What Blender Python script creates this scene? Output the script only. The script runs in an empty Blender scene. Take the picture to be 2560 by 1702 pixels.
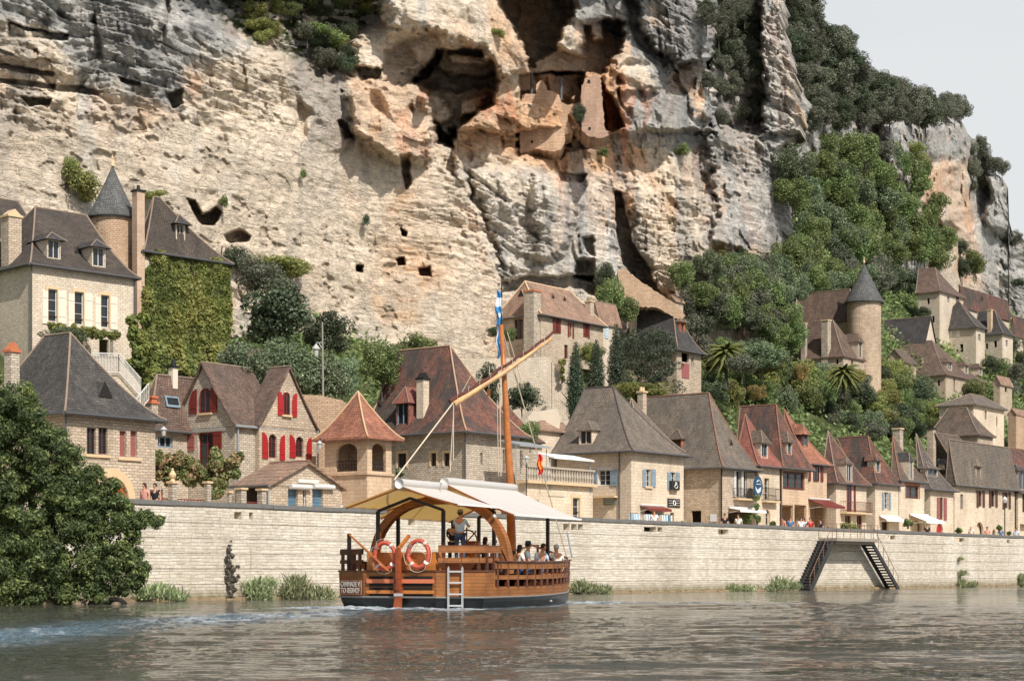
import bpy, math, random
import numpy as np
from mathutils import Vector, Matrix
random.seed(7)
SC = bpy.context.scene
COL = SC.collection
# ---------------------------------------------------------------- camera calibration
F, CX, HY, CH, K = 4500.0, 1280.0, 1428.0, 1.3, 0.8125
W0 = (-12.675, 83.69)                       # a point on the quay wall's river face
U = (0.6051, 0.7962)                        # along the quay
V = (-0.7962, 0.6051)                       # inland
A0 = math.atan2(U[1], U[0])
GZ = 3.5                                    # level of the quay road
def Yt(px, t):                              # depth of the line lying t*K metres behind the wall, in direction px
    return (76.29 + 1.256 * t * K) / (0.76 - (px - CX) / F)
def P(px, py, Y):
    return Vector(((px - CX) / F * Y, Y, CH + (HY - py) / F * Y))
def zat(py, Y): return CH + (HY - py) / F * Y
def solve(C, d, px):
    k = (px - CX) / F
    return (k * C[1] - C[0]) / (d[0] - k * d[1])
def st_of(x, y):
    dx, dy = x - W0[0], y - W0[1]
    return dx * U[0] + dy * U[1], dx * V[0] + dy * V[1]
def W(s, t, z=0.0):                          # s,t in true metres
    return Vector((W0[0] + s * U[0] + t * V[0], W0[1] + s * U[1] + t * V[1], z))
# ---------------------------------------------------------------- objects
def tag(o, label=None, cat=None, group=None, kind=None):
    if label: o['label'] = label
    if cat: o['category'] = cat
    if group: o['group'] = group
    if kind: o['kind'] = kind
    return o
def empty(name, loc=(0, 0, 0), rz=0.0, label=None, cat=None, group=None):
    o = bpy.data.objects.new(name, None); COL.objects.link(o)
    o.location = loc; o.rotation_euler = (0, 0, rz); o.empty_display_size = 0.3
    return tag(o, label, cat, group)
def link(name, me, parent=None, loc=None):
    o = bpy.data.objects.new(name, me); COL.objects.link(o)
    if parent: o.parent = parent
    if loc is not None: o.location = loc
    return o
class MB:
    def __init__(s): s.v, s.f, s.m = [], [], []
    def poly(s, pts, m=0):
        n = len(s.v); s.v += [tuple(p) for p in pts]; s.f.append(tuple(range(n, n + len(pts)))); s.m.append(m)
    def box(s, x0, x1, y0, y1, z0, z1, m=0):
        n = len(s.v)
        s.v += [(x0,y0,z0),(x1,y0,z0),(x1,y1,z0),(x0,y1,z0),(x0,y0,z1),(x1,y0,z1),(x1,y1,z1),(x0,y1,z1)]
        for q in ((0,3,2,1),(4,5,6,7),(0,1,5,4),(1,2,6,5),(2,3,7,6),(3,0,4,7)):
            s.f.append(tuple(n + i for i in q)); s.m.append(m)
    def bar(s, a, b, w, h=None, m=0, up=(0, 0, 1)):          # a rectangular bar from a to b
        a, b = Vector(a), Vector(b); h = h or w
        d = (b - a).normalized(); r = d.cross(Vector(up))
        if r.length < 1e-4: r = d.cross(Vector((1, 0, 0)))
        r.normalize(); u = r.cross(d)
        n = len(s.v)
        for c in (a, b):
            for i, j in ((-1,-1),(1,-1),(1,1),(-1,1)): s.v.append(tuple(c + r * (w/2*i) + u * (h/2*j)))
        for q in ((0,1,2,3),(7,6,5,4),(0,4,5,1),(1,5,6,2),(2,6,7,3),(3,7,4,0)):
            s.f.append(tuple(n + i for i in q)); s.m.append(m)
    def tube(s, pts, r, n=8, m=0, r2=None, cap=True):
        pts = [Vector(p) for p in pts]; k = len(pts); base = len(s.v)
        for i, p in enumerate(pts):
            d = (pts[min(i+1, k-1)] - pts[max(i-1, 0)]).normalized()
            a = d.cross(Vector((0, 0, 1)))
            if a.length < 1e-3: a = d.cross(Vector((0, 1, 0)))
            a.normalize(); b = d.cross(a)
            rr = r if r2 is None else r + (r2 - r) * i / max(1, k-1)
            for j in range(n):
                t = 2 * math.pi * j / n
                s.v.append(tuple(p + a * (rr * math.cos(t)) + b * (rr * math.sin(t))))
        for i in range(k - 1):
            for j in range(n):
                s.f.append((base+i*n+j, base+i*n+(j+1) % n, base+(i+1)*n+(j+1) % n, base+(i+1)*n+j)); s.m.append(m)
        if cap:
            s.f.append(tuple(base + j for j in range(n))); s.m.append(m)
            s.f.append(tuple(base + (k-1)*n + j for j in range(n))); s.m.append(m)
    def lathe(s, prof, c=(0, 0, 0), n=20, m=0):              # prof: (r, z)
        base = len(s.v)
        for r, z in prof:
            for j in range(n):
                t = 2*math.pi*j/n; s.v.append((c[0]+r*math.cos(t), c[1]+r*math.sin(t), c[2]+z))
        for i in range(len(prof)-1):
            for j in range(n):
                s.f.append((base+i*n+j, base+i*n+(j+1) % n, base+(i+1)*n+(j+1) % n, base+(i+1)*n+j)); s.m.append(m)
    def prism(s, pts, off, m=0):                             # polygon pts extruded by vector off
        off = Vector(off); A = [Vector(p) for p in pts]; B = [p + off for p in A]
        s.poly(A, m); s.poly(B[::-1], m)
        for i in range(len(A)):
            j = (i+1) % len(A); s.poly((A[i], B[i], B[j], A[j]), m)
    def build(s, name, mats, parent=None, smooth=False, loc=None):
        me = bpy.data.meshes.new(name); me.from_pydata(s.v, [], s.f)
        if not isinstance(mats, (list, tuple)): mats = [mats]
        for q in mats: me.materials.append(q)
        me.polygons.foreach_set('material_index', s.m)
        if smooth: me.polygons.foreach_set('use_smooth', [True]*len(s.f))
        me.update()
        return link(name, me, parent, loc)
def np_mesh(name, verts, faces, mats, smooth=False, cols=None):
    me = bpy.data.meshes.new(name); nv, nf, k = len(verts), len(faces), faces.shape[1]
    me.vertices.add(nv); me.vertices.foreach_set('co', np.asarray(verts, np.float32).ravel())
    me.loops.add(nf*k); me.loops.foreach_set('vertex_index', np.asarray(faces, np.int32).ravel())
    me.polygons.add(nf); me.polygons.foreach_set('loop_start', np.arange(0, nf*k, k, dtype=np.int32))
    if smooth: me.polygons.foreach_set('use_smooth', np.ones(nf, bool))
    if cols is not None:
        a = me.color_attributes.new('Col', 'FLOAT_COLOR', 'POINT')
        a.data.foreach_set('color', np.asarray(cols, np.float32).ravel())
    me.update(calc_edges=True)
    for q in mats: me.materials.append(q)
    return me
def grid_faces(nr, nc):
    i = np.arange((nr-1)*(nc-1)); r, c = i // (nc-1), i % (nc-1); a = r*nc + c
    return np.stack([a, a+1, a+nc+1, a+nc], 1)
# ---------------------------------------------------------------- 2-D noise
def vnoise(x, y, seed=0):
    xi, yi = np.floor(x).astype(np.int64), np.floor(y).astype(np.int64)
    fx, fy = x - xi, y - yi
    fx, fy = fx*fx*(3-2*fx), fy*fy*(3-2*fy)
    def h(a, b):
        n = (a*374761393 + b*668265263 + seed*974634777) & 0xffffffff
        n = ((n ^ (n >> 13)) * 1274126177) & 0xffffffff
        n = ((n ^ (n >> 16)) * 2246822519) & 0xffffffff
        return ((n ^ (n >> 15)) & 0xffffff) / float(0xffffff)
    a, b, c, d = h(xi, yi), h(xi+1, yi), h(xi, yi+1), h(xi+1, yi+1)
    return (a*(1-fx)+b*fx)*(1-fy) + (c*(1-fx)+d*fx)*fy
def fbm(x, y, o=4, seed=0, g=0.5):
    s = np.zeros_like(x); a, t = 1.0, 0.0
    for i in range(o):
        s += a*vnoise(x*2**i + 17.3*i, y*2**i + 5.1*i, seed+i); t += a; a *= g
    return s/t
def hsh(a, b, seed=0):
    a = a.astype(np.int64); b = b.astype(np.int64); n = (a*374761393 + b*668265263 + seed*974634777) & 0xffffffff
    n = ((n ^ (n >> 13)) * 1274126177) & 0xffffffff; n = ((n ^ (n >> 16)) * 2246822519) & 0xffffffff
    return ((n ^ (n >> 15)) & 0xffffff) / float(0xffffff)
def ridged(x, y, o=4, seed=0, g=0.5):
    s = np.zeros_like(x); a, t = 1.0, 0.0
    for i in range(o):
        s += a*(1-np.abs(2*vnoise(x*2**i+9.7*i, y*2**i+3.3*i, seed+i)-1)); t += a; a *= g
    return s/t
def sstep(x, a, b):
    t = np.clip((x-a)/(b-a), 0, 1); return t*t*(3-2*t)
def pmask(px, py, poly, soft):               # 1 inside a polygon, fading to 0 over soft pixels outside
    d2 = np.full(px.shape, 1e12); ins = np.zeros(px.shape, bool); n = len(poly)
    for i in range(n):
        x0, y0 = poly[i]; x1, y1 = poly[(i+1) % n]
        ex, ey = x1-x0, y1-y0
        t = np.clip(((px-x0)*ex+(py-y0)*ey)/(ex*ex+ey*ey+1e-9), 0, 1)
        d2 = np.minimum(d2, (px-x0-t*ex)**2+(py-y0-t*ey)**2)
        if y0 != y1:
            ins ^= ((y0 > py) != (y1 > py)) & (px < ex*(py-y0)/(y1-y0)+x0)
    sd = np.where(ins, -np.sqrt(d2), np.sqrt(d2))
    return 1-sstep(sd, -soft*0.5, soft*0.5)
# ---------------------------------------------------------------- materials
def srgb(r, g, b):
    f = lambda c: (c/255/12.92) if c <= 10 else ((c/255+0.055)/1.055)**2.4
    return (f(r), f(g), f(b), 1)
class NT:
    def __init__(s, name):
        s.mat = bpy.data.materials.new(name); s.mat.use_nodes = True
        s.t = s.mat.node_tree; s.n = s.t.nodes; s.l = s.t.links
        s.bsdf = s.n['Principled BSDF']; s.out = s.n['Material Output']
    def new(s, ty, **kw):
        nd = s.n.new(ty)
        for k, v in kw.items(): setattr(nd, k, v)
        return nd
    def put(s, sock, v):
        if isinstance(v, bpy.types.NodeSocket): s.l.new(v, sock)
        else: sock.default_value = v
    def math(s, op, a, b=0.0, c=None, clamp=False):
        nd = s.new('ShaderNodeMath', operation=op, use_clamp=clamp); s.put(nd.inputs[0], a); s.put(nd.inputs[1], b)
        if c is not None: s.put(nd.inputs[2], c)
        return nd.outputs[0]
    def mix(s, f, a, b, mode='MIX'):
        nd = s.new('ShaderNodeMix', data_type='RGBA', blend_type=mode)
        s.put(nd.inputs[0], f); s.put(nd.inputs[6], a); s.put(nd.inputs[7], b); return nd.outputs[2]
    def ramp(s, f, stops):
        nd = s.new('ShaderNodeValToRGB'); s.put(nd.inputs[0], f); e = nd.color_ramp.elements
        while len(e) < len(stops): e.new(0.5)
        for q, (p, c) in zip(e, stops): q.position = p; q.color = c if len(c) == 4 else (*c, 1)
        return nd.outputs[0]
    def noise(s, vec, scale, detail=4, rough=0.55, dist=0.0):
        nd = s.new('ShaderNodeTexNoise'); s.l.new(vec, nd.inputs['Vector'])
        nd.inputs['Scale'].default_value = scale; nd.inputs['Detail'].default_value = detail
        nd.inputs['Roughness'].default_value = rough; nd.inputs['Distortion'].default_value = dist
        return nd.outputs[0]
    def vec(s, x, y, z):
        nd = s.new('ShaderNodeCombineXYZ'); s.put(nd.inputs[0], x); s.put(nd.inputs[1], y); s.put(nd.inputs[2], z); return nd.outputs[0]
    def obj(s): return s.new('ShaderNodeTexCoord').outputs['Object']
    def pos(s): return s.new('ShaderNodeNewGeometry').outputs['Position']
    def sep(s, v):
        nd = s.new('ShaderNodeSeparateXYZ'); s.l.new(v, nd.inputs[0]); return nd.outputs
    def scale(s, v, sx, sy, sz):
        nd = s.new('ShaderNodeMapping'); s.l.new(v, nd.inputs[0]); nd.inputs['Scale'].default_value = (sx, sy, sz); return nd.outputs[0]
    def bump(s, h, strength=0.5, dist=0.05, normal=None):
        nd = s.new('ShaderNodeBump'); s.l.new(h, nd.inputs['Height'])
        nd.inputs['Strength'].default_value = strength; nd.inputs['Distance'].default_value = dist
        if normal: s.l.new(normal, nd.inputs['Normal'])
        return nd.outputs[0]
    def end(s, col=None, rough=None, normal=None, spec=0.3):
        b = s.bsdf
        if col is not None: s.put(b.inputs['Base Color'], col)
        if rough is not None: s.put(b.inputs['Roughness'], rough)
        if normal is not None: s.l.new(normal, b.inputs['Normal'])
        b.inputs['Specular IOR Level'].default_value = spec
        return s.mat
MC = {}
def desat(c, k=.3, g=1.0):
    m = c[0]*.35+c[1]*.5+c[2]*.15; return tuple((v+(m-v)*k)*g for v in c[:3])+(1,)
def dk(c, f): return (c[0]*f, c[1]*f, c[2]*f, 1)
def m_plain(name, c, rough=0.7, var=0.15, spec=0.3, metal=0.0):
    if name in MC: return MC[name]
    n = NT(name); f = n.noise(n.obj(), 2.3, 5)
    col = n.mix(f, dk(c, 1-var), dk(c, 1+var)); n.end(col, rough, None, spec); n.bsdf.inputs['Metallic'].default_value = metal
    MC[name] = n.mat; return n.mat
def m_stone(name, c1, c2, mortar, bw=0.33, rh=0.135, bump=0.5, msize=0.018, stain=0.35, big=0.0):
    c1, c2, mortar = desat(c1, .42, 1.1), desat(c2, .42, 1.1), desat(mortar, .42, 1.1)
    n = NT(name); o = n.obj(); x, y, z = n.sep(o)
    wob = n.math('MULTIPLY', n.math('SUBTRACT', n.noise(o, 1.1, 3), 0.5), 0.10)
    v = n.vec(n.math('ADD', n.math('ADD', x, y), wob), n.math('ADD', z, wob), 0.0)
    br = n.new('ShaderNodeTexBrick'); n.l.new(v, br.inputs['Vector'])
    br.inputs['Color1'].default_value = c1; br.inputs['Color2'].default_value = c2; br.inputs['Mortar'].default_value = mortar
    br.inputs['Scale'].default_value = 1.0; br.inputs['Mortar Size'].default_value = msize
    br.inputs['Mortar Smooth'].default_value = 0.4; br.inputs['Bias'].default_value = 0.0
    br.inputs['Brick Width'].default_value = bw; br.inputs['Row Height'].default_value = rh
    br.offset_frequency = 2; br.offset = 0.43
    col = br.outputs['Color']
    f1 = n.noise(o, 6.0, 5, 0.7)
    col = n.mix(0.55, col, n.ramp(f1, [(0.3, (0.62, 0.60, 0.56)), (0.7, (1.25, 1.24, 1.22))]), 'MULTIPLY')
    f2 = n.noise(n.scale(o, 1, 1, 0.35), 0.55, 4, 0.65)
    col = n.mix(stain, col, n.ramp(f2, [(0.35, (0.55, 0.53, 0.5)), (0.6, (1.15, 1.12, 1.08))]), 'MULTIPLY')
    if big > 0:                                    # deep bed joints every few courses
        zz = n.math('ADD', z, n.math('MULTIPLY', wob, 0.6))
        fr = n.math('FRACT', n.math('DIVIDE', zz, big))
        ln = n.math('LESS_THAN', fr, 0.055)
        col = n.mix(n.math('MULTIPLY', ln, n.ramp(n.noise(o, 0.8, 3), [(0.3, (0.35,)*3), (0.6, (0.95,)*3)])), col, dk(mortar, 0.55))
    h = n.math('ADD', n.math('MULTIPLY', br.outputs['Fac'], -0.8), n.math('MULTIPLY', n.noise(o, 9, 4), 0.7))
    n.end(col, 0.9, n.bump(h, bump, 0.04), 0.15); MC[name] = n.mat; return n.mat
def m_roof(name, c1, c2, c3, moss=0.4, row=0.13, tw=0.17, lich=0.25):
    c1, c2, c3 = desat(c1, .22, 1.05), desat(c2, .22, 1.05), desat(c3, .22, 1.05)
    n = NT(name); o = n.obj(); x, y, z = n.sep(o)
    v = n.vec(n.math('ADD', x, y), n.math('ADD', z, n.math('MULTIPLY', n.math('SUBTRACT', n.noise(o, 0.9, 3), .5), .14)), 0.0)
    br = n.new('ShaderNodeTexBrick'); n.l.new(v, br.inputs['Vector'])
    br.inputs['Color1'].default_value = c1; br.inputs['Color2'].default_value = c2; br.inputs['Mortar'].default_value = dk(c2, 0.45)
    br.inputs['Scale'].default_value = 1.0; br.inputs['Mortar Size'].default_value = 0.014; br.inputs['Mortar Smooth'].default_value = 0.3
    br.inputs['Brick Width'].default_value = tw; br.inputs['Row Height'].default_value = row
    col = br.outputs['Color']
    f = n.noise(n.scale(o, 1, 1, 0.4), 0.5, 5, 0.7, 0.6)
    col = n.mix(n.ramp(f, [(0.40, (0, 0, 0)), (0.58, (min(1, moss*1.3),)*3)]), col, c3)
    s = n.noise(o, 7.5, 3, 0.8)
    col = n.mix(n.ramp(s, [(0.58, (0, 0, 0)), (0.72, (lich,)*3)]), col, (0.33, 0.30, 0.25, 1))
    g = n.noise(o, 14, 3, 0.7)
    col = n.mix(0.75, col, n.ramp(g, [(0.3, (0.5,)*3), (0.7, (1.5,)*3)]), 'MULTIPLY')
    g2 = n.noise(n.scale(o, 1, 1, .5), 1.7, 4, 0.7); col = n.mix(0.6, col, n.ramp(g2, [(0.35, (0.62,)*3), (0.65, (1.3, 1.27, 1.22))]), 'MULTIPLY')
    fr = n.math('FRACT', n.math('DIVIDE', z, row))
    h = n.math('ADD', n.math('SUBTRACT', n.math('MULTIPLY', g, 0.6), n.math('MULTIPLY', br.outputs['Fac'], 0.8)), n.math('MULTIPLY', fr, -0.7))
    n.end(col, 0.85, n.bump(h, 0.6, 0.04), 0.2); MC[name] = n.mat; return n.mat
def m_leaf(name, c1, c2, c3=None, trans=0.3, mid=0.5):
    n = NT(name)
    at = n.new('ShaderNodeAttribute', attribute_name='Col')
    oi = n.new('ShaderNodeObjectInfo')
    r = n.sep(at.outputs['Color'])
    col = n.ramp(r[0], [(0.0, c1), (mid, c2), (1.0, c3 or c2)])
    v = n.math('MULTIPLY_ADD', r[1], 1.3, 1.3)
    v = n.math('MULTIPLY', v, n.math('MULTIPLY_ADD', oi.outputs['Random'], 0.4, 0.8))
    hs = n.new('ShaderNodeHueSaturation'); n.l.new(col, hs.inputs['Color']); n.l.new(v, hs.inputs['Value']); hs.inputs['Saturation'].default_value = .84
    n.l.new(n.math('MULTIPLY_ADD', oi.outputs['Random'], 0.04, 0.472), hs.inputs['Hue'])
    c = hs.outputs[0]
    n.end(c, 0.55, None, 0.3)
    tr = n.new('ShaderNodeBsdfTranslucent'); n.l.new(c, tr.inputs[0])
    mx = n.new('ShaderNodeMixShader'); mx.inputs[0].default_value = trans
    n.l.new(n.bsdf.outputs[0], mx.inputs[1]); n.l.new(tr.outputs[0], mx.inputs[2]); n.l.new(mx.outputs[0], n.out.inputs[0])
    MC[name] = n.mat; return n.mat
def m_wood(name, c, row=0.16, dark=0.35, rough=0.45):
    n = NT(name); o = n.obj(); x, y, z = n.sep(o)
    fr = n.math('FRACT', n.math('DIVIDE', z, row)); ln = n.math('LESS_THAN', fr, 0.09)
    g = n.noise(n.scale(o, 0.6, 0.6, 9), 3, 5, 0.65)
    col = n.mix(g, dk(c, 0.65), dk(c, 1.35))
    w = n.noise(o, 1.2, 4, 0.7); col = n.mix(0.7, col, n.ramp(w, [(0.35, (0.55, 0.5, 0.5)), (0.65, (1.2, 1.15, 1.05))]), 'MULTIPLY')
    if row < 5: col = n.mix(ln, col, dk(c, dark))
    h = n.math('ADD', n.math('MULTIPLY', ln, -1.0), n.math('MULTIPLY', g, 0.25))
    n.end(col, rough, n.bump(h, 0.4, 0.02), 0.4); MC[name] = n.mat; return n.mat
STN = m_stone('stone_cream', srgb(206,180,143), srgb(181,153,116), srgb(150,126,95))
STG = m_stone('stone_greyed', srgb(204,186,156), srgb(174,154,126), srgb(140,122,98), bw=0.3, rh=0.12)
STO = m_stone('stone_orange', srgb(209,166,112), srgb(188,143,92), srgb(156,118,78), bw=0.3, rh=0.12)
STW = m_stone('stone_pale', srgb(216,196,162), srgb(200,177,142), srgb(172,150,118), bump=0.3)
PLC = m_stone('plaster_cream', srgb(216,192,154), srgb(204,178,140), srgb(190,165,128), bw=.45, rh=0.2, bump=0.3, stain=0.5)
PLO = m_stone('plaster_ochre', srgb(214,174,122), srgb(204,162,110), srgb(190,150,102), bw=.5, rh=0.22, bump=0.3, stain=0.5)
def m_quay():
    n = NT('quay_stone'); o = n.obj(); x, y, z = n.sep(o)
    wob = n.math('MULTIPLY', n.math('SUBTRACT', n.noise(n.scale(o, .5, .5, 2), 1.3, 4, .6), 0.5), 0.16)
    br = n.new('ShaderNodeTexBrick'); n.l.new(n.vec(n.math('ADD', x, n.math('MULTIPLY', wob, 2)), n.math('ADD', z, wob), 0.0), br.inputs['Vector'])
    for k_, v_ in (('Color1', srgb(224, 216, 202)), ('Color2', srgb(204, 194, 177)), ('Mortar', srgb(180, 170, 154))): br.inputs[k_].default_value = v_
    for k_, v_ in (('Scale', 1.0), ('Mortar Size', .012), ('Mortar Smooth', .8), ('Brick Width', .43), ('Row Height', .145)): br.inputs[k_].default_value = v_
    br.squash = 1.6; br.squash_frequency = 3; br.offset = .37
    st = n.noise(n.scale(o, 1.2, 1, 7), 1.5, 6, .75)
    col = n.mix(.75, br.outputs['Color'], n.ramp(st, [(.3, (.55, .53, .5)), (.5, (1, .99, .97)), (.7, (1.2, 1.2, 1.19))]), 'MULTIPLY')
    zz = n.math('ADD', z, n.math('MULTIPLY', wob, .35)); ln = n.math('LESS_THAN', n.math('FRACT', n.math('DIVIDE', zz, .70)), .04)
    col = n.mix(n.math('MULTIPLY', ln, n.ramp(n.noise(n.scale(o, 1, 1, .2), .5, 3), [(.35, (.25,)*3), (.6, (.85,)*3)])), col, srgb(92, 82, 70))
    bl_ = n.noise(n.scale(o, 1, 1, .3), .28, 5, .7); col = n.mix(.6, col, n.ramp(bl_, [(.35, (.72, .69, .64)), (.6, (1.1, 1.09, 1.07))]), 'MULTIPLY')
    tide = n.math('MULTIPLY', n.math('SUBTRACT', 1.0, n.math('MULTIPLY', z, 1.4), None, True), n.noise(o, 1.5, 4, .7)); col = n.mix(n.math('MULTIPLY', tide, 2.0, None, True), col, srgb(122, 112, 84))
    dr = n.noise(n.scale(o, 2.2, 1, .16), 1.0, 5, .75); col = n.mix(n.ramp(dr, [(.60, (0, 0, 0)), (.74, (.45,)*3)]), col, srgb(120, 112, 98))
    h = n.math('ADD', n.math('MULTIPLY', br.outputs['Fac'], -.5), n.math('ADD', st, n.math('MULTIPLY', ln, -1.2)))
    n.end(col, .92, n.bump(h, .8, .05), .12); return n.mat
QWL = m_quay()
DRS = m_plain('dressed_stone', srgb(207,180,142), 0.85, 0.12)
R_GREY = m_roof('roof_slate_brown', srgb(98,93,86), srgb(76,71,67), srgb(64,62,60), 0.5, row=0.12, tw=0.16, lich=0.5)
R_BRWN = m_roof('roof_brown', srgb(126,104,86), srgb(100,84,70), srgb(84,78,70), 0.5)
R_WHIT = m_roof('roof_white_house', srgb(98,86,75), srgb(80,70,62), srgb(66,61,56), 0.5, lich=0.1)
R_RED = m_roof('roof_red', srgb(150,92,70), srgb(112,70,56), srgb(74,66,60), 0.75)
R_REDL = m_roof('roof_red_clean', srgb(166,96,76), srgb(146,80,64), srgb(120,78,64), 0.3, lich=0.05)
R_PURP = m_roof('roof_plum', srgb(130,102,84), srgb(102,80,68), srgb(82,72,64), 0.4, lich=0.4)
R_ORNG = m_roof('roof_orange', srgb(190,122,80), srgb(160,92,64), srgb(120,76,60), 0.4)
R_PINK = m_roof('roof_pinkish', srgb(172,134,106), srgb(148,112,88), srgb(124,102,84), 0.4, row=0.2, tw=0.2, lich=0.1)
R_DARK = m_roof('roof_dark', srgb(86,82,80), srgb(70,67,66), srgb(60,60,60), 0.5, lich=0.2)
R_TAUP = m_roof('roof_taupe', srgb(136,120,102), srgb(112,100,86), srgb(98,91,82), 0.5, lich=0.3)
MORT = m_plain('ridge_mortar', srgb(140,122,106), 0.9, 0.25)
MORTR = m_plain('ridge_terracotta', srgb(136,100,84), 0.9, 0.25)
GLASS = m_plain('window_glass', (0.02, 0.024, 0.028, 1), 0.12, 0.1, 0.6)
VOIDM = m_plain('interior_shade', (0.02, 0.017, 0.015, 1), 0.9, 0.3)  # near-black colour standing in for the shade inside vents, gaps and openings
FRW = m_plain('white_paint', srgb(205,203,198), 0.5, 0.06)
FRB = m_plain('brown_paint', srgb(86,50,38), 0.5, 0.15)
REDP = m_plain('red_paint', srgb(158,34,36), 0.45, 0.12, 0.4)
REDD = m_plain('dark_red_paint', srgb(112,42,34), 0.5, 0.12, 0.4)
REDF = m_plain('faded_red_paint', srgb(146,88,84), 0.7, 0.12)
CREAM = m_plain('cream_paint', srgb(222,208,188), 0.6, 0.06)
BLUG = m_plain('blue_grey_paint', srgb(128,146,156), 0.6, 0.08)
ORWD = m_wood('orange_wood', srgb(196,108,52), 20)
GUT = m_plain('zinc_gutter', srgb(92,92,92), 0.45, 0.15, 0.5, 0.3)
GUTL = m_plain('light_zinc', srgb(160,165,165), 0.45, 0.1, 0.5, 0.3)
IRON = m_plain('dark_iron', srgb(38,38,38), 0.55, 0.2)
TERR = m_plain('terracotta', srgb(184,110,76), 0.8, 0.15)
CANV = m_plain('white_canvas', srgb(232,228,220), 0.8, 0.04)
# ---------------------------------------------------------------- houses
def face_mesh(mb, w, zt, holes, tf, depth=0.2, m=0, zb=0.0):
    xs = sorted({0.0, w, *[h[0] for h in holes], *[h[1] for h in holes]}); zs = sorted({zb, zt, *[h[2] for h in holes], *[h[3] for h in holes]})
    xs = [x for x in xs if 0 <= x <= w]; zs = [z for z in zs if zb <= z <= zt]
    for i in range(len(xs)-1):
        for j in range(len(zs)-1):
            cx, cz = (xs[i]+xs[i+1])/2, (zs[j]+zs[j+1])/2
            if any(h[0] < cx < h[1] and h[2] < cz < h[3] for h in holes): continue
            mb.poly((tf(xs[i], 0, zs[j]), tf(xs[i+1], 0, zs[j]), tf(xs[i+1], 0, zs[j+1]), tf(xs[i], 0, zs[j+1])), m)
    for h in holes:
        a, b, c, d = h[:4]
        mb.poly((tf(a,0,c), tf(a,depth,c), tf(a,depth,d), tf(a,0,d)), m); mb.poly((tf(b,0,c), tf(b,depth,c), tf(b,depth,d), tf(b,0,d)), m)
        mb.poly((tf(a,0,c), tf(b,0,c), tf(b,depth,c), tf(a,depth,c)), m); mb.poly((tf(a,0,d), tf(b,0,d), tf(b,depth,d), tf(a,depth,d)), m)
        if len(h) > 4 and h[4]:                              # arched head: spandrels
            rise = min((b-a)/2, h[4]); cx = (a+b)/2
            for sg in (-1, 1):
                pts = [(cx+sg*(b-a)/2, d)]
                for q in range(7):
                    t = q/6*math.pi/2; pts.append((cx+sg*(b-a)/2*math.cos(t), d-rise+rise*math.sin(t)))
                mb.prism([tf(x, 0, z) for x, z in pts], Vector(tf(0, depth, 0))-Vector(tf(0, 0, 0)), m)
TFQ = lambda a, d, z: (a, d, z)
TFL = lambda a, d, z: (d, a, z)
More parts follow.
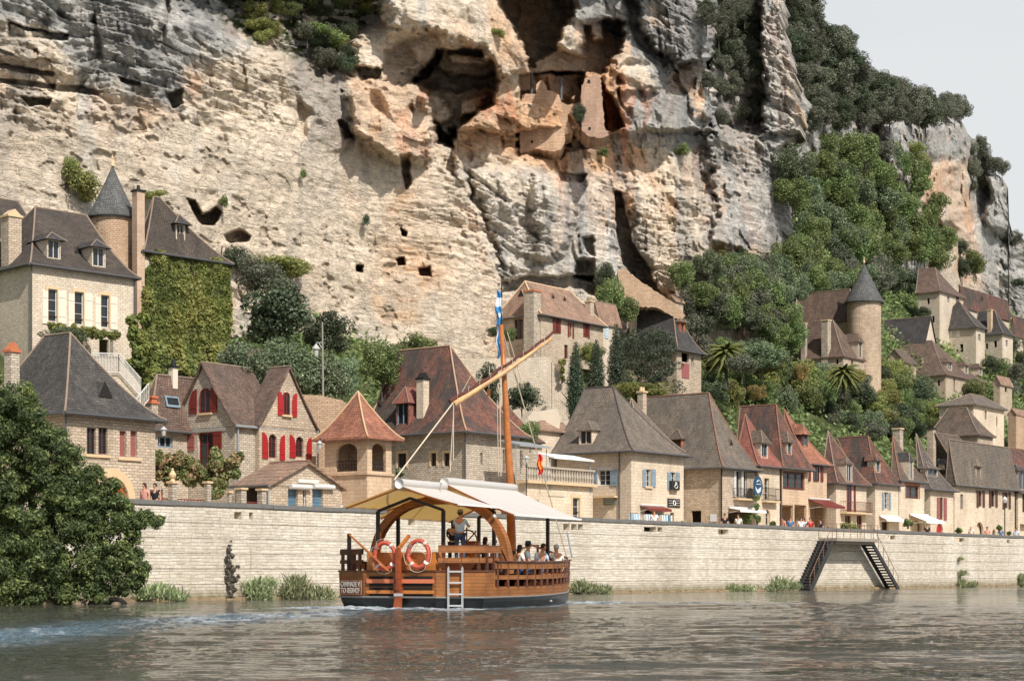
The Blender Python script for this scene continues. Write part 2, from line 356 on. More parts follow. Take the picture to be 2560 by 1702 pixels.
class House:
    def __init__(s, name, label, pxC, pxL, pxR, pyE, t=6.0, Y=None, yaw=A0, zb=GZ, wall=STN, group=None, cat='house', lwall=None, L=None, D=None):
        s.Y = Y or Yt(pxC, t); s.X = (pxC-CX)/F*s.Y; s.yaw = yaw; s.zb = zb; s.wall = wall
        s.ux = (math.cos(yaw), math.sin(yaw)); s.vy = (-s.ux[1], s.ux[0])
        s.L = L or solve((s.X, s.Y), s.ux, pxR); s.D = D or solve((s.X, s.Y), s.vy, pxL)
        s.H = zat(pyE, s.Y)-zb; s.holes = {'q': [], 'l': []}; s.gab = []
        s.root = empty(name, (s.X, s.Y, zb), yaw, label, cat, group)
    def wp(s, x, y): return (s.X+x*s.ux[0]+y*s.vy[0], s.Y+x*s.ux[1]+y*s.vy[1])
    def loc(s, f, px, py, d=0.0):                         # local (a, z) on face f lying d metres behind the facade plane
        if f == 'q':
            C = s.wp(0, d); a = solve(C, s.ux, px); Yp = C[1]+a*s.ux[1]
        else:
            C = s.wp(d, 0); a = solve(C, s.vy, px); Yp = C[1]+a*s.vy[1]
        return a, zat(py, Yp)-s.zb
    def rect(s, f, x0, y0, x1, y1, d=0.0):
        a0, z0 = s.loc(f, x0, (y0+y1)/2, d); a1, z1 = s.loc(f, x1, (y0+y1)/2, d)
        am = (x0+x1)/2; _, zt = s.loc(f, am, y0, d); _, zl = s.loc(f, am, y1, d)
        return min(a0, a1), max(a0, a1), zl, zt
    def tf(s, f): return TFQ if f == 'q' else TFL
    def win(s, f, x0, y0, x1, y1, arch=0, kind='glass', frame=FRB, surround=None, sill=False, bars=1, label=None):
        a, b, c, d = s.rect(f, x0, y0, x1, y1)
        W_ = s.L if f == 'q' else s.D
        a = max(a, 0.03); b = min(b, W_-0.03); c = max(c, 0.02)
        T = s.tf(f); w = None
        if d > s.H-.08:                                      # a window in the gable: pane and frame set on the gable face
            r = (b-a)/2 if arch else 0; cx = (a+b)/2; pts = [(a, c), (b, c)]+([(cx+r*math.cos(t), d-r+r*math.sin(t)) for t in [math.pi*k/10 for k in range(11)]] if arch else [(b, d), (a, d)])
            mb = MB(); mb.prism([T(x, -.004, z) for x, z in pts], Vector(T(0, -.015, 0))-Vector(T(0, 0, 0))); w = mb.build('window', GLASS, s.root)
            fb = MB(); q = [Vector(T(x, -.03, z)) for x, z in pts]
            for k in range(len(q)): fb.bar(q[k], q[(k+1) % len(q)], .06, .06)
            fb.bar(T(cx, -.03, c), T(cx, -.03, d), .05, .05); fb.build('window_frame', frame, w)
            if sill: sb = MB(); A, B = T(a-.15, -.14, 0), T(b+.15, -.003, 0); sb.box(min(A[0], B[0]), max(A[0], B[0]), min(A[1], B[1]), max(A[1], B[1]), c-.13, c-.03); sb.build('window_sill', DRS, w)
            return w
        s.holes[f].append((a, b, c, d, ((b-a)/2 if arch == 1 else arch)))
        if kind != 'void':
            mb = MB(); mb.poly((T(a, .17, c), T(b, .17, c), T(b, .17, d), T(a, .17, d)))
            w = mb.build('door' if kind == 'door' else 'window', frame if kind == 'door' else GLASS, s.root)
            if label: w['label'] = label
            if kind == 'glass':
                fb = MB(); fw = max(0.035, (b-a)*0.06)
                for (p, q, r, t_) in ((a, a+fw, c, d), (b-fw, b, c, d), (a+fw, b-fw, c, c+fw), (a+fw, b-fw, d-fw, d)):
                    A, B = T(p, .12, r), T(q, .165, t_); fb.box(min(A[0], B[0]), max(A[0], B[0]), min(A[1], B[1]), max(A[1], B[1]), r, t_)
                for k in range(bars):
                    m_ = a+(b-a)*(k+1)/(bars+1); A, B = T(m_-fw/2, .125, 0), T(m_+fw/2, .165, 0)
                    fb.box(min(A[0], B[0]), max(A[0], B[0]), min(A[1], B[1]), max(A[1], B[1]), c+fw, d-fw)
                if d-c > 1.0:
                    for k in (1, 2):
                        z = c+(d-c)*k/3; A, B = T(a+fw, .135, 0), T(b-fw, .165, 0)
                        fb.box(min(A[0], B[0]), max(A[0], B[0]), min(A[1], B[1]), max(A[1], B[1]), z-.012, z+.012)
                fb.build('window_frame', frame, w)
        if surround or sill:
            sb = MB(); g = 0.13
            def bx(p, q, r, t_, out=0.035):
                A, B = T(p, -out, 0), T(q, 0.002, 0); sb.box(min(A[0], B[0]), max(A[0], B[0]), min(A[1], B[1]), max(A[1], B[1]), r, t_)
            if surround:
                bx(a-g, a, c, d); bx(b, b+g, c, d)
                if arch != 1: bx(a-g, b+g, d, d+g*1.3)
            if sill: bx(a-g, b+g, c-0.12, c, 0.1)
            sb.build('window_surround', surround or DRS, w or s.root)
        return w
    def shutter(s, f, x0, y0, x1, y1, mat, arc=0, label=None, out=0.05):
        a, b, c, d = s.rect(f, x0, y0, x1, y1); T = s.tf(f); mb = MB()
        if arc:                                              # arc=1: rises to the high-a side, -1 to the low-a side
            h = min(0.5*(d-c), (b-a)*1.3); pts = [(a, c), (b, c)]
            seq = [(b-(b-a)*q/5, q/5) for q in range(6)]
            for x, q in seq:
                k = (x-a)/(b-a) if arc > 0 else 1-(x-a)/(b-a)
                pts.append((x, d-h+h*math.sqrt(max(0, 1-(1-k)**2))))
            mb.prism([T(x, -.01, z) for x, z in pts], Vector(T(0, -out, 0))-Vector(T(0, 0, 0)))
        else:
            A, B = T(a, -out-.01, 0), T(b, -.01, 0); mb.box(min(A[0], B[0]), max(A[0], B[0]), min(A[1], B[1]), max(A[1], B[1]), c, d)
        for q in (0.2, 0.78):                                # ledges
            z = c+(d-c)*q; A, B = T(a+.02, -out-.03, 0), T(b-.02, -out-.008, 0)
            if (d-c) > .7 and not (arc and q > .7): mb.box(min(A[0], B[0]), max(A[0], B[0]), min(A[1], B[1]), max(A[1], B[1]), z, z+.07)
        o = mb.build('shutter', mat, s.root)
        if label: o['label'] = label
        return o
    def roof(s, d, pxA, pyA, pxB=None, insB=None, gA=False, gB=False, o=0.35, mat=R_BRWN, p=1.25, tiles=MORT, gut=GUT, c=None, o2=None):
        L, D = s.L, s.D; zE = s.H
        if d == 'y':
            xr = L/2 if c is None else c; C = s.wp(xr, 0)
            yA = -o if gA else solve(C, s.vy, pxA); Yp = C[1]+yA*s.vy[1]; zR = zat(pyA, Yp)-s.zb
            yB = solve(C, s.vy, pxB) if pxB is not None else (D+o if gB else D-(insB if insB is not None else max(0.3, yA)))
            yB = max(yB, yA+0.01)
            RA, RB = (xr, yA), (xr, yB); R = [RA, RA, RB, RB]
        else:
            yr = D/2 if c is None else c; C = s.wp(0, yr)
            xA = -o if gA else solve(C, s.ux, pxA); Yp = C[1]+xA*s.ux[1]; zR = zat(pyA, Yp)-s.zb
            xB = solve(C, s.ux, pxB) if pxB is not None else (L+o if gB else L-(insB if insB is not None else max(0.3, xA)))
            xB = max(xB, xA+0.01)
            RA, RB = (xA, yr), (xB, yr); R = [RA, RB, RB, RA]
        cr = [(-o, -o), (L+o, -o), (L+o, D+o), (-o, D+o)]
        s.R, s.zR, s.p, s.o, s.cr, s.rd = R, zR, p, o, cr, d
        fs = [0, .08, .18, .3, .5, .75, 1]
        g = lambda f: f**p
        s.g = g
        ring = [[(cr[i][0]+(R[i][0]-cr[i][0])*f, cr[i][1]+(R[i][1]-cr[i][1])*f, zE+(zR-zE)*g(f)) for i in range(4)] for f in fs]
        open_sides = set()
        if gA: open_sides.add(0 if d == 'y' else 3)
        if gB: open_sides.add(2 if d == 'y' else 1)
        mb = MB(); th = 0.13
        for i in range(4):
            j = (i+1) % 4
            if i in open_sides:
                for k in range(len(fs)-1):
                    for e in (i, j):
                        a, b = ring[k][e], ring[k+1][e]
                        mb.poly((a, b, (b[0], b[1], b[2]-th), (a[0], a[1], a[2]-th)))
                continue
            for k in range(len(fs)-1):
                a, b, c_, e = ring[k][i], ring[k][j], ring[k+1][j], ring[k+1][i]
                n = 6 if k < 5 else 3                        # break long strips so the surface can sag a little
                mb.poly((a, b, c_, e))
                lo = lambda q: (q[0], q[1], q[2]-th)
                mb.poly((lo(a), lo(e), lo(c_), lo(b)))
            a, b = ring[0][i], ring[0][j]; mb.poly((a, b, (b[0], b[1], b[2]-th), (a[0], a[1], a[2]-th)))
        s.roofo = mb.build('roof', mat, s.root)
        # gable walls
        for sd in open_sides:
            i, j = sd, (sd+1) % 4; pl = {0: 0.0, 1: L, 2: D, 3: 0.0}[sd]; ptsL, ptsR = [], []
            for k in range(len(fs)):
                a, b = ring[k][i], ring[k][j]
                if sd in (0, 2): ptsL.append((a[0], pl, a[2]-.1)); ptsR.append((b[0], pl, b[2]-.1))
                else: ptsL.append((pl, a[1], a[2]-.1)); ptsR.append((pl, b[1], b[2]-.1))
            s.gab.append((sd, ptsL, ptsR))
        tb = MB(); r = 0.055
        lines = [[RA, RB]] if (RA != RB) else []
        if lines:
            tb.tube([(RA[0], RA[1], zR+.01), (RB[0], RB[1], zR+.01)], r, 6)
        for i in range(4):
            if (i in (0, 1) and ((d == 'y' and gA))) or (d == 'x' and gA and i in (0, 3)): continue
            if (d == 'y' and gB and i in (2, 3)) or (d == 'x' and gB and i in (1, 2)): continue
            tb.tube([ring[k][i] for k in range(len(fs))], r, 6)
        if tb.v: tb.build('ridge_tiles', tiles, s.root)
        if gut:
            gb = MB()
            for i in (0, 3):
                if i in open_sides: continue
                a, b = ring[0][i], ring[0][(i+1) % 4]; off = (0, -.05) if i == 0 else (-.05, 0)
                gb.tube([(a[0]+off[0], a[1]+off[1], zE-.07), (b[0]+off[0], b[1]+off[1], zE-.07)], .07, 6)
            if gb.v: gb.build('gutter', gut, s.root)
    def drain(s, x, y, mat=GUT, z0=0, z1=None):
        mb = MB(); mb.tube([(x, y, z0), (x, y, z1 or s.H-.05)], .05, 6); return mb.build('drainpipe', mat, s.root)
    def walls(s):
        mb = MB(); h = s.H-.02
        face_mesh(mb, s.L, h, s.holes['q'], TFQ); face_mesh(mb, s.D, h, s.holes['l'], TFL)
        L, D = s.L, s.D
        mb.poly(((L,0,0),(L,D,0),(L,D,h),(L,0,h))); mb.poly(((0,D,0),(L,D,0),(L,D,h),(0,D,h)))
        for z in [h*0.5]: mb.poly(((0.02,0.02,z),(L-.02,0.02,z),(L-.02,D-.02,z),(0.02,D-.02,z)))
        for sd, A, B in s.gab:
            for k in range(len(A)-1): mb.poly((A[k], B[k], B[k+1], A[k+1]))
        s.wallo = mb.build('wall', s.wall, s.root)
        return s
    def onroof(s, f, px, py):
        d = .3
        for _ in range(12):
            a, z = s.loc(f, px, py, d); d = .5*d+.5*s.surf(f, z)
        return d, z
    def chimney(s, x0, x1, pyT, x=None, y=None, wall=None, cap=DRS, pots=0, z0=None, k=1.35):
        pm = (x0+x1)/2
        if x is None:
            C = s.wp(0, y); x = solve(C, s.ux, pm); Yp = C[1]+x*s.ux[1]
        else:
            C = s.wp(x, 0); y = solve(C, s.vy, pm); Yp = C[1]+y*s.vy[1]
        w = (x1-x0)/F*Yp/k/2; zt = zat(pyT, Yp)-s.zb; mb = MB(); z0 = s.H*.7 if z0 is None else z0
        mb.box(x-w, x+w, y-w, y+w, z0, zt-.12)
        o = mb.build('chimney', wall or s.wall, s.root); cb = MB(); cb.box(x-w-.07, x+w+.07, y-w-.07, y+w+.07, zt-.118, zt)
        for q in range(pots):
            cb.lathe([(.12, 0), (.1, .3), (.07, .3)], (x+(q-(pots-1)/2)*.3, y, zt), 8)
        if pots == -1:                                       # little tiled hood
            cb.prism([(x-w, y-w, zt), (x+w, y-w, zt), (x, y-w, zt+.35)], (0, 2*w, 0))
        cb.build('chimney_cap', cap, o); return o
    def surf(s, f, z):                                       # depth behind facade f at which the roof reaches height z
        q = max(0.0, min(1.0, (z-s.H)/(s.zR-s.H)))**(1/s.p)
        R = s.R[0]; r = (R[1] if f == 'q' else R[0])+s.o
        return q*r-s.o
    def dormer(s, f, x0, x1, pyT, pyE, pyB, mat=None, cheek=None, frame=FRW, wn=True, ov=0.16, label=None):
        d = 0.3
        for _ in range(6):
            a, b, zb, ze = s.rect(f, x0, pyE, x1, pyB, d); d = s.surf(f, zb)+0.02
        _, zt = s.loc(f, (x0+x1)/2, pyT, d); T = s.tf(f); w = b-a
        dt = max(s.surf(f, zt-.05), d+.4); de = max(s.surf(f, ze), d+.3)
        mb = MB()
        face_mesh(mb, w, ze, [(.08, w-.08, zb+.08, ze-.05)], lambda x, dd, z: T(a+x, d+dd, z), .15, 0, zb)
        for q in (a, b): mb.poly((T(q, d, zb), T(q, de+.3, zb), T(q, de+.3, ze), T(q, d, ze)))
        e0, e1 = a-ov, b+ov; fr = d-ov*1.2; cx = (a+b)/2; ap = d+w*.28
        A, B, C_, D_ = T(e0, fr, ze), T(e1, fr, ze), T(e1, de+.5, ze), T(e0, de+.5, ze); R0, R1 = T(cx, ap, zt), T(cx, dt+.5, zt)
        for q in ((A, B, R0), (B, C_, R1, R0), (D_, A, R0, R1)): mb.poly(q, 1)
        mb.poly((A, B, C_, D_), 1)
        mb.tube([A, R0], .035, 5, 2); mb.tube([B, R0], .035, 5, 2)
        o = mb.build('dormer', [cheek or s.wall, mat or s.roofo.data.materials[0], MORT], s.root)
        if wn:
            g = MB(); g.poly([T(q, d+.13, z) for q, z in ((a+.08, zb+.08), (b-.08, zb+.08), (b-.08, ze-.05), (a+.08, ze-.05))], 0)
            for q in (a+.1, cx, b-.1):
                g.bar(T(q, d+.1, zb+.08), T(q, d+.1, ze-.05), .05, .04, 1)
            g.build('dormer_window', [GLASS, frame], o)
        if label: o['label'] = label
        return o
    def vent(s, f, px, py, w=0.45):                          # triangular roof vent
        d = .5
        for _ in range(6):
            a, z = s.loc(f, px, py, d); d = s.surf(f, z)
        T = s.tf(f); mb = MB(); q = max(s.surf(f, z+w*.9), d+.2)
        A, B, C_ = T(a-w/2, d-.06, z), T(a+w/2, d-.06, z), T(a, d-.02, z+w*.9); D_ = T(a, q+.1, z+w*.9)
        mb.poly((A, B, C_), 1); mb.poly((A, C_, D_), 0); mb.poly((B, C_, D_), 0)
        mb.build('roof_vent', [s.roofo.data.materials[0], VOIDM], s.root)
    def awning(s, f, x0, x1, pyT, pyB, out, mat, label=None):
        a, b, zb, zt = s.rect(f, x0, pyT, x1, pyB); T = s.tf(f); mb = MB(); th = .03
        A = [T(a, -.02, zt), T(b, -.02, zt), T(b, -out, zb), T(a, -out, zb)]; mb.prism(A, (0, 0, -th))
        B = [T(a, -out, zb), T(b, -out, zb), T(b, -out-.01, zb-.16), T(a, -out-.01, zb-.16)]; mb.poly(B)
        o = mb.build('awning', mat, s.root)
        if label: o['label'] = label
        fb = MB(); fb.tube([T(a, -.1, zt+.02), T(b, -.1, zt+.02)], .07, 6)
        for q in (a+.05, b-.05): fb.tube([T(q, -.02, zb-.2), T(q, -out, zb-.04)], .02, 5)
        fb.build('awning_frame', FRW, o); return o
    def balcony(s, f, x0, x1, pyRail, pyFloor, out=0.8, mat=IRON):
        a, b, zf, zr = s.rect(f, x0, pyRail, x1, pyFloor); T = s.tf(f); mb = MB()
        A, B = T(a, -out, 0), T(b, -.003, 0); mb.box(min(A[0], B[0]), max(A[0], B[0]), min(A[1], B[1]), max(A[1], B[1]), zf-.12, zf, 0)
        o = mb.build('balcony', DRS, s.root); r = MB(); pts = [T(a, 0, zr), T(a, -out, zr), T(b, -out, zr), T(b, 0, zr)]
        for i in range(3):
            p, q = Vector(pts[i]), Vector(pts[i+1]); r.bar(p, q, .04, .03)
            r.bar(p-Vector((0, 0, zr-zf-.08)), q-Vector((0, 0, zr-zf-.08)), .03, .03)
            n = max(1, int((q-p).length/.13))
            for k in range(n+1):
                c = p.lerp(q, k/n); r.bar(c, c-Vector((0, 0, zr-zf)), .016)
        r.build('railing', mat, o); return o
    def plate(s, f, x0, y0, x1, y1, mat, name='sign', out=.05, label=None):
        a, b, c, d = s.rect(f, x0, y0, x1, y1); T = s.tf(f); A, B = T(a, -out, 0), T(b, -.004, 0); mb = MB()
        mb.box(min(A[0], B[0]), max(A[0], B[0]), min(A[1], B[1]), max(A[1], B[1]), c, d)
        o = mb.build(name, mat, s.root)
        if label: o['label'] = label
        return o
def cone_tower(name, label, px0, px1, pyApex, pyEave, pyBase, t, wall, roofm, group=None, parent=None, Y=None, ex=1.12):
    pm = (px0+px1)/2; Y = Y or Yt(pm, t); r = (px1-px0)/2/F*Y; zb, ze, za = zat(pyBase, Y), zat(pyEave, Y), zat(pyApex, Y)
    x = (pm-CX)/F*Y
    root = empty(name, (x, Y, zb), 0, label, 'tower', group)
    mb = MB(); mb.lathe([(r, 0), (r, ze-zb)], n=32); mb.build('wall', wall, root, True)
    h = za-ze; mb = MB()
    mb.lathe([(r*.96, ze-zb-.12), (r*ex*1.05, ze-zb-.1), (r*ex*1.05, ze-zb)] + [(r*ex*1.05*(1-f)**1.12+.02, ze-zb+h*f) for f in (.05, .12, .25, .4, .55, .7, .85, .95, 1)], n=32)
    mb.build('roof', roofm, root, True)
    fb = MB(); fb.lathe([(.14, 0), (.1, .25), (.04, .4), (.07, .5), (0.0, .75)], (0, 0, za-zb-.1), 8); fb.build('finial', DRS, root)
    return root, r, zb, Y
# ---------------------------------------------------------------- camera, light, sky
cam = bpy.data.cameras.new('camera'); cam.lens = 36*F/2560; cam.sensor_width = 36
cam.shift_y = (HY-851)/2560; cam.clip_end = 4000; cam.clip_start = 1
co = bpy.data.objects.new('camera', cam); COL.objects.link(co); co.location = (0, 0, CH); co.rotation_euler = (math.pi/2, 0, 0); SC.camera = co
SUN_D = Vector((0.52, -0.854, 0)).normalized(); EL = math.radians(45)
to_sun = Vector((SUN_D.x*math.cos(EL), SUN_D.y*math.cos(EL), math.sin(EL)))
sl = bpy.data.lights.new('sun', 'SUN'); sl.energy = 3.9; sl.angle = math.radians(0.6); sl.color = (1, 0.95, 0.885)
so = bpy.data.objects.new('sun', sl); COL.objects.link(so); so.rotation_euler = to_sun.to_track_quat('Z', 'Y').to_euler(); so.location = (0, -20, 60)
wd = bpy.data.worlds.new('World'); SC.world = wd; wd.use_nodes = True
nt = wd.node_tree; bg = nt.nodes['Background']; sky = nt.nodes.new('ShaderNodeTexSky'); sky.sky_type = 'NISHITA'; sky.sun_disc = False
sky.sun_elevation = EL; sky.sun_rotation = math.atan2(to_sun.x, to_sun.y); sky.air_density = 1.0; sky.dust_density = 1.4
tc = nt.nodes.new('ShaderNodeTexCoord'); mp = nt.nodes.new('ShaderNodeMapping'); mp.inputs['Scale'].default_value = (2, 2, 7)
nz = nt.nodes.new('ShaderNodeTexNoise'); nz.inputs['Scale'].default_value = 1.6; nz.inputs['Detail'].default_value = 5
nt.links.new(tc.outputs['Generated'], mp.inputs[0]); nt.links.new(mp.outputs[0], nz.inputs['Vector'])
sp = nt.nodes.new('ShaderNodeSeparateXYZ'); nt.links.new(tc.outputs['Generated'], sp.inputs[0])
mr = nt.nodes.new('ShaderNodeMapRange'); nt.links.new(sp.outputs[2], mr.inputs[0])       # thin cloud veil, thickest low down
for i, v in ((1, 0.24), (2, 0.60), (3, 1.1), (4, 0.08)): mr.inputs[i].default_value = v
ad = nt.nodes.new('ShaderNodeMath'); ad.operation = 'MULTIPLY_ADD'; nt.links.new(nz.outputs[0], ad.inputs[0]); ad.inputs[1].default_value = .4; ad.inputs[2].default_value = -.2
a2 = nt.nodes.new('ShaderNodeMath'); a2.operation = 'ADD'; a2.use_clamp = True; nt.links.new(ad.outputs[0], a2.inputs[0]); nt.links.new(mr.outputs[0], a2.inputs[1])
mx = nt.nodes.new('ShaderNodeMix'); mx.data_type = 'RGBA'; nt.links.new(a2.outputs[0], mx.inputs[0]); nt.links.new(sky.outputs[0], mx.inputs[6]); mx.inputs[7].default_value = (5.5, 5.65, 5.75, 1)
nt.links.new(mx.outputs[2], bg.inputs[0]); bg.inputs[1].default_value = 0.11
SC.view_settings.view_transform = 'Standard'; SC.view_settings.look = 'None'; SC.view_settings.exposure = 0.36; SC.view_settings.gamma = 1
# ---------------------------------------------------------------- terrain
def zter(s, t):
    sl_ = .74+.15*sstep(s, 50, 120)
    z = GZ + np.maximum(0, t-12.5)*sl_
    return np.minimum(z, 120-76*sstep(s, 168, 206))
def yground(px, py, dmax=90):
    for i in range(1, 400):
        t = i*dmax/400; Y = Yt(px, t/K); x = (px-CX)/F*Y; s, tt = st_of(x, Y)
        if zter(np.float64(s), np.float64(t)) >= zat(py, Y): return Y
    return Yt(px, dmax/K)
sv = np.linspace(-60, 420, 161); tv = np.concatenate([np.linspace(0.35, 12, 8), np.linspace(13, 95, 60)])
SS, TT = np.meshgrid(sv, tv); ZZ = zter(SS, TT) + np.where(TT > 13.5, (fbm(SS/6, TT/6, 4, 3)-.5)*2.6, 0)
vx = np.stack([W0[0]+SS*U[0]+TT*V[0], W0[1]+SS*U[1]+TT*V[1], ZZ], -1).reshape(-1, 3)
n = NT('hill_soil'); o = n.pos(); f = n.noise(o, .35, 5); z = n.sep(o)[2]
col = n.ramp(n.noise(o, .9, 6, .7), [(.3, (.028, .04, .016)), (.55, (.06, .075, .028)), (.75, (.13, .12, .06))])
n.end(n.mix(n.math('LESS_THAN', z, GZ+.25), col, srgb(196, 180, 155)), .95, n.bump(f, .4, .3), .1)
tag(link('hillside_terrain', np_mesh('hillside_terrain', vx, grid_faces(*SS.shape), [n.mat], True)), kind='structure')
# ---------------------------------------------------------------- quay wall
s0, s1 = -45, 330
qw = MB(); WT = 5.25*K
holes = []
def wall_s(px): k = (px-CX)/F; return (k*W0[1]-W0[0])/(U[0]-k*U[1])
def wall_z(px, py): s = wall_s(px); return zat(py, W0[1]+s*U[1])
HX = [(585,604,1278,1297),(623,632,1278,1297),(1020,1038,1294,1312),(1408,1424,1309,1324),(1428,1442,1309,1324),(1445,1457,1310,1324),(1610,1640,1314,1328),(1644,1656,1314,1328),(1795,1821,1321,1335),(2220,2239,1337,1348),(2390,2411,1342,1354),(2517,2525,1345,1356)]
for x0, x1, y0, y1 in HX:
    a, b = wall_s(x0), wall_s(x1); holes.append((a-s0, b-s0, wall_z((x0+x1)/2, y1), min(WT-.2, wall_z((x0+x1)/2, y0))))
face_mesh(qw, s1-s0, WT-.0, holes, lambda a, d, z: (a+s0, d, z), .42, 0, -1.5)
face_mesh(qw, s1-s0, WT-.0, holes, lambda a, d, z: (a+s0, .45-d, z), .02, 0, GZ)
wroot = empty('quay_wall', (W0[0], W0[1], 0), A0, 'long pale coursed stone river wall with dark coping, below the row of houses', 'wall')
qw.build('wall_face', QWL, wroot)
cp = MB(); a = s0
while a < s1:                                                # coping slabs, each a little different
    l = random.uniform(1.5, 2.6); j = random.uniform(-.012, .012)
    cp.box(a+.006, a+l-.006, -.06+j, .5, WT+j, WT+.2+j); a += l
COPM = m_plain('coping_stone', srgb(112, 110, 106), .85, .35); cp.build('coping', COPM, wroot)
ft = MB(); random.seed(3); a = s0
while a < s1:
    l = random.uniform(.3, .9); ft.box(a, a+l, -random.uniform(.1, .3), .05, -.5, random.uniform(.03, .14)); a += l
ft.build('footing', m_plain('wet_footing', srgb(150, 130, 100), .7, .35), wroot)
# staircases on the wall
IRS = m_plain('dark_stone_step', srgb(58, 58, 56), .8, .25)
sa, sb = wall_s(2046), wall_s(2150); zl = wall_z(2100, 1346)
st = empty('river_staircase', W(0, 0), A0, 'double flight of dark steps hanging on the river wall with railed landing', 'staircase')
mb = MB(); mb.box(sa, sb, -1.5, -.001, zl-.22, zl); mb.box(sa+.2, sb-.2, -1.3, -.001, zl-.42, zl-.22)
mb.build('landing', m_plain('landing_stone', srgb(150, 140, 126), .85, .2), st)
for sg, s_top, s_bot in ((-1, sa, wall_s(1990)), (1, sb-.3, wall_s(2212))):
    mb = MB(); nst = 17; A = Vector((s_top, 0, zl-.2)); B = Vector((s_bot, 0, .02))
    for k in range(nst):
        c = A.lerp(B, (k+.5)/nst); w = abs(B.x-A.x)/nst
        mb.box(c.x-w*.62, c.x+w*.62, -1.15, -.35 if sg > 0 else -.001, c.z-.02, c.z+.09)
    mb.bar(A+Vector((0, -1.15, -.1)), B+Vector((0, -1.15, -.1)), .1, .32); mb.bar(A+Vector((0, -.3, -.1)), B+Vector((0, -.3, -.1)), .1, .32)
    if sg < 0: mb.prism([A+Vector((0, -1.1, 0)), B+Vector((0, -1.1, 0)), B+Vector((0, -1.1, -.5)), A+Vector((0, -1.1, -.5))], (0, 1.08, 0))
    mb.build('stair_flight', IRS, st)
rb = MB(); pts = [(sa, -.02, zl), (sa, -1.45, zl), (sb, -1.45, zl), (sb, -.02, zl)]
for i in range(3):
    p, q = Vector(pts[i]), Vector(pts[i+1]); up = Vector((0, 0, 1))
    rb.bar(p+up, q+up, .03); rb.bar(p+up*.5, q+up*.5, .02); nn = max(1, int((q-p).length/1.1))
    for k in range(nn+1): c = p.lerp(q, k/nn); rb.bar(c, c+up*1.0, .03)
for sg, s_top, s_bot in ((-1, sa, wall_s(1990)), (1, sb, wall_s(2212))):
    A = Vector((s_top, -1.1, zl+.85)); B = Vector((s_bot, -1.1, .95)); rb.bar(A, B, .03)
    for k in range(6): c = A.lerp(B, k/5); rb.bar(c, c-Vector((0, 0, .9)), .03)
rb.build('railing', m_plain('rust_iron', srgb(132, 104, 88), .7, .2), st)
# ---------------------------------------------------------------- cliffs
CB, CG, CO, CW, CD, CR = [np.array(srgb(*c)[:3]) for c in ((216,200,178),(160,160,156),(208,164,124),(222,208,188),(92,93,92),(156,96,66))]
def bedding(S, Z, h, w, seed):
    zs = Z+(fbm(S/13, Z/13, 3, seed)-.5)*5+(fbm(S/2.6, Z/2.6, 2, seed+1)-.5)*h*.55; q = zs/h; bi = np.floor(q); fr = q-bi
    bk = np.floor(S/w*(.6+.8*hsh(bi, bi*0, seed+2))+hsh(bi, bi*0+1, seed+3)*9+(fbm(S/3, Z/3, 2, seed+4)-.5)*1.2)
    return (hsh(bi, bk, seed+5)-.5)*.9+(1-fr**.7)*.55*(.3+hsh(bi, bi*0+7, seed+6)), bi, bk
def cliff_noise(S, Z, amp=1.0):
    S = S+(fbm(S/7, Z/7, 3, 15)-.5)*3
    r = (fbm(S/26, Z/18, 4, 11)-.5)*8 + (fbm(S/9, Z/6.5, 5, 21, .6)-.5)*5.2
    r += sstep(ridged(S/9+fbm(S/5, Z/5, 2, 35), Z/8, 3, 33), .80, .93)*1.6
    m = sstep(fbm(S/20, Z/14, 3, 51), .38, .60)
    b1, i1, k1 = bedding(S, Z, 1.9, 5.0, 400); b2, i2, k2 = bedding(S, Z, .72, 2.0, 420); b3, _, _ = bedding(S, Z, .33, .9, 440)
    r += b1*1.5*(.2+.95*m)
    q = b2*.95*(.2+.95*m)+b3*.3*m+(ridged(S/2.1, Z/1.5, 4, 61, .6)-.5)*1.1+(fbm(S/1.1, Z/8, 3, 71)-.5)*1.0*(1-m)
    return r*amp, m, q*amp*(.35+.9*sstep(fbm(S/12, Z/9, 3, 73), .42, .58))
def cols_for(S, Z, g, o, w, m):
    n1 = fbm(S/5, Z/7, 4, 81); n2 = fbm(S/1.9, Z/9, 4, 91, .6); n3 = fbm(S/1.1, Z/.8, 3, 101); n4 = fbm(S/9, Z/.9, 3, 111)
    S = S+(fbm(S/6, Z/7, 3, 300)-.5)*5
    _, bi, bk = bedding(S, Z, .9, 2.6, 460)
    c = CB[None, None]*(0.86+.3*n1[..., None])
    c = c + (CW-c)*(sstep(n1*.6+n4*.4, .52, .68)*.6)[..., None]
    c = c + (CO-c)*(np.clip(o*sstep(n1+.25*n3, .2, .72)+.75*sstep(fbm(S/7, Z/9, 3, 121), .50, .68), 0, 1)*.85)[..., None]
    gg = np.clip(g*sstep(n2*.55+n4*.45+.12, .28, .52)+.6*sstep(n2, .56, .76)*(1-o*.7), 0, 1)
    c = c + (CG-c)*(gg*.92)[..., None]
    c = c + (CD-c)*(sstep(n4*.5+n3*.5, .56, .72)*(.2+.6*g))[..., None]
    rr = sstep(fbm(S/3, Z/5, 3, 131), .66, .76)*(.25+.6*o); c = c + (CR-c)*(rr*.7)[..., None]
    c = c*(.86+.28*hsh(bi, bk, 9))[..., None]
    sp = fbm(S/.45, Z/.35, 2, 141)[..., None]; c = c*(.78+.44*sp)
    c = c*(0.82+.36*n3[..., None])*(2.0-.65*gg[..., None]); mxc = c.max(-1, keepdims=True); lim = np.where(mxc > .5, .5+.32*np.tanh((mxc-.5)/.32), mxc)
    return np.clip(c*lim/np.maximum(mxc, 1e-3), 0.01, .9)
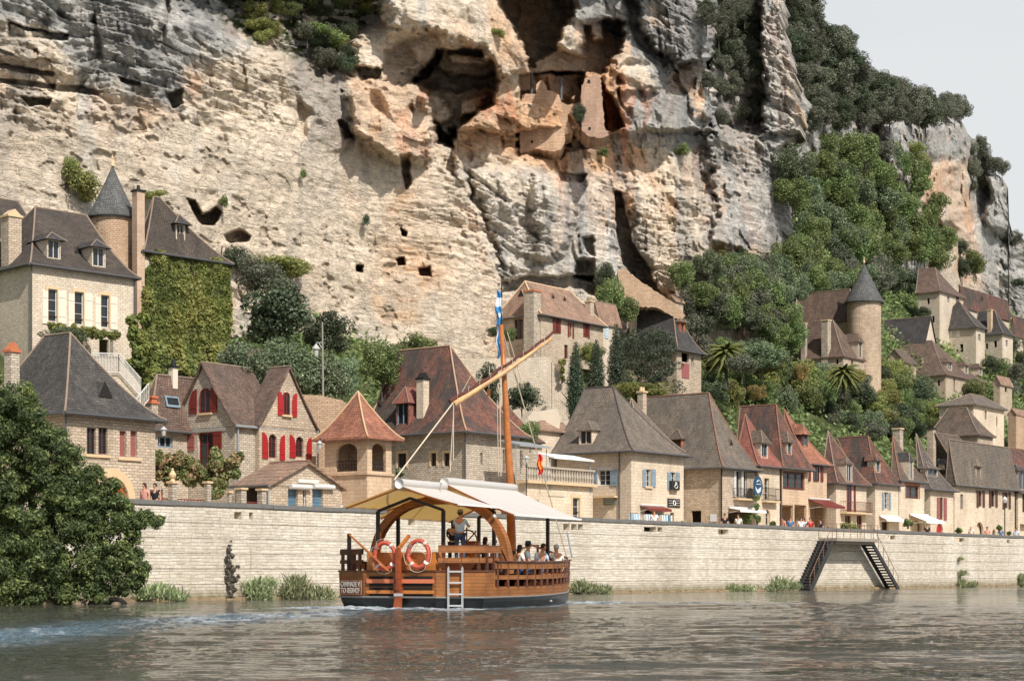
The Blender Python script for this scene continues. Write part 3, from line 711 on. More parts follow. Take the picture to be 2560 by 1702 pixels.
class Lookup:
    def __init__(s, px, py, Y): s.px, s.py, s.Y = px, py, Y
    def __call__(s, x, y):
        j = int(np.clip(np.searchsorted(s.px, x), 0, len(s.px)-1)); i = int(np.clip(np.searchsorted(s.py, y), 0, len(s.py)-1)); return float(s.Y[i, j])
n = NT('limestone'); o = n.pos(); at = n.new('ShaderNodeAttribute', attribute_name='Col').outputs['Color']
g1 = n.noise(o, 1.6, 8, .78); g2 = n.noise(n.scale(o, .5, .5, 3.2), 1.1, 7, .75)
col = n.mix(.85, at, n.ramp(g1, [(.30, (.5, .49, .48)), (.5, (1, 1, 1)), (.68, (1.36, 1.34, 1.3))]), 'MULTIPLY')
col = n.mix(.7, col, n.ramp(g2, [(.34, (.5, .49, .5)), (.48, (1.06, 1.06, 1.06))]), 'MULTIPLY')
wv = n.new('ShaderNodeVectorMath', operation='ADD'); n.l.new(n.scale(o, .42, .42, .95), wv.inputs[0]); nn_ = n.new('ShaderNodeTexNoise'); n.l.new(o, nn_.inputs['Vector']); nn_.inputs['Scale'].default_value = .9; nn_.inputs['Detail'].default_value = 4; n.l.new(nn_.outputs['Color'], wv.inputs[1])
vo = n.new('ShaderNodeTexVoronoi', feature='DISTANCE_TO_EDGE'); n.l.new(wv.outputs[0], vo.inputs['Vector']); vo.inputs['Scale'].default_value = 1.3
cr = n.ramp(vo.outputs['Distance'], [(0.0, (0, 0, 0)), (.035, (1, 1, 1))]); col = n.mix(n.math('MULTIPLY', n.math('SUBTRACT', 1.0, cr), n.ramp(g1, [(.45, (0, 0, 0)), (.62, (.55,)*3)])), col, (.07, .065, .06, 1))
h = n.math('ADD', n.math('ADD', n.math('MULTIPLY', g1, 1.2), n.math('MULTIPLY', g2, 1.1)), n.math('MULTIPLY', cr, .35))
n.end(col, .95, n.bump(h, .8, .5), .1); CLM = n.mat
# main cliff
cpx = np.arange(-220, 1992, 2.5); cpy = np.concatenate([np.arange(-330, -40, 12.0), np.arange(-40, 960, 2.3)])
PX, PY = np.meshgrid(cpx, cpy)
EDGE = np.interp(cpy, [-330, 60, 110, 200, 330, 350, 480, 600, 645, 670, 700, 760], [1950, 1950, 1964, 1986, 2004, 1968, 1964, 1960, 1956, 1948, 1935, 1900])+(fbm(cpy/16, cpy*0, 3, 88)-.5)*26
PX = np.where(PX > 1600, 1600+(PX-1600)*((EDGE-1600)/(1990-1600))[:, None], PX)
TB = 40 - 3*sstep(PX, 900, 1200)
Yb = (76.29+1.256*TB*K)/(.76-(PX-CX)/F); Zb = CH+(HY-PY)/F*Yb
Yb = Yb + np.maximum(0, Zb-12)*.10
FE = [  # (polygon, depth in metres: + recess, - bulge, softness px)
 ([(952,175),(972,128),(1010,95),(1080,80),(1108,118),(1075,185),(1030,200),(975,215)], 5.5, 14), ([(1085,118),(1200,124),(1238,160),(1250,215),(1232,262),(1195,285),(1180,305),(1148,330),(1138,370),(1098,352),(1078,300),(1070,240),(1030,198),(1075,150)], 12.5, 12), ([(1120,135),(1220,140),(1225,158),(1130,160)], -5, 8), ([(1150,250),(1215,240),(1190,290),(1150,300)], -5, 14), ([(870,165),(955,180),(950,205),(905,200)], 5, 10),
 ([(1000,180),(1060,150),(1130,190),(1240,185),(1240,215),(1140,230),(1070,215)], 4, 16), ([(1050,235),(1100,225),(1130,300),(1090,320)], -4, 16), ([(1150,-400),(1700,-400),(1680,-40),(1560,-50),(1240,-50)], -7, 30),  # last bulge: unseen overhang above the frame, added to shade the dark cave
 ([(1232,-60),(1415,-60),(1438,30),(1400,70),(1395,132),(1330,176),(1308,120),(1275,60)], 15, 14), ([(1455,62),(1560,50),(1552,110),(1530,142),(1500,188),(1462,182),(1400,192),(1330,180),(1395,132),(1440,132),(1462,110)], 10, 12), ([(1425,-90),(1575,-90),(1570,50),(1500,62),(1440,48)], -3, 24),
 ([(1300,188),(1338,182),(1400,182),(1462,182),(1462,275),(1400,275),(1350,255),(1300,258)], 12, 6),
 ([(1294,236),(1420,236),(1445,345),(1400,392),(1294,392)], 2.6, 12), ([(1445,200),(1508,190),(1520,350),(1460,345)], 2.0, 10), ([(1405,70),(1435,60),(1455,110),(1458,150),(1430,136),(1398,115)], -7, 16),
 ([(1475,60),(1500,62),(1502,110),(1478,100)], -6, 12),
 ([(1508,205),(1530,240),(1552,292),(1562,316),(1530,330),(1510,322)], 5, 8),
 ([(1125,330),(1148,385),(1172,470),(1203,560),(1233,640),(1250,720),(1252,1100),(2100,1100),(2100,330)], 6, 14),
 ([(1590,-90),(1790,-90),(1786,140),(1760,172),(1700,160),(1640,120),(1605,60)], -6, 22),
 ([(1690,160),(1782,145),(1772,190),(1745,238),(1712,205)], 6, 8),
 ([(1572,60),(1590,100),(1640,190),(1640,230),(1540,230),(1530,140)], -3, 24),
 ([(1786,-90),(1905,-90),(1905,330),(1860,345),(1780,320),(1768,200)], 11, 26),
 ([(1538,480),(1556,480),(1582,600),(1650,730),(1612,735),(1560,650),(1542,580)], 6, 6),
 ([(1578,470),(1765,480),(1775,640),(1760,700),(1700,765),(1652,725),(1592,610)], -3.5, 24),
 ([(1770,330),(1960,325),(1975,480),(1965,640),(1900,650),(1780,600)], -5, 30),
 ([(1925,375),(1960,360),(1992,380),(1990,420),(1955,410)], 6, 8),
 ([(1003,572),(1020,580),(1018,592),(1006,588)], 4, 5), ([(990,648),(1010,645),(1012,662),(994,664)], 4, 5), ([(1050,672),(1075,668),(1076,690),(1052,688)], 4, 6), ([(890,662),(905,662),(904,678),(890,676)], 4, 5),
 ([(468,496),(488,500),(502,540),(540,518),(552,530),(535,560),(505,562),(478,530)], 5, 6),
 ([(560,590),(600,575),(625,590),(620,600),(575,610)], 3, 6),
 ([(20,55),(105,78),(172,88),(168,104),(90,98),(22,94)], 2.8, 6), ([(52,243),(132,246),(124,262),(75,266)], 3, 5), ([(0,158),(80,172),(135,180),(132,190),(70,184),(0,168)], 2.2, 5), ([(0,195),(130,210),(205,215),(260,230),(250,238),(120,222),(0,208)], 1.8, 5),
 ([(300,195),(350,205),(350,215),(305,208)], 1.8, 5), ([(420,235),(455,225),(460,262),(430,270)], 2.5, 8),
 ([(400,-90),(960,-90),(962,62),(900,100),(862,132),(868,192),(800,212),(740,152),(640,115),(560,62),(480,30)], 9, 60),
 ([(1250,702),(1335,690),(1500,690),(1500,742),(1430,722),(1250,726)], 5, 8), ([(1440,655),(1482,648),(1485,702),(1442,698)], 5, 10), ([(1455,600),(1480,590),(1490,640),(1470,640)], 3, 8),
 ([(870,242),(960,208),(1060,203),(1076,260),(1082,330),(1062,400),(1000,402),(940,380),(890,330)], -5, 34),
 ([(1004,388),(1026,388),(1026,462),(1014,476)], 3, 6), ([(1076,300),(1142,362),(1140,445),(1112,425),(1082,362)], 7, 10),
 ([(845,300),(870,310),(880,345),(860,348)], 4, 8), ([(1240,290),(1280,300),(1320,330),(1290,345),(1245,330)], 3, 8), ([(1250,345),(1320,355),(1325,368),(1255,368)], 3, 5),
 ([(1405,360),(1475,345),(1480,368),(1430,378)], 3, 5), ([(1400,430),(1465,436),(1460,455),(1400,450)], 3, 6),
 ([(1180,425),(1290,420),(1300,560),(1290,700),(1255,700),(1235,600),(1200,500)], -2, 20), ([(1335,440),(1420,450),(1440,540),(1400,640),(1345,640),(1330,540)], -2.5, 30),
 ([(880,-90),(1240,-90),(1270,40),(1310,120),(1330,170),(1262,200),(1210,118),(1120,100),(1085,72),(1000,80),(960,60)], -3, 20)]
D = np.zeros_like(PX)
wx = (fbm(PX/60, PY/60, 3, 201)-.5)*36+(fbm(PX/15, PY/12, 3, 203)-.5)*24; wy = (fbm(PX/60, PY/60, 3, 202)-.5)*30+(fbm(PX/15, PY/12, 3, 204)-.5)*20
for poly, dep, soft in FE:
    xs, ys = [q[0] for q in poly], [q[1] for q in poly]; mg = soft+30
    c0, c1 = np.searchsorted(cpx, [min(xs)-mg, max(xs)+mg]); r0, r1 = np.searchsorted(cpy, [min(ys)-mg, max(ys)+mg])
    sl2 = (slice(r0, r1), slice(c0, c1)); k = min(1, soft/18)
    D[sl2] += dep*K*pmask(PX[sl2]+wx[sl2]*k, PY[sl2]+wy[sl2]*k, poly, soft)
S_, T_ = st_of((PX-CX)/F*Yb, Yb)
rough = .55+.6*pmask(PX, PY, [(-300,-800),(2100,-800),(2100,430),(1180,430),(1000,420),(780,330),(560,330),(-300,330)], 120)+.3*pmask(PX, PY, [(440,590),(1100,600),(1100,860),(440,860)], 80)
NZ, MS, NF = cliff_noise(S_, Zb, .8)
rough -= .28*pmask(PX, PY, [(560,400),(900,360),(1010,400),(1230,720),(1150,860),(760,640),(560,520)], 120)
PALE = pmask(PX+wx*2, PY+wy*2, [(-300,310),(560,330),(800,350),(1000,420),(1240,720),(1180,900),(700,900),(440,600),(100,480),(-300,520)], 140)
Y_ = Yb + D + NZ*rough*(1-.35*PALE) + NF*(1-.55*PALE)
ledge = pmask(PX, PY, [(430,-90),(960,-90),(955,50),(870,95),(860,120),(740,148),(640,112),(560,60)], 40)
g = pmask(PX+wx*2, PY+wy*2, [(-300,-800),(700,-800),(640,60),(640,130),(470,170),(450,300),(380,250),(200,215),(130,130),(60,60),(-300,60)], 70)
g = np.maximum(g, pmask(PX+wx, PY+wy, [(1420,-90),(1800,-90),(1790,170),(1690,170),(1640,230),(1560,100),(1440,60)], 30))
g = np.maximum(g, pmask(PX+wx, PY+wy, [(1570,220),(1700,230),(1780,340),(1690,400),(1560,340)], 30)*.9)
g = np.maximum(g, pmask(PX+wx, PY+wy, [(1780,-90),(2000,-90),(2000,640),(1760,600),(1760,320)], 30)*.85)
g = np.maximum(g, pmask(PX+wx, PY+wy, [(1150,420),(1560,420),(1560,720),(1250,730),(1210,560)], 30)*.62)
g = np.maximum(g, ledge*.6)
orr = pmask(PX+wx, PY+wy, [(1180,200),(1450,180),(1560,180),(1640,260),(1600,430),(1380,440),(1230,380),(1140,400)], 60)
orr = np.maximum(orr, pmask(PX+wx, PY+wy, [(870,200),(1080,200),(1080,400),(880,380)], 40)*.6)
orr = np.maximum(orr, pmask(PX+wx, PY+wy, [(1640,120),(1720,150),(1770,330),(1740,300),(1660,200)], 20)*.9)
cc = cols_for(S_, Zb, g, orr, 0, MS)
LV = fbm(PX/110, PY/70, 4, 611, .6); pl = PALE*sstep(LV, .36, .62); cc = cc+(np.array([.70, .585, .445])*(.75+.5*fbm(S_/.6, Zb/.5, 3, 612))[..., None]-cc)*(np.clip(pl, 0, 1)*.72)[..., None]
stn = sstep(fbm(S_/4+fbm(S_/5, Zb/5, 2, 618)*2, Zb/16, 4, 615, .6), .52, .68)*(.35+.4*(1-PALE)); cc = cc+(np.array([.27, .265, .255])-cc)*(stn*.75)[..., None]
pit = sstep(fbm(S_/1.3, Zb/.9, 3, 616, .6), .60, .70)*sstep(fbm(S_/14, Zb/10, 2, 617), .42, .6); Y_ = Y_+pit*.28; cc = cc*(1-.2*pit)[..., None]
tone = .80+.42*fbm(PX/150, PY/110, 3, 619); cc = cc*tone[..., None]
vg = np.clip(ledge*sstep(fbm(PX/16, PY/9, 4, 77), .42, .58), 0, 1)[..., None]
cc = cc*(1-vg)+np.array([.06, .075, .025])*vg
cave_shade = np.clip(sstep(D, 6, 14)*(.1+.7*fbm(PX/30, PY/12, 3, 99)), 0, 1)[..., None]; cc = cc*(1-cave_shade)+np.array([.10, .08, .06])*cave_shade  # cave shade put into the colour: deep recesses painted darker
redm = pmask(PX, PY, [(1508,205),(1530,240),(1552,292),(1562,316),(1530,330),(1510,322)], 8)[..., None]; cc = cc*(1-redm)+np.array([.30, .10, .035])*redm
MAINY = Lookup(cpx, cpy, Y_)
X_ = (PX-CX)/F*Y_; Z_ = CH+(HY-PY)/F*Y_
# fold the right edge and the top back into the rock
vx = np.stack([X_, Y_, Z_], -1); e = vx[:, -1:, :]
fold = np.concatenate([e+np.array([1.5, 5, 0]), e+np.array([-2, 16, 0]), e+np.array([-22, 34, 0])], 1); vx = np.concatenate([vx, fold], 1)
cc = np.concatenate([cc, np.repeat(cc[:, -1:], 3, 1)], 1)
tp = vx[:1]; vx = np.concatenate([tp+np.array([-2, 60, 6]), vx], 0); cc = np.concatenate([cc[:1], cc], 0)
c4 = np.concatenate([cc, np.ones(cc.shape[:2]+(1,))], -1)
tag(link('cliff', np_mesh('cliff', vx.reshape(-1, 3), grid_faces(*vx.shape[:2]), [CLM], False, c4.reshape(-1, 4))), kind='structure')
# farther bluff on the right
fpx = np.arange(1860, 2760, 3.0)
TOP = [(1860,-40),(1960,-30),(2010,60),(2035,108),(2090,120),(2142,132),(2150,210),(2190,262),(2215,300),(2300,296),(2395,292),(2412,318),(2428,345),(2452,352),(2462,380),(2485,425),(2512,452),(2522,480),(2516,540),(2530,575),(2560,600),(2640,640),(2760,700)]
top = np.interp(fpx, [q[0] for q in TOP], [q[1] for q in TOP]) + (fbm(fpx/14, fpx*0, 3, 5)-.5)*14
NR = 260; vv = np.linspace(0, 1, NR)[:, None]
FPX = np.repeat(fpx[None], NR, 0); FPY = 860*(1-vv)+top[None]*vv
tb = 84+22*sstep(FPX, 2150, 2500)
FY = (76.29+1.256*tb*K)/(.76-(FPX-CX)/F)
FY += np.maximum(0, CH+(HY-FPY)/F*FY-20)*.12
FD = np.zeros_like(FPX)
fwx = (fbm(FPX/45, FPY/45, 3, 701)-.5)*50; fwy = (fbm(FPX/45, FPY/45, 3, 702)-.5)*40
for poly, dep, soft in [([(2205,305),(2415,300),(2425,480),(2400,560),(2320,560),(2215,420)], -10, 40), ([(2230,385),(2410,392),(2395,412),(2250,408)], 3, 8), ([(2300,500),(2360,505),(2350,560),(2310,560)], 5, 12),
    ([(2370,430),(2440,400),(2470,520),(2420,580),(2390,520)], 7, 20), ([(2455,440),(2530,440),(2535,560),(2480,570)], -6, 16), ([(2480,560),(2545,600),(2760,600),(2760,860),(2480,860)], 4, 14), ([(1950,130),(2010,200),(2015,330),(1960,320)], -5, 16),
    ([(2070,135),(2150,140),(2160,240),(2110,240)], -4, 14), ([(2540,650),(2560,640),(2575,660),(2565,690),(2545,680)], 6, 8)]:
    FD += dep*pmask(FPX+fwx, FPY+fwy, poly, max(26, soft))
FZ = CH+(HY-FPY)/F*FY; FS, _ = st_of((FPX-CX)/F*FY, FY); fn, fm, fq = cliff_noise(FS*.8, FZ*.8, .95)
FY2 = FY+FD+fn*1.1+fq*1.1
fg = np.maximum(.95*np.ones_like(FPX)-pmask(FPX, FPY, [(2280,400),(2420,400),(2440,600),(2480,860),(2330,860)], 50)*.7, 0)
fo = pmask(FPX, FPY, [(2290,400),(2420,400),(2440,600),(2470,720),(2400,720),(2340,560)], 30)+pmask(FPX, FPY, [(1950,200),(2010,200),(2010,330),(1950,330)], 20)
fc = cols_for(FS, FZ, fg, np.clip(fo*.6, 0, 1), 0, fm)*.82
FARY = Lookup(fpx, FPY[::-1, 0], FY2[::-1]); 
def fary(x, y):
    j = int(np.clip((x-fpx[0])/3, 0, len(fpx)-1)); i = int(np.clip((860-y)/(860-top[j])*(NR-1), 0, NR-1)); return float(FY2[i, j])
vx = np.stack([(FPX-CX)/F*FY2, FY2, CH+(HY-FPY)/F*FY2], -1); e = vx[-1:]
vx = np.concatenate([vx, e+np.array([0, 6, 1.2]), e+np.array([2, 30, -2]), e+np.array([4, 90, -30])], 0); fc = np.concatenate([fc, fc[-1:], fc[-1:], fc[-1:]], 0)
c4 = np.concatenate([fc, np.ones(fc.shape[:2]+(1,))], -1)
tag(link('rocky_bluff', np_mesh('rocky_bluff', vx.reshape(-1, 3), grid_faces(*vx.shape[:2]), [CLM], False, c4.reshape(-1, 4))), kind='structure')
# ---------------------------------------------------------------- ruined masonry in the cliff
def wall_ruin(name, label, pts, dY, wall, thick=1.6, front=None):
    Y = front or (min(MAINY(x, y) for x, y in pts)-dY)
    rr = random.Random(len(pts)); p2 = []
    for i in range(len(pts)):
        x0, y0 = pts[i]; x1, y1 = pts[(i+1) % len(pts)]; k = max(1, int(math.hypot(x1-x0, y1-y0)/6))
        for j in range(k): p2.append((x0+(x1-x0)*j/k+rr.uniform(-1.6, 1.6), y0+(y1-y0)*j/k+rr.uniform(-1.6, 1.6)))
    mb = MB(); q = [P(x, y, Y) for x, y in p2]; o0 = q[0].copy()
    mb.prism([p-o0 for p in q], (0, thick, 0)); o = mb.build(name, wall, None, loc=o0); return tag(o, label, 'ruin')
FORT = m_stone('fort_masonry', srgb(222,176,124), srgb(206,156,104), srgb(182,130,82), bw=.27, rh=.13, bump=1.0, stain=.7)
FORTP = m_stone('fort_pillar_masonry', srgb(202,158,122), srgb(188,140,102), srgb(164,118,84), bw=.27, rh=.12, bump=.8, stain=.6)
yf = MAINY(1380, 330)
wall_ruin('ruined_fort_wall', 'ragged orange stone wall of the ruined fort built into the cliff cave', [(1306,238),(1316,234),(1342,236),(1339,222),(1343,206),(1352,200),(1360,206),(1368,224),(1380,228),(1396,238),(1403,255),(1418,262),(1418,296),(1432,330),(1412,336),(1414,352),(1402,372),(1380,380),(1340,372),(1300,382),(1298,300)], 0, FORT, 4.0, yf-2.2)
wall_ruin('ruined_fort_tower', 'tall narrow orange masonry tower under the dark cave of the cliff', [(1454,322),(1454,215),(1462,198),(1474,192),(1494,189),(1502,203),(1508,270),(1512,322),(1524,338),(1500,346),(1466,338)], 0, FORTP, 4.5, yf-2.9)
wall_ruin('fort_parapet', 'low masonry parapet joining the fort wall to the narrow tower', [(1410,262),(1456,258),(1458,300),(1426,318),(1416,290)], 0, FORT, 2.5, yf-1.3)
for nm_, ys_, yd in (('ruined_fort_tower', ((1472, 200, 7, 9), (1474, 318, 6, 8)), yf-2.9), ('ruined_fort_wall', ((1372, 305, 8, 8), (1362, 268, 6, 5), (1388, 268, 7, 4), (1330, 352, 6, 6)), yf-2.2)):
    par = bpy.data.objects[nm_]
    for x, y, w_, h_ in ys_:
        mb = MB(); q = [P(xx, yy, yd)-Vector(par.location) for xx, yy in ((x-w_/2, y+h_), (x+w_/2, y+h_), (x+w_/2, y), (x-w_/2, y))]; mb.prism(q, (0, -.02, 0)); mb.build('opening_shade_plate', VOIDM, par)  # flat dark plates: the shade of wall openings painted on
for i, (x, y0, y1) in enumerate([(1329, 180, 238), (1403, 196, 250)]):
    mb = MB(); p = P(x, y1, yf-1.0); q = P(x, y0, yf-1.0); mb.tube([(0, 0, 0), q-p], .13, 8); tag(mb.build('cave_prop', m_plain('steel_prop', srgb(90, 94, 96), .6), None, loc=p), ['thin grey prop left of the ragged fort wall top', 'thin grey prop between the fort wall and the narrow tower'][i], 'prop', 'props holding the cave roof')
yb = MAINY(1620, 690)-1.5
wall_ruin('ramp_wall', 'sloping orange stone retaining wall climbing the foot of the cliff', [(1545,676),(1560,672),(1600,702),(1650,735),(1690,762),(1714,790),(1700,800),(1640,768),(1560,768),(1548,740)], 0, STO, 2.2, Yt(1620, 37))
# ================================================================ houses on the quay
G1 = 'stone houses along the quay'; G2 = 'stone houses on the hillside'
# H1 grey roofed house, far left
h = House('stone_house', 'square stone house with tall grey hipped roof and arched orange door behind the left tree', 165, -70, 388, 1030, t=4.5, wall=STN, group=G1)
h.roof('y', 176, 832, insB=2.0, mat=R_GREY, o=.38, p=1.3)
for q in (217, 246): h.win('q', q, 1069, q+23, 1135, frame=FRB)
for q in (299, 326): h.win('q', q, 1077, q+17, 1141, kind='door', frame=REDF)
h.win('q', 240, 1193, 320, 1300, arch=1, kind='door', frame=ORWD)
sb = MB()
for x0, x1, y in ((211, 275, 1142), (294, 352, 1150)):
    a, b, c, d = h.rect('q', x0, y-6, x1, y+1); sb.box(a, b, -.09, -.002, c, d)
sb.build('window_sill', DRS, h.root)
# stone arch around the door
a, b, c, d = h.rect('q', 240, 1193, 320, 1262); ab = MB(); r = (b-a)/2; cx = (a+b)/2
ring = [(cx+(r+e)*math.cos(t), d-r+(r+e)*math.sin(t)) for e, seq in ((.02, range(13)), (.42, range(12, -1, -1))) for t in [math.pi*i/12 for i in seq]]
for i in range(12):
    A, B, C_, D_ = ring[i], ring[i+1], ring[24-i], ring[25-i]; ab.prism([(p[0], 0.0, p[1]) for p in (A, B, C_, D_)], (0, -.03, 0))
ab.build('door_arch', DRS, h.root)
h.win('l', 118, 1110, 130, 1150, kind='void'); h.vent('q', 262, 993, .85)
h.chimney(12, 48, 875, x=-.1, wall=STG, pots=-1, cap=TERR); h.drain(-.06, -.06); h.walls()
# H2 red roof with skylight
h = House('stone_house', 'low house with plum roof and blue skylight between the grey roof and the gables', 372, 330, 570, 1072, t=15.5, wall=STG, group=G1)
h.roof('x', 392, 936, gB=True, mat=R_PURP, o=.3, tiles=MORT)
d = .3
for _ in range(6): a, b, z0, z1 = h.rect('q', 412, 992, 446, 1018, d); d = h.surf('q', (z0+z1)/2)
sk = MB(); lo, hi = h.surf('q', z0), h.surf('q', z1)
sk.prism([(a, lo-.1, z0), (b, lo-.1, z0), (b, hi-.1, z1), (a, hi-.1, z1)], (0, .06, .04), 0); sk.poly([(a+.1, lo-.1, z0+.16), (b-.1, lo-.1, z0+.16), (b-.1, hi-.14, z1-.05), (a+.1, hi-.14, z1-.05)], 1)
sk.build('skylight', [BLUG, GLASS], h.root)
h.chimney(422, 444, 914, y=h.D/2, wall=CREAM, pots=1, cap=IRON); h.chimney(366, 394, 1004, y=.2, wall=STG, pots=0, cap=TERR, z0=0); h.chimney(370, 391, 990, y=.22, wall=TERR, cap=TERR, z0=h.H)
h.win('q', 388, 1090, 432, 1118, kind='glass', frame=BLUG, bars=2); h.walls()
# H3 twin gabled house with red shutters
h = House('gabled_house', 'twin gabled stone house with bright red arched shutters and plum roof', 588, 434, 700, 1062, t=11, wall=STG, group=G1)
h.roof('x', 511, 905, gA=True, gB=True, mat=R_PURP, o=.22, p=1.12, tiles=MORT, gut=GUTL)
h.win('l', 502, 971, 527, 1031, arch=1, frame=REDD, sill=True)
h.shutter('l', 475, 974, 493, 1034, REDD, arc=-1); h.shutter('l', 528, 969, 544, 1031, REDD, arc=1)
h.win('l', 495, 1081, 534, 1170, kind='glass', frame=REDD); h.shutter('l', 463, 1083, 487, 1126, REDF, label='faded pink shutter with diagonal brace'); h.shutter('l', 534, 1078, 555, 1122, REDD)
lt = MB(); a, b, z0, z1 = h.rect('l', 480, 1070, 566, 1079); lt.box(-.05, -.002, a, b, z0, z1); lt.build('lintel', m_plain('grey_lintel', srgb(150, 145, 136), .85), h.root)
h.drain(.1, -.12, GUTL); h.walls(); main = h
w = House('wing', None, 648, 606, 790, 1062, t=10.6, wall=STN)
w.roof('y', 716, 915, gA=True, gB=True, mat=R_PURP, o=.16, p=1.12, gut=None)
for x0, x1, y0, y1, s0_, s1_ in ((708, 722, 981, 1036, (694, 707), (730, 741)), (672, 692, 1085, 1144, (655, 669), (699, 711)), (740, 759, 1091, 1142, (724, 738), (766, 778))):
    w.win('q', x0, y0, x1, y1, arch=1, frame=REDD, sill=(y0 < 1000)); w.shutter('q', *(s0_[0], y0-4, s0_[1], y1+2), REDP, arc=-1); w.shutter('q', *(s1_[0], y0+2, s1_[1], y1+6), REDP, arc=1)
w.drain(w.L+.05, -.1, GUTL); w.walls()
for c_ in list(w.root.children):                                     # the wing belongs to the gabled house
    m0 = Matrix.Translation(w.root.location) @ Matrix.Rotation(w.yaw, 4, 'Z'); m1 = Matrix.Translation(main.root.location) @ Matrix.Rotation(main.yaw, 4, 'Z')
    c_.parent = main.root; c_.matrix_parent_inverse = Matrix(); c_.matrix_basis = m1.inverted() @ m0
bpy.data.objects.remove(w.root)
Y = Yt(643, 18); x = (643-CX)/F*Y; hh = zat(868, Y)-zat(916, Y)
tr = empty('roof_turret', (x, Y, zat(960, Y)), A0+.3, 'small pointed orange and brown turret roof peeking over the gabled house', 'turret')
mb = MB(); b_ = 1.35; zt = zat(868, Y)-zat(960, Y); ze = zat(922, Y)-zat(960, Y)
for i in range(4):
    c = [(-b_, -b_), (b_, -b_), (b_, b_), (-b_, b_)]; mb.poly(((*c[i], ze), (*c[(i+1) % 4], ze), (0, 0, zt)))
mb.build('roof', R_PURP, tr); mb = MB(); mb.box(-1.1, 1.1, -1.1, 1.1, -3, ze); mb.build('wall', STG, tr)
# H4 garage with blue shutters
h = House('garage', 'low stone building with tiled roof and two blue roller shutters under pale blinds', 672, 588, 855, 1211, t=4.6, wall=STN, group=G1)
h.roof('y', 770, 1152, gA=True, gB=True, mat=R_PINK, o=.22, p=1.0, tiles=MORTR, gut=GUT)
BLUS = m_wood('blue_slats', srgb(92, 122, 142), .17); 
for x0, x1 in ((720, 745), (781, 808)): h.win('q', x0, 1222, x1, 1290, kind='door', frame=BLUS)
h.win('q', 757, 1224, 766, 1280, frame=FRW, bars=0)
for x0, x1 in ((721, 772), (779, 829)):
    a, b, z0, z1 = h.rect('q', x0, 1212, x1, 1222); mb = MB(); mb.tube([(a, -.16, (z0+z1)/2), (b, -.16, (z0+z1)/2)], .13, 10); mb.build('rolled_blind', FRW, h.root)
h.win('l', 600, 1218, 664, 1290, kind='void'); h.drain(-.07, -.05, GUTL)
h.plate('q', 745, 1198, 795, 1207, m_plain('pale_signboard', srgb(222, 214, 200), .6)); h.walls()
# H5 gallery turret
h = House('gallery_turret', 'ochre square turret with open arched gallery and pointed orange roof', 918, 812, 979, 1092, t=5.2, wall=PLO, group=G1)
xr = h.L/2; C = h.wp(xr, 0); yr = solve(C, h.vy, 895)
h.roof('y', 895, 978, pxB=894.9, mat=R_ORNG, o=.5, p=1.3, tiles=m_plain('pale_mortar', srgb(196,164,128), .9, .1), gut=None)
h.win('l', 840, 1108, 893, 1178, arch=.45, kind='void'); h.win('q', 930, 1108, 965, 1178, arch=.35, kind='void')
for f_, x0, x1 in (('l', 841, 892), ('q', 931, 964)):
    a, b, z0, z1 = h.rect(f_, x0, 1152, x1, 1178); T = h.tf(f_); mb = MB(); mb.bar(T(a, .06, z1), T(b, .06, z1), .04); mb.bar(T(a, .06, z0+.05), T(b, .06, z0+.05), .03)
    k = 7
    for i in range(k):
        x0_, x1_ = a+(b-a)*i/k, a+(b-a)*(i+1)/k; mb.bar(T(x0_, .06, z0), T(x0_, .06, z1), .02); mb.tube([T((x0_+x1_)/2+(x1_-x0_)*.4*math.cos(q), .06, (z0+z1)/2+(x1_-x0_)*.55*math.sin(q)) for q in [i2*math.pi/4 for i2 in range(9)]], .013, 4)
    mb.build('railing', IRON, h.root)
mb = MB(); z = h.loc('q', 918, 1180)[1]; mb.box(-.1, h.L+.1, -.1, -.001, z-.12, z); mb.box(-.1, -.001, -.001, h.D, z-.12, z); mb.build('string_course', PLO, h.root); h.walls()
# H6 the big red roofed house
h = House('stone_house', 'big stone house with very tall red hipped roof, one dormer and a pale chimney', 1163, 925, 1300, 1078, t=8, wall=STG, group=G1)
h.roof('y', 1125, 864, pxB=990, mat=R_RED, o=.5, p=1.28, tiles=m_plain('pale_mortar2', srgb(176,146,118), .9, .1))
h.dormer('l', 990, 1022, 965, 1008, 1066, mat=R_REDL, cheek=R_REDL, frame=BLUG); _d, _z = h.onroof('l', 1057, 1050); h.chimney(1042, 1072, 945, x=_d+.35, wall=PLC, pots=-1, cap=IRON, z0=_z-.8)
for x0, x1 in ((1077, 1091), (1110, 1124)): h.win('l', x0, 1132, x1, 1165, frame=FRB, surround=DRS)
h.win('l', 994, 1133, 1016, 1170, frame=FRB, surround=DRS); h.win('q', 1201, 1131, 1207, 1160, kind='void'); h.win('q', 1257, 1124, 1263, 1178, kind='void')
h.plate('l', 1000, 1228, 1060, 1290, REDF, 'closed_shutter'); h.plate('l', 1085, 1228, 1118, 1290, GUT, 'closed_shutter'); h.drain(-.07, -.06, GUT); h.walls()
h = House('rear_house', 'narrow rear house with red roof and small dormer right of the big red roof', 1246, 1205, 1345, 1095, t=13, wall=STG, group=G1)
h.roof('y', 1262, 1005, insB=.6, mat=R_RED, o=.3); h.walls()
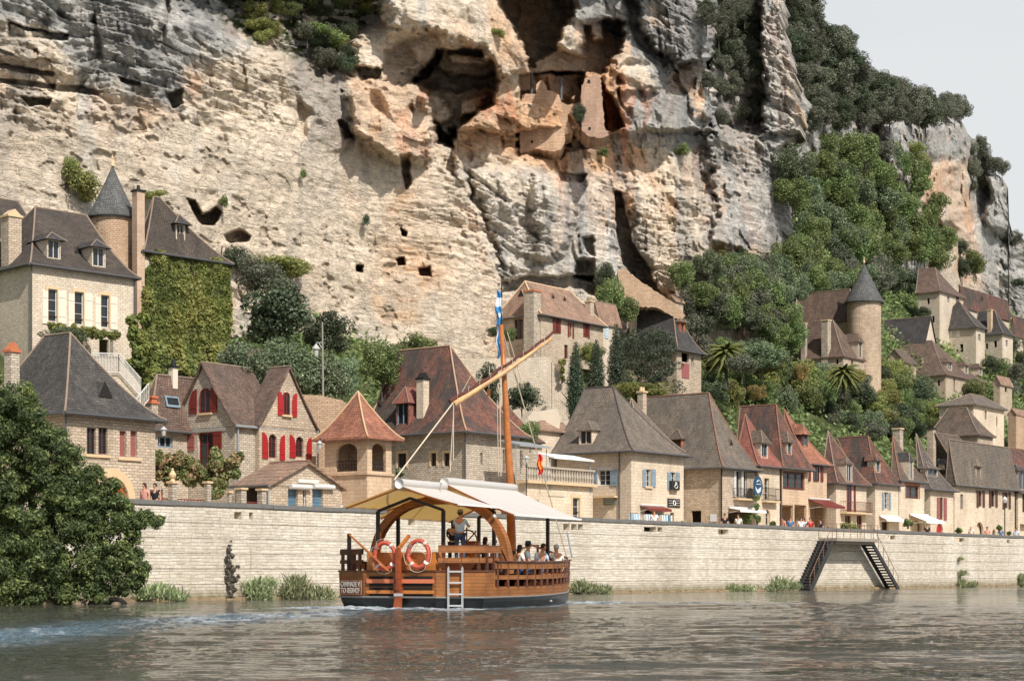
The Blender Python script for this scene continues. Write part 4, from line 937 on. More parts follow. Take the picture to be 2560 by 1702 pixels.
# terrace building
h = House('terrace_building', 'flat terrace building with ornate stone balustrade and pale slab left of the dormered house', 1316, 1296, 1482, 1207, t=5.2, wall=PLC, group=G1)
mb = MB(); mb.box(-.2, h.L+.1, -.3, h.D, h.H, h.H+.18); mb.build('terrace_slab', DRS, h.root)
bb = MB(); n_ = int(h.L/.28)
for i in range(n_):
    x = (i+.5)*h.L/n_; bb.lathe([(.09, 0), (.05, .12), (.1, .35), (.045, .6), (.09, .78)], (x, -.08, h.H+.18), 7)
bb.box(-.1, h.L, -.2, .04, h.H+.96, h.H+1.08); bb.build('balustrade', m_plain('weathered_balusters', srgb(170, 160, 144), .9, .3), h.root)
h.win('q', 1431, 1244, 1449, 1310, frame=FRW, surround=DRS, bars=0); h.win('q', 1330, 1250, 1348, 1310, frame=FRB, bars=0)
h.plate('q', 1370, 1229, 1409, 1240, m_plain('hanging_board', srgb(200, 186, 160), .6)); h.walls()
h = House('stone_house', 'small pale house behind the terrace, with pink roof, next to the dark cypress', 1345, 1300, 1425, 1072, t=13, wall=PLC, group=G1)
h.roof('x', 1352, 1052, gB=True, mat=R_PINK, o=.25, gut=None, p=1); h.walls()
# H7
h = House('stone_house', 'stone house with broad taupe hipped roof, blue grey shutters and one dormer', 1578, 1392, 1709, 1126, t=5.2, wall=PLC, group=G1)
h.roof('y', 1533, 966, pxB=1462, mat=R_TAUP, o=.42, p=1.3, tiles=m_plain('dark_mortar', srgb(90, 80, 76), .9, .1))
h.dormer('l', 1447, 1480, 1050, 1076, 1112, frame=FRW)
h.win('l', 1496, 1174, 1526, 1213, frame=FRW, surround=FRW); h.shutter('l', 1478, 1175, 1493, 1213, BLUG); h.shutter('l', 1528, 1175, 1543, 1214, BLUG)
h.win('q', 1614, 1173, 1627, 1216, frame=FRW, sill=True); h.shutter('q', 1606, 1173, 1613, 1217, BLUG); h.shutter('q', 1628, 1173, 1638, 1217, BLUG)
h.win('q', 1676, 1180, 1689, 1222, frame=FRW, sill=True); h.shutter('q', 1668, 1180, 1675, 1223, BLUG); h.shutter('q', 1690, 1180, 1698, 1224, BLUG)
BLK = m_plain('black_sign', srgb(44, 42, 40), .5); WHS = m_plain('white_marks', srgb(226, 222, 212), .6)
o1 = h.plate('q', 1671, 1202, 1690, 1224, BLK, out=.3); o2 = h.plate('q', 1668, 1246, 1699, 1268, BLK)
def ringmark(H_, f_, px, py, rx, ry, th, par, out, n=14, mat=WHS, name='mark'):
    a, z = H_.loc(f_, px, py); T = H_.tf(f_); a1, _ = H_.loc(f_, px+rx, py); ra = abs(a1-a); rz = ry/F*H_.Y
    mb = MB(); mb.tube([T(a+ra*math.cos(t), -out, z+rz*math.sin(t)) for t in [i*2*math.pi/n for i in range(n+1)]], th, 4); return mb.build(name, mat, par)
ringmark(h, 'q', 1680, 1216, 3.5, 4.5, .03, o1, .33); ringmark(h, 'q', 1680, 1208, 1.8, 2.2, .03, o1, .33); ringmark(h, 'q', 1684, 1257, 3, 6, .04, o2, .07)
mb = MB(); T = TFQ
for y in (1251, 1257, 1263):
    for x0, x1 in ((1670, 1679), (1688, 1697)):
        a, z = h.loc('q', x0, y); b, _ = h.loc('q', x1, y); mb.bar((a, -.065, z), (b, -.065, z), .05, .02)
mb.build('lettering_lines', WHS, o2)
h.awning('q', 1599, 1657, 1264, 1272, .7, REDD); h.win('q', 1607, 1270, 1641, 1330, arch=1, kind='void'); h.win('q', 1676, 1281, 1685, 1330, kind='void')
a, b, z0, z1 = h.rect('l', 1485, 1228, 1546, 1240); mb = MB(); mb.box(-.5, -.002, a, b, z0-.12, z0); mb.build('balcony_ledge', DRS, h.root)
sg = h.plate('l', 1511, 1243, 1541, 1262, m_plain('grey_green_sign', srgb(112, 116, 106), .6), out=.12)
mb = MB()
for i, y in enumerate((1247, 1252, 1257)):
    a, z = h.loc('l', 1515+i, y); b, _ = h.loc('l', 1537-i, y); mb.bar((-.135, a, z), (-.135, b, z), .05, .02)
mb.build('lettering_lines', WHS, sg)
h.drain(-.06, .9); h.walls()
h7b = House('stone_house', 'rear house with taupe roof stepping down behind the dormered house', 1612, 1560, 1700, 1120, t=9, wall=PLC, group=G1)
h7b.roof('y', 1578, 995, insB=1, mat=R_TAUP, o=.3); h7b.walls()
# H8
h = House('stone_house', 'wide house with brown grey roof, ochre stone side and white double doors on a balcony', 1803, 1606, 1888, 1167, t=5.2, wall=STN, group=G1)
h.roof('y', 1772, 982, pxB=1618, mat=R_TAUP, o=.4, p=1.28, tiles=MORTR); h.dormer('l', 1672, 1704, 1070, 1098, 1122, mat=R_BRWN, cheek=TERR, wn=False); h.vent('q', 1827, 1112, .5)
h.win('l', 1728, 1276, 1753, 1330, kind='void'); h.plate('l', 1776, 1285, 1791, 1303, m_plain('notice', srgb(205, 208, 212), .6))
h.win('q', 1840, 1176, 1852, 1242, frame=FRW, bars=0); h.win('q', 1858, 1176, 1868, 1242, frame=FRW, bars=0); h.shutter('q', 1834, 1176, 1839, 1242, FRW); h.shutter('q', 1853, 1176, 1857.5, 1242, FRW)
h.balcony('q', 1832, 1880, 1222, 1246, .5); h.awning('q', 1820, 1886, 1270, 1276, 1.0, CANV); h.win('q', 1820, 1280, 1880, 1330, kind='void')
h.chimney(1594, 1616, 978, y=h.D-.4, wall=STN, pots=2, z0=h.H); h.drain(-.06, -.06, IRON); h.walls()
sg = empty('hanging_sign', tuple(W(0, 0)), A0); bpy.data.objects.remove(sg)
# blue sign with pale mark
Y = Yt(1896, 4.2); sg = empty('hanging_sign', P(1896, 1217, Y), A0, 'round dark blue hanging sign with a white fish shaped mark above the ivy', 'sign')
mb = MB(); mb.prism([(.62*math.cos(t)*(1+.06*math.cos(5*t)), 0, .78*math.sin(t)) for t in [i*math.pi/10 for i in range(20)]], (0, .08, 0)); mb.build('board', m_plain('navy_sign', srgb(44, 70, 96), .5), sg)
mb = MB(); mb.prism([(-.45, 0, .05), (-.15, 0, -.22), (.38, 0, .02), (.3, 0, -.3), (-.1, 0, -.48), (-.4, 0, -.2)], (0, -.02, 0)); mb.tube([(-.3, -.02, .35), (0, -.02, .5), (.3, -.02, .34)], .04, 5); mb.tube([(-.35, -.02, .2), (.35, -.02, .2)], .03, 5); mb.build('painted_mark', m_plain('pale_blue_mark', srgb(196, 212, 222), .6), sg)
mb = MB(); mb.tube([(0, .04, .7), (0, .04, 1.1), (0, 1.3, 1.1)], .03, 5); mb.build('bracket', IRON, sg)
# H9
h = House('stone_house', 'narrow house with bright brick red roof side and dormer, balcony door above arched door', 1893, 1845, 1949, 1163, t=5.2, wall=PLC, group=G1)
h.roof('y', 1863, 1035, insB=.5, mat=R_REDL, o=.35, p=1.25, tiles=MORTR); h.dormer('q', 1903, 1920, 1074, 1108, 1146, mat=R_BRWN, frame=BLUG)
h.win('q', 1910, 1195, 1922, 1250, frame=FRW, bars=0, surround=DRS); h.balcony('q', 1904, 1938, 1221, 1252, .45); h.win('q', 1911, 1273, 1924, 1330, arch=1, frame=FRW, surround=DRS); h.walls()
# H10
h = House('stone_house', 'ochre house with deep open loggia, two dormers and a roof half dark half orange', 1953, 1852, 2020, 1168, t=5.2, wall=PLO, group=G1)
h.roof('y', 1940, 1011, pxB=1850, mat=R_RED, o=.4, p=1.2, tiles=MORTR); h.dormer('q', 1968, 1980, 1078, 1106, 1138, mat=R_BRWN, frame=BLUG)
h.win('q', 1957, 1178, 2012, 1224, kind='glass', bars=2, frame=FRB); h.win('q', 1955, 1262, 1983, 1330, kind='void'); h.win('q', 1986, 1262, 2016, 1330, kind='void'); h.drain(-.05, -.05); h.walls()
h = House('stone_house', 'ochre house with orange roof, red shutters and a red awning over its shop', 2018, 1990, 2067, 1158, t=5.6, wall=PLO, group=G1)
h.roof('y', 1960, 1022, insB=.5, mat=R_ORNG, o=.38, p=1.22, tiles=MORTR); h.dormer('q', 2007, 2019, 1058, 1086, 1118, mat=R_ORNG, cheek=R_RED, frame=BLUG)
h.win('q', 2033, 1162, 2046, 1202, frame=FRB); h.shutter('q', 2021, 1160, 2026, 1202, REDD); h.shutter('q', 2051, 1163, 2057, 1204, REDD); h.win('q', 2026, 1268, 2062, 1330, kind='void'); h.awning('q', 2020, 2072, 1248, 1266, 1.4, REDD); h.walls()
# H11
h = House('stone_house', 'house with plum red roof, tall stone dormer, tall bright red door and balcony', 2090, 2064, 2166, 1206, t=5.2, wall=PLC, lwall=STG, group=G1)
h.roof('y', 2070, 1077, insB=.8, mat=R_RED, o=.3, p=1.2, tiles=MORT); h.dormer('q', 2116, 2131, 1144, 1160, 1206, mat=R_PURP, cheek=STW, wn=True, ov=.08)
h.win('q', 2117, 1208, 2127, 1278, kind='door', frame=REDP); h.shutter('q', 2134, 1210, 2138, 1280, REDD); h.balcony('q', 2100, 2164, 1255, 1281, .6, mat=m_plain('brown_railing', srgb(110, 70, 58), .6))
h.win('q', 2112, 1288, 2128, 1330, frame=REDD); h.win('q', 2142, 1288, 2156, 1330, frame=REDD); h.walls()
# H12
h = House('stone_house', 'house with dark roof edged red, pale wall with one shuttered window above a white awning', 2188, 2166, 2246, 1207, t=5.2, wall=PLC, group=G1)
h.roof('y', 2170, 1090, pxB=2092, mat=R_RED, o=.3, p=1.2, tiles=MORTR); h.dormer('q', 2190, 2201, 1134, 1152, 1182, mat=R_RED, frame=BLUG)
h.win('q', 2210, 1230, 2221, 1272, frame=FRW); h.shutter('q', 2205, 1230, 2209, 1273, BLUG); h.shutter('q', 2222, 1231, 2226, 1274, BLUG); h.awning('q', 2197, 2244, 1290, 1299, .7, CANV); h.win('q', 2204, 1304, 2222, 1345, kind='void'); h.walls()
h = House('stone_house', 'house with stone gable dormer and square window above a striped cream awning', 2248, 2238, 2311, 1200, t=5.2, wall=PLC, group=G1)
h.roof('y', 2232, 1090, insB=.6, mat=R_BRWN, o=.25, p=1.25, tiles=MORTR); h.dormer('q', 2273, 2284, 1130, 1152, 1200, mat=R_DARK, cheek=PLC, ov=.05)
h.win('q', 2264, 1213, 2298, 1246, frame=FRB, surround=TERR); h.awning('q', 2272, 2318, 1286, 1304, 1.6, CANV); h.win('q', 2280, 1300, 2304, 1350, kind='void', arch=.4); h.chimney(2232, 2258, 1070, y=2.8, wall=STG, z0=h.H); h.walls()
# H14 group
h = House('stone_house', 'house with mottled grey flared roof, long red shutters and a small red arched door', 2326, 2312, 2384, 1222, t=5.2, wall=PLC, group=G1)
h.roof('y', 2290, 1084, insB=.8, mat=m_roof('roof_lichen', srgb(120,108,98), srgb(96,86,80), srgb(84,78,74), .5, lich=.6), o=.35, p=1.5, tiles=MORT); h.dormer('q', 2318, 2344, 1152, 1172, 1192, frame=BLUG); h.dormer('q', 2362, 2378, 1146, 1160, 1174)
h.win('q', 2350, 1243, 2358, 1298, frame=REDD); h.shutter('q', 2342, 1243, 2349, 1299, REDF); h.shutter('q', 2359, 1244, 2366, 1300, REDF); h.win('q', 2341, 1307, 2358, 1350, arch=1, kind='door', frame=REDP); h.walls()
h = House('stone_house', 'long cream house with brown shutters and a dark arched doorway near the right edge', 2386, 2376, 2538, 1211, t=5.4, wall=PLC, group=G1)
h.roof('x', 2372, 1098, insB=1.0, mat=R_TAUP, o=.35, p=1.25, tiles=MORT); h.dormer('q', 2440, 2452, 1142, 1166, 1195, frame=BLUG, cheek=PLC)
for x0, x1, y in ((2447, 2455, 1226), (2478, 2487, 1226), (2512, 2520, 1230)):
    h.win('q', x0, y, x1, y+40, frame=FRB); h.shutter('q', x0-6, y, x0-1, y+42, FRB); h.shutter('q', x1+1, y, x1+6, y+42, FRB)
h.win('q', 2401, 1235, 2408, 1272, kind='door', frame=GUT); h.win('q', 2440, 1304, 2459, 1350, arch=1, kind='void'); h.win('q', 2481, 1322, 2489, 1350, arch=1, kind='void'); h.drain(h.L-.1, -.08, IRON); h.walls()
h = House('stone_house', 'last house at the right edge, dark eaves and a doorway cut by the frame', 2545, 2530, 2640, 1230, t=5.2, wall=PLC, group=G1)
h.roof('y', 2500, 1130, insB=1, mat=R_RED, o=.3, p=1.3); h.dormer('q', 2545, 2570, 1160, 1178, 1225, mat=R_DARK, cheek=STG); h.win('q', 2556, 1235, 2566, 1280, frame=FRB); h.win('q', 2550, 1310, 2580, 1360, kind='void'); h.walls()
h = House('stone_house', 'rear house with long red tiled roof above the cream house at the right', 2520, 2400, 2640, 1180, t=11, wall=STG, group=G1)
h.roof('x', 2430, 1106, insB=1, mat=R_RED, o=.3, p=1.1, tiles=MORTR, gut=None, c=2); h.walls()
h = House('stone_house', 'rear house with smooth brown roof and chimney between the lichen roof and the red roof', 2400, 2345, 2470, 1180, t=10, wall=STG, group=G1)
h.roof('x', 2338, 1082, pxB=2395, mat=R_BRWN, o=.3, p=1.2, gut=None); h.chimney(2318, 2340, 1070, y=1.5, wall=STN, z0=h.H, cap=IRON); h.walls()
# ================================================================ houses on the hillside
# U1 white house, top left
YW = math.atan2(1, .99)
h = House('manor_house', 'large pale house at far left with three tall windows, cream shutters and two dormers', 80, -140, 334, 660, t=27, yaw=YW, zb=zat(905, Yt(80, 27)), wall=STW, group=G2)
h.roof('x', 88, 518, pxB=216, mat=R_WHIT, o=.3, p=1.3)
h.dormer('q', 118, 152, 579, 601, 648, mat=R_DARK, frame=FRW, ov=.25); h.dormer('q', 230, 264, 597, 620, 668, mat=R_DARK, frame=FRW, ov=.25)
for x0, x1, y0, y1, sl1, sr in ((120, 143, 723, 803, (105, 119), (145, 165)), (186, 209, 730, 811, (170, 185), (211, 230)), (252, 273, 738, 818, (237, 251), (276, 293))):
    h.win('q', x0, y0, x1, y1, frame=FRW, bars=0, surround=DRS); h.shutter('q', sl1[0], y0+4, sl1[1], y1+6, CREAM); h.shutter('q', sr[0], y0+4, sr[1], y1+6, CREAM)
h.win('q', 190, 842, 212, 885, kind='void'); h.win('q', 248, 848, 272, 890, kind='void'); h.vent('q', 195, 634, .5)
h.chimney(5, 52, 540, x=.5, wall=STN, z0=h.H*.9, k=1.3, pots=-1); h.drain(-.07, -.06); h.drain(h.L+.02, -.08); h.walls()
h = House('stone_house', 'tall dark hipped roof block at the left edge behind the pale house', 40, -200, 150, 640, t=31, yaw=YW, zb=15, wall=STG, group=G2)
h.roof('x', -60, 487, pxB=46, mat=R_WHIT, o=.3, p=1.3); h.walls()
R1 = m_roof('cone_slate', srgb(112,112,108), srgb(90,91,89), srgb(76,77,77), .4, row=.13, tw=.14, lich=.3)
cone_tower('round_tower', 'round stone tower with tall grey cone roof beside the pale house, upper left', 229, 334, 412, 545, 760, 33, STO, R1)
# tall chimney and ivy house
h = House('ivy_house', 'house wholly covered in green creeper with dark roof, dormer and tall ochre chimney', 362, 345, 568, 628, t=30, yaw=YW, zb=zat(870, Yt(362, 30)), wall=STW, group=G2)
h.roof('x', 384, 492, pxB=399, mat=R_WHIT, o=.3, p=1.3); h.dormer('q', 440, 463, 535, 562, 604, mat=R_DARK, ov=.3)
h.chimney(331, 361, 476, x=-.4, wall=m_stone('chimney_ochre', srgb(200,160,118), srgb(192,150,108), srgb(186,146,104), bw=1.2, rh=.5, bump=.1), z0=0, cap=IRON, pots=1)
h.win('q', 470, 650, 482, 694, kind='void'); h.win('q', 505, 878, 512, 905, kind='void'); h.walls(); IVYH = h
# mid: curved long house
h = House('stone_house', 'long pale house with pinkish roof and tall stone chimney above the white retaining wall', 1352, 1243, 1508, 786, t=33, zb=zat(905, Yt(1352, 33)), wall=STN, group=G2)
h.roof('x', 1312, 703, pxB=1425, mat=R_PINK, o=.3, p=1.1, gut=GUT, tiles=m_plain('cream_verge', srgb(214,184,150), .9))
h.win('l', 1286, 798, 1308, 848, frame=REDD, surround=None); h.win('q', 1389, 796, 1395, 832, frame=REDD); h.shutter('q', 1382, 795, 1388, 833, REDD); h.shutter('q', 1397, 797, 1401, 834, REDD)
for x in (1421, 1460): h.win('q', x+3, 806, x+8, 842, frame=REDD); h.shutter('q', x-2, 805, x+1, 842, REDD); h.shutter('q', x+10, 807, x+13, 846, REDD)
h.win('q', 1411, 862, 1420, 896, frame=REDD); h.chimney(1312, 1350, 727, x=-.35, wall=STG, z0=0, cap=TERR, k=1.25)
h.chimney(1463, 1485, 752, y=.8, wall=STN, z0=h.H)
h.vent('l', 1303, 740, .6); 
for q in (1382, 1411): h.vent('q', q, 745+(q-1382)*.22, .45)
h.walls()
h = House('stone_house', 'small house end with weathered orange roof and pale blue shutter beside the cypresses', 1500, 1478, 1548, 808, t=36, zb=15, wall=STW, group=G2)
h.roof('x', 1482, 752, gB=True, gA=True, mat=R_PINK, o=.2, p=1, gut=None); h.shutter('q', 1512, 818, 1520, 846, m_plain('sky_blue_paint', srgb(170, 196, 210), .6)); h.walls()
def retain(name, label, pts, Y, wall, thick, cat='wall'):
    mb = MB(); q = [P(x, y, Y) for x, y in pts]; o0 = q[0].copy(); mb.prism([p-o0 for p in q], (-thick*.5, thick, 0)); return tag(mb.build(name, wall, None, loc=o0), label, cat)
retain('retaining_wall', 'high pale stone retaining wall below the long house with the tall chimney', [(1150,896),(1372,893),(1378,900),(1380,1110),(1150,1110)], Yt(1300, 29), STW, 3)
retain('retaining_wall', 'narrow buttressed end of the pale retaining wall next to the first cypress', [(1380,905),(1402,940),(1410,905),(1424,905),(1424,1110),(1380,1110)], Yt(1400, 28), STW, 3)
retain('retaining_wall', 'long ochre garden wall with dark coping behind the gallery turret', [(700,983),(800,988),(855,1000),(900,1030),(900,1200),(700,1200)], Yt(800, 13), STO, 1)
retain('ramp', 'pale sloping ramp road rising beside the bushes right of the mast', [(1305,1062),(1330,1030),(1345,1028),(1392,1020),(1402,1045),(1398,1075)], Yt(1360, 14), m_plain('pale_road', srgb(206, 192, 170), .9), 1, 'ramp')
# M2
h = House('stone_house', 'house with steep dark roof, orange framed dormer and red shutter amid dark trees', 1692, 1540, 1753, 874, t=33, zb=12, wall=STN, group=G2)
h.roof('y', 1682, 766, pxB=1592, mat=R_DARK, o=.4, p=1.4); h.dormer('q', 1700, 1712, 786, 806, 832, mat=R_BRWN, cheek=TERR, frame=TERR)
h.chimney(1574, 1592, 757, y=h.D-1.2, wall=STW, z0=h.H); h.plate('q', 1704, 908, 1722, 945, REDF, 'shutter'); h.win('q', 1704, 882, 1722, 905, kind='void'); h.win('q', 1728, 893, 1734, 916, frame=FRW); h.walls()
h = House('tiny_hut', 'tiny stone hut with pinkish roof at the foot of the pale cliff', 1688, 1672, 1708, 752, t=38, zb=24, wall=STN, group=G2)
h.roof('x', 1676, 738, gA=True, gB=True, mat=R_PINK, o=.15, p=1, gut=None); h.walls()
# castle
h = House('castle', 'castle wing with long mottled brown roof and chimney left of the round tower', 2120, 1974, 2150, 802, t=44, zb=18, wall=STN, group=G2)
h.roof('y', 2125, 722, pxB=1992, mat=R_PURP, o=.2, p=1.05, gut=None, tiles=MORT); h.chimney(1972, 1992, 708, y=h.D-.4, wall=STG, z0=h.H*.6, k=1.2); h.walls()
R2 = R1
cone_tower('round_tower', 'slim round castle tower with pointed grey cone roof in the right hillside village', 2118, 2202, 655, 757, 1020, 41, m_stone('tower_rubble', srgb(208,176,134), srgb(184,150,110), srgb(158,128,94), bw=.35, rh=.16, bump=.7, stain=.6), R2)
h = House('castle_annex', 'annex with several steep small roofs in front of the round castle tower', 2108, 2000, 2160, 890, t=38, zb=16, wall=STN, group=G2)
h.roof('y', 2082, 800, pxB=2010, mat=R_PURP, o=.2, p=1.15, gut=None); h.chimney(2055, 2076, 800, x=.25, wall=STG, z0=h.H*.8, k=1.2); h.chimney(2003, 2017, 808, y=h.D-.5, wall=STG, z0=0, k=1.2)
h.dormer('q', 2146, 2156, 832, 856, 896, mat=R_PURP, cheek=PLC); h.win('q', 2138, 800, 2150, 820, kind='void') if False else None; h.win('l', 2090, 898, 2096, 910, kind='void'); h.win('q', 2128, 900, 2133, 914, kind='void'); h.walls()
h = House('stone_house', 'tall house with steep brown roof and pale wall below the right cliff', 2349, 2296, 2408, 728, t=57, zb=30, wall=STW, group=G2)
h.roof('y', 2338, 669, pxB=2296, mat=R_PURP, o=.35, p=1.3, gut=None); h.win('q', 2368, 738, 2374, 756, frame=FRW); h.win('q', 2390, 742, 2396, 758, frame=FRB); h.win('l', 2318, 745, 2324, 760, kind='void'); h.win('l', 2330, 790, 2336, 806, kind='void'); h.win('q', 2380, 790, 2387, 806, frame=FRB); h.walls()
h = House('stone_house', 'house with broad red roof and pale gable end at the foot of the right bluff', 2405, 2395, 2523, 768, t=62, zb=30, wall=STW, group=G2)
h.roof('x', 2402, 714, gA=True, gB=True, mat=R_RED, o=.2, p=1, gut=None); h.vent('q', 2455, 750, .8); h.win('q', 2488, 784, 2496, 790, kind='void'); h.walls()
h = House('stone_house', 'pale house under a grey pyramid roof in the right hillside village', 2440, 2335, 2462, 818, t=52, zb=26, wall=STW, group=G2)
h.roof('y', 2396, 750, pxB=2395.5, mat=R_GREY, o=.4, p=1.15, gut=None)
for x in (2340, 2356, 2372, 2392): h.shutter('l', x, 826, x+8, 842, FRW)
h.win('q', 2445, 835, 2452, 852, frame=FRW); h.win('l', 2400, 860, 2408, 880, kind='void')
h.walls()
h = House('stone_house', 'house with dark roof and ochre chimney at the right of the pyramid roof', 2506, 2440, 2532, 834, t=54, zb=24, wall=STW, group=G2)
h.roof('y', 2486, 775, pxB=2445, mat=R_DARK, o=.35, p=1.25, gut=None); h.chimney(2468, 2482, 774, x=.3, wall=PLO, z0=h.H, cap=DRS); h.win('q', 2514, 850, 2520, 866, frame=FRW); h.win('l', 2485, 852, 2492, 868, kind='void'); h.win('l', 2464, 858, 2470, 872, kind='void'); h.walls()
h = House('stone_house', 'house with pale gable wall and long mossy roof with small dormer', 2312, 2206, 2338, 856, t=50, zb=22, wall=STW, group=G2)
h.roof('y', 2316, 790, gA=True, pxB=2210, mat=R_DARK, o=.2, p=1.0, gut=None); h.dormer('l', 2222, 2234, 822, 838, 858, cheek=STG); h.walls()
h = House('stone_house', 'wide hillside house with brown roof and three dormers facing right', 2364, 2215, 2462, 936, t=43, zb=20, wall=STN, group=G2)
h.roof('y', 2330, 851, pxB=2240, mat=R_PURP, o=.3, p=1.25, gut=None)
h.dormer('q', 2370, 2380, 893, 906, 926, cheek=PLC); h.dormer('q', 2412, 2421, 902, 914, 934, cheek=PLC); h.dormer('q', 2448, 2456, 908, 920, 938, cheek=PLC); h.win('q', 2384, 946, 2388, 980, kind='void'); h.win('q', 2420, 952, 2427, 966, frame=FRB); h.win('l', 2344, 950, 2350, 964, frame=FRB); h.walls()
h = House('stone_house', 'cream house with low hipped roof at right, above the quay roofs', 2434, 2348, 2510, 1010, t=28, zb=8, wall=PLC, group=G2)
h.roof('x', 2425, 984, insB=1.5, mat=R_TAUP, o=.4, p=1.05, gut=None); h.win('q', 2462, 1026, 2467, 1048, kind='void'); h.win('q', 2490, 1042, 2493, 1064, kind='void'); h.walls()
h = House('stone_house', 'dark brown steep roof in front of the cream house with the low hipped roof', 2445, 2320, 2482, 1086, t=17, zb=6, wall=STN, group=G2)
h.roof('y', 2416, 1018, pxB=2370, mat=R_BRWN, o=.3, p=1.25, gut=None); h.walls()
h = House('stone_house', 'ochre walled ruin at the right edge among the shrubs', 2540, 2520, 2620, 1035, t=30, zb=12, wall=STO, group=G2)
h.roof('x', 2530, 1020, gA=True, gB=True, mat=R_PINK, o=.1, p=1, gut=None); h.walls()
h = House('stone_house', 'small cottage with mossy brown roof between the castle tower and the gabled wall', 2262, 2212, 2290, 905, t=45, zb=20, wall=STN, group=G2)
h.roof('x', 2225, 872, gA=True, gB=True, mat=R_BRWN, o=.2, p=1.05, gut=None); h.win('q', 2272, 912, 2278, 924, kind='void'); h.walls()
h = House('stone_house', 'small lean house of rough stone right of the pyramid roof, under the red roof', 2475, 2452, 2500, 812, t=58, zb=28, wall=STG, group=G2)
h.roof('y', 2470, 790, gA=True, mat=R_DARK, o=.2, p=1.0, gut=None); h.win('q', 2484, 818, 2489, 828, kind='void'); h.walls()
h = House('stone_house', 'little outbuilding with tan roof beside the neat round bush', 2500, 2484, 2530, 960, t=40, zb=18, wall=STN, group=G2)
h.roof('x', 2490, 938, gA=True, gB=True, mat=R_PINK, o=.2, p=1.0, gut=None); h.win('q', 2512, 968, 2518, 980, kind='void'); h.walls()
h = House('stone_house', 'red roof at the right edge of the picture below the grey bluff', 2536, 2528, 2640, 840, t=58, zb=28, wall=STW, group=G2)
h.roof('x', 2532, 788, gA=True, gB=True, mat=R_RED, o=.2, p=1, gut=None); h.walls()
# ================================================================ vegetation
RS = np.random.RandomState(11)
def leaf_mesh(name, blobs, n, size, mats, seed=1, asp=.55, shell=.72, down=0.0, jit=.35):
    rs = np.random.RandomState(seed); B = np.array([b[:3] for b in blobs]); R = np.array([b[3] for b in blobs])
    sq = np.array([b[4] if len(b) > 4 else 1.0 for b in blobs])
    p = R**2; p /= p.sum(); i = rs.choice(len(blobs), n, p=p)
    d = rs.normal(size=(n, 3)); d /= np.linalg.norm(d, axis=1)[:, None]
    rad = R[i]*(shell+(1.06-shell)*rs.rand(n)**.7); q = d*rad[:, None]; q[:, 2] *= sq[i]
    lump = 1+.18*(fbm(d[:, 0]*2.2+i*3.1, d[:, 1]*2.2+d[:, 2]*2.1, 2, seed)-.5)*2; c = B[i]+q*lump[:, None]
    nrm = d+rs.normal(size=(n, 3))*.75+np.array([0, 0, .35]); nrm /= np.linalg.norm(nrm, axis=1)[:, None]
    a = np.cross(nrm, rs.normal(size=(n, 3))); a /= np.linalg.norm(a, axis=1)[:, None]; b = np.cross(nrm, a)
    s = size*(1-jit+2*jit*rs.rand(n)); a *= s[:, None]; b *= (s*asp)[:, None]
    fold = nrm*(s*.18)[:, None]
    v = np.stack([c-a, c+b+fold, c+a, c-b+fold], 1).reshape(-1, 3)
    br = rs.rand(len(blobs)); col = np.zeros((n, 4)); col[:, 0] = np.clip(.45*br[i]+.55*rs.rand(n), 0, 1); col[:, 1] = rs.rand(n); col[:, 3] = 1
    return np_mesh(name, v, np.arange(4*n).reshape(n, 4), mats, False, np.repeat(col, 4, 0))
def crown_blobs(k, rx, rz, cz, br, seed, flat=1.0):
    rs = np.random.RandomState(seed); out = []
    for j in range(k):
        d = rs.normal(size=3); d /= np.linalg.norm(d); r = rs.rand()**.45
        out.append((d[0]*rx*r, d[1]*rx*r, cz+d[2]*rz*r, br*(.6+.8*rs.rand()), flat))
    return out
L_MID = m_leaf('leaf_green', (.045,.072,.018), (.085,.125,.03), (.17,.195,.055))
L_DRK = m_leaf('leaf_dark', (.02,.032,.014), (.035,.05,.022), (.07,.085,.04), .18)
L_OLV = m_leaf('leaf_grey_oak', (.045,.052,.032), (.075,.082,.05), (.14,.14,.09), .18)
L_LAU = m_leaf('leaf_bluish', (.045,.068,.03), (.08,.112,.05), (.15,.19,.10), .25)
L_YEL = m_leaf('leaf_yellow_green', (.075,.10,.02), (.13,.15,.03), (.22,.20,.045), .35)
L_CYP = m_leaf('leaf_cypress', (.018,.03,.014), (.03,.045,.022), (.05,.07,.035), .1)
L_ORG = m_leaf('leaf_orange', (.10,.11,.02), (.18,.16,.03), (.42,.22,.05), .35)
L_IVY = m_leaf('leaf_ivy', (.045,.075,.012), (.10,.135,.02), (.21,.205,.03), .3)
L_NEAR = m_leaf('leaf_near_tree', (.03,.052,.02), (.065,.105,.03), (.20,.26,.055), .45)
BARK = m_plain('bark', (.09,.075,.06,1), .9, .3)
def trunk_mesh(name, h, r, seed, limbs=5, spread=.25, z0=.0):
    rs = random.Random(seed); mb = MB(); top = Vector((rs.uniform(-.04, .04), rs.uniform(-.04, .04), h))
    mb.tube([(0, 0, z0-.15), (.005, .003, h*.4), top], r, 7, 0, r*.45)
    for i in range(limbs):
        z = h*(.35+.6*i/limbs); t = i*2.4+rs.random(); e = Vector((math.cos(t)*spread, math.sin(t)*spread, z+h*.35)); mb.tube([(0, 0, z), (e.x*.5, e.y*.5, z+h*.12), e], r*.4, 5, 0, r*.12)
    me = bpy.data.meshes.new(name); me.from_pydata(mb.v, [], mb.f); me.materials.append(BARK); return me
KINDS = {}
def kind(name, mat, blobs, n, size, seed, trunk=True, **kw):
    KINDS[name] = (leaf_mesh('crown', blobs, n, size, [mat], seed, **kw), trunk_mesh('trunk', .55, .022, seed) if trunk else None)
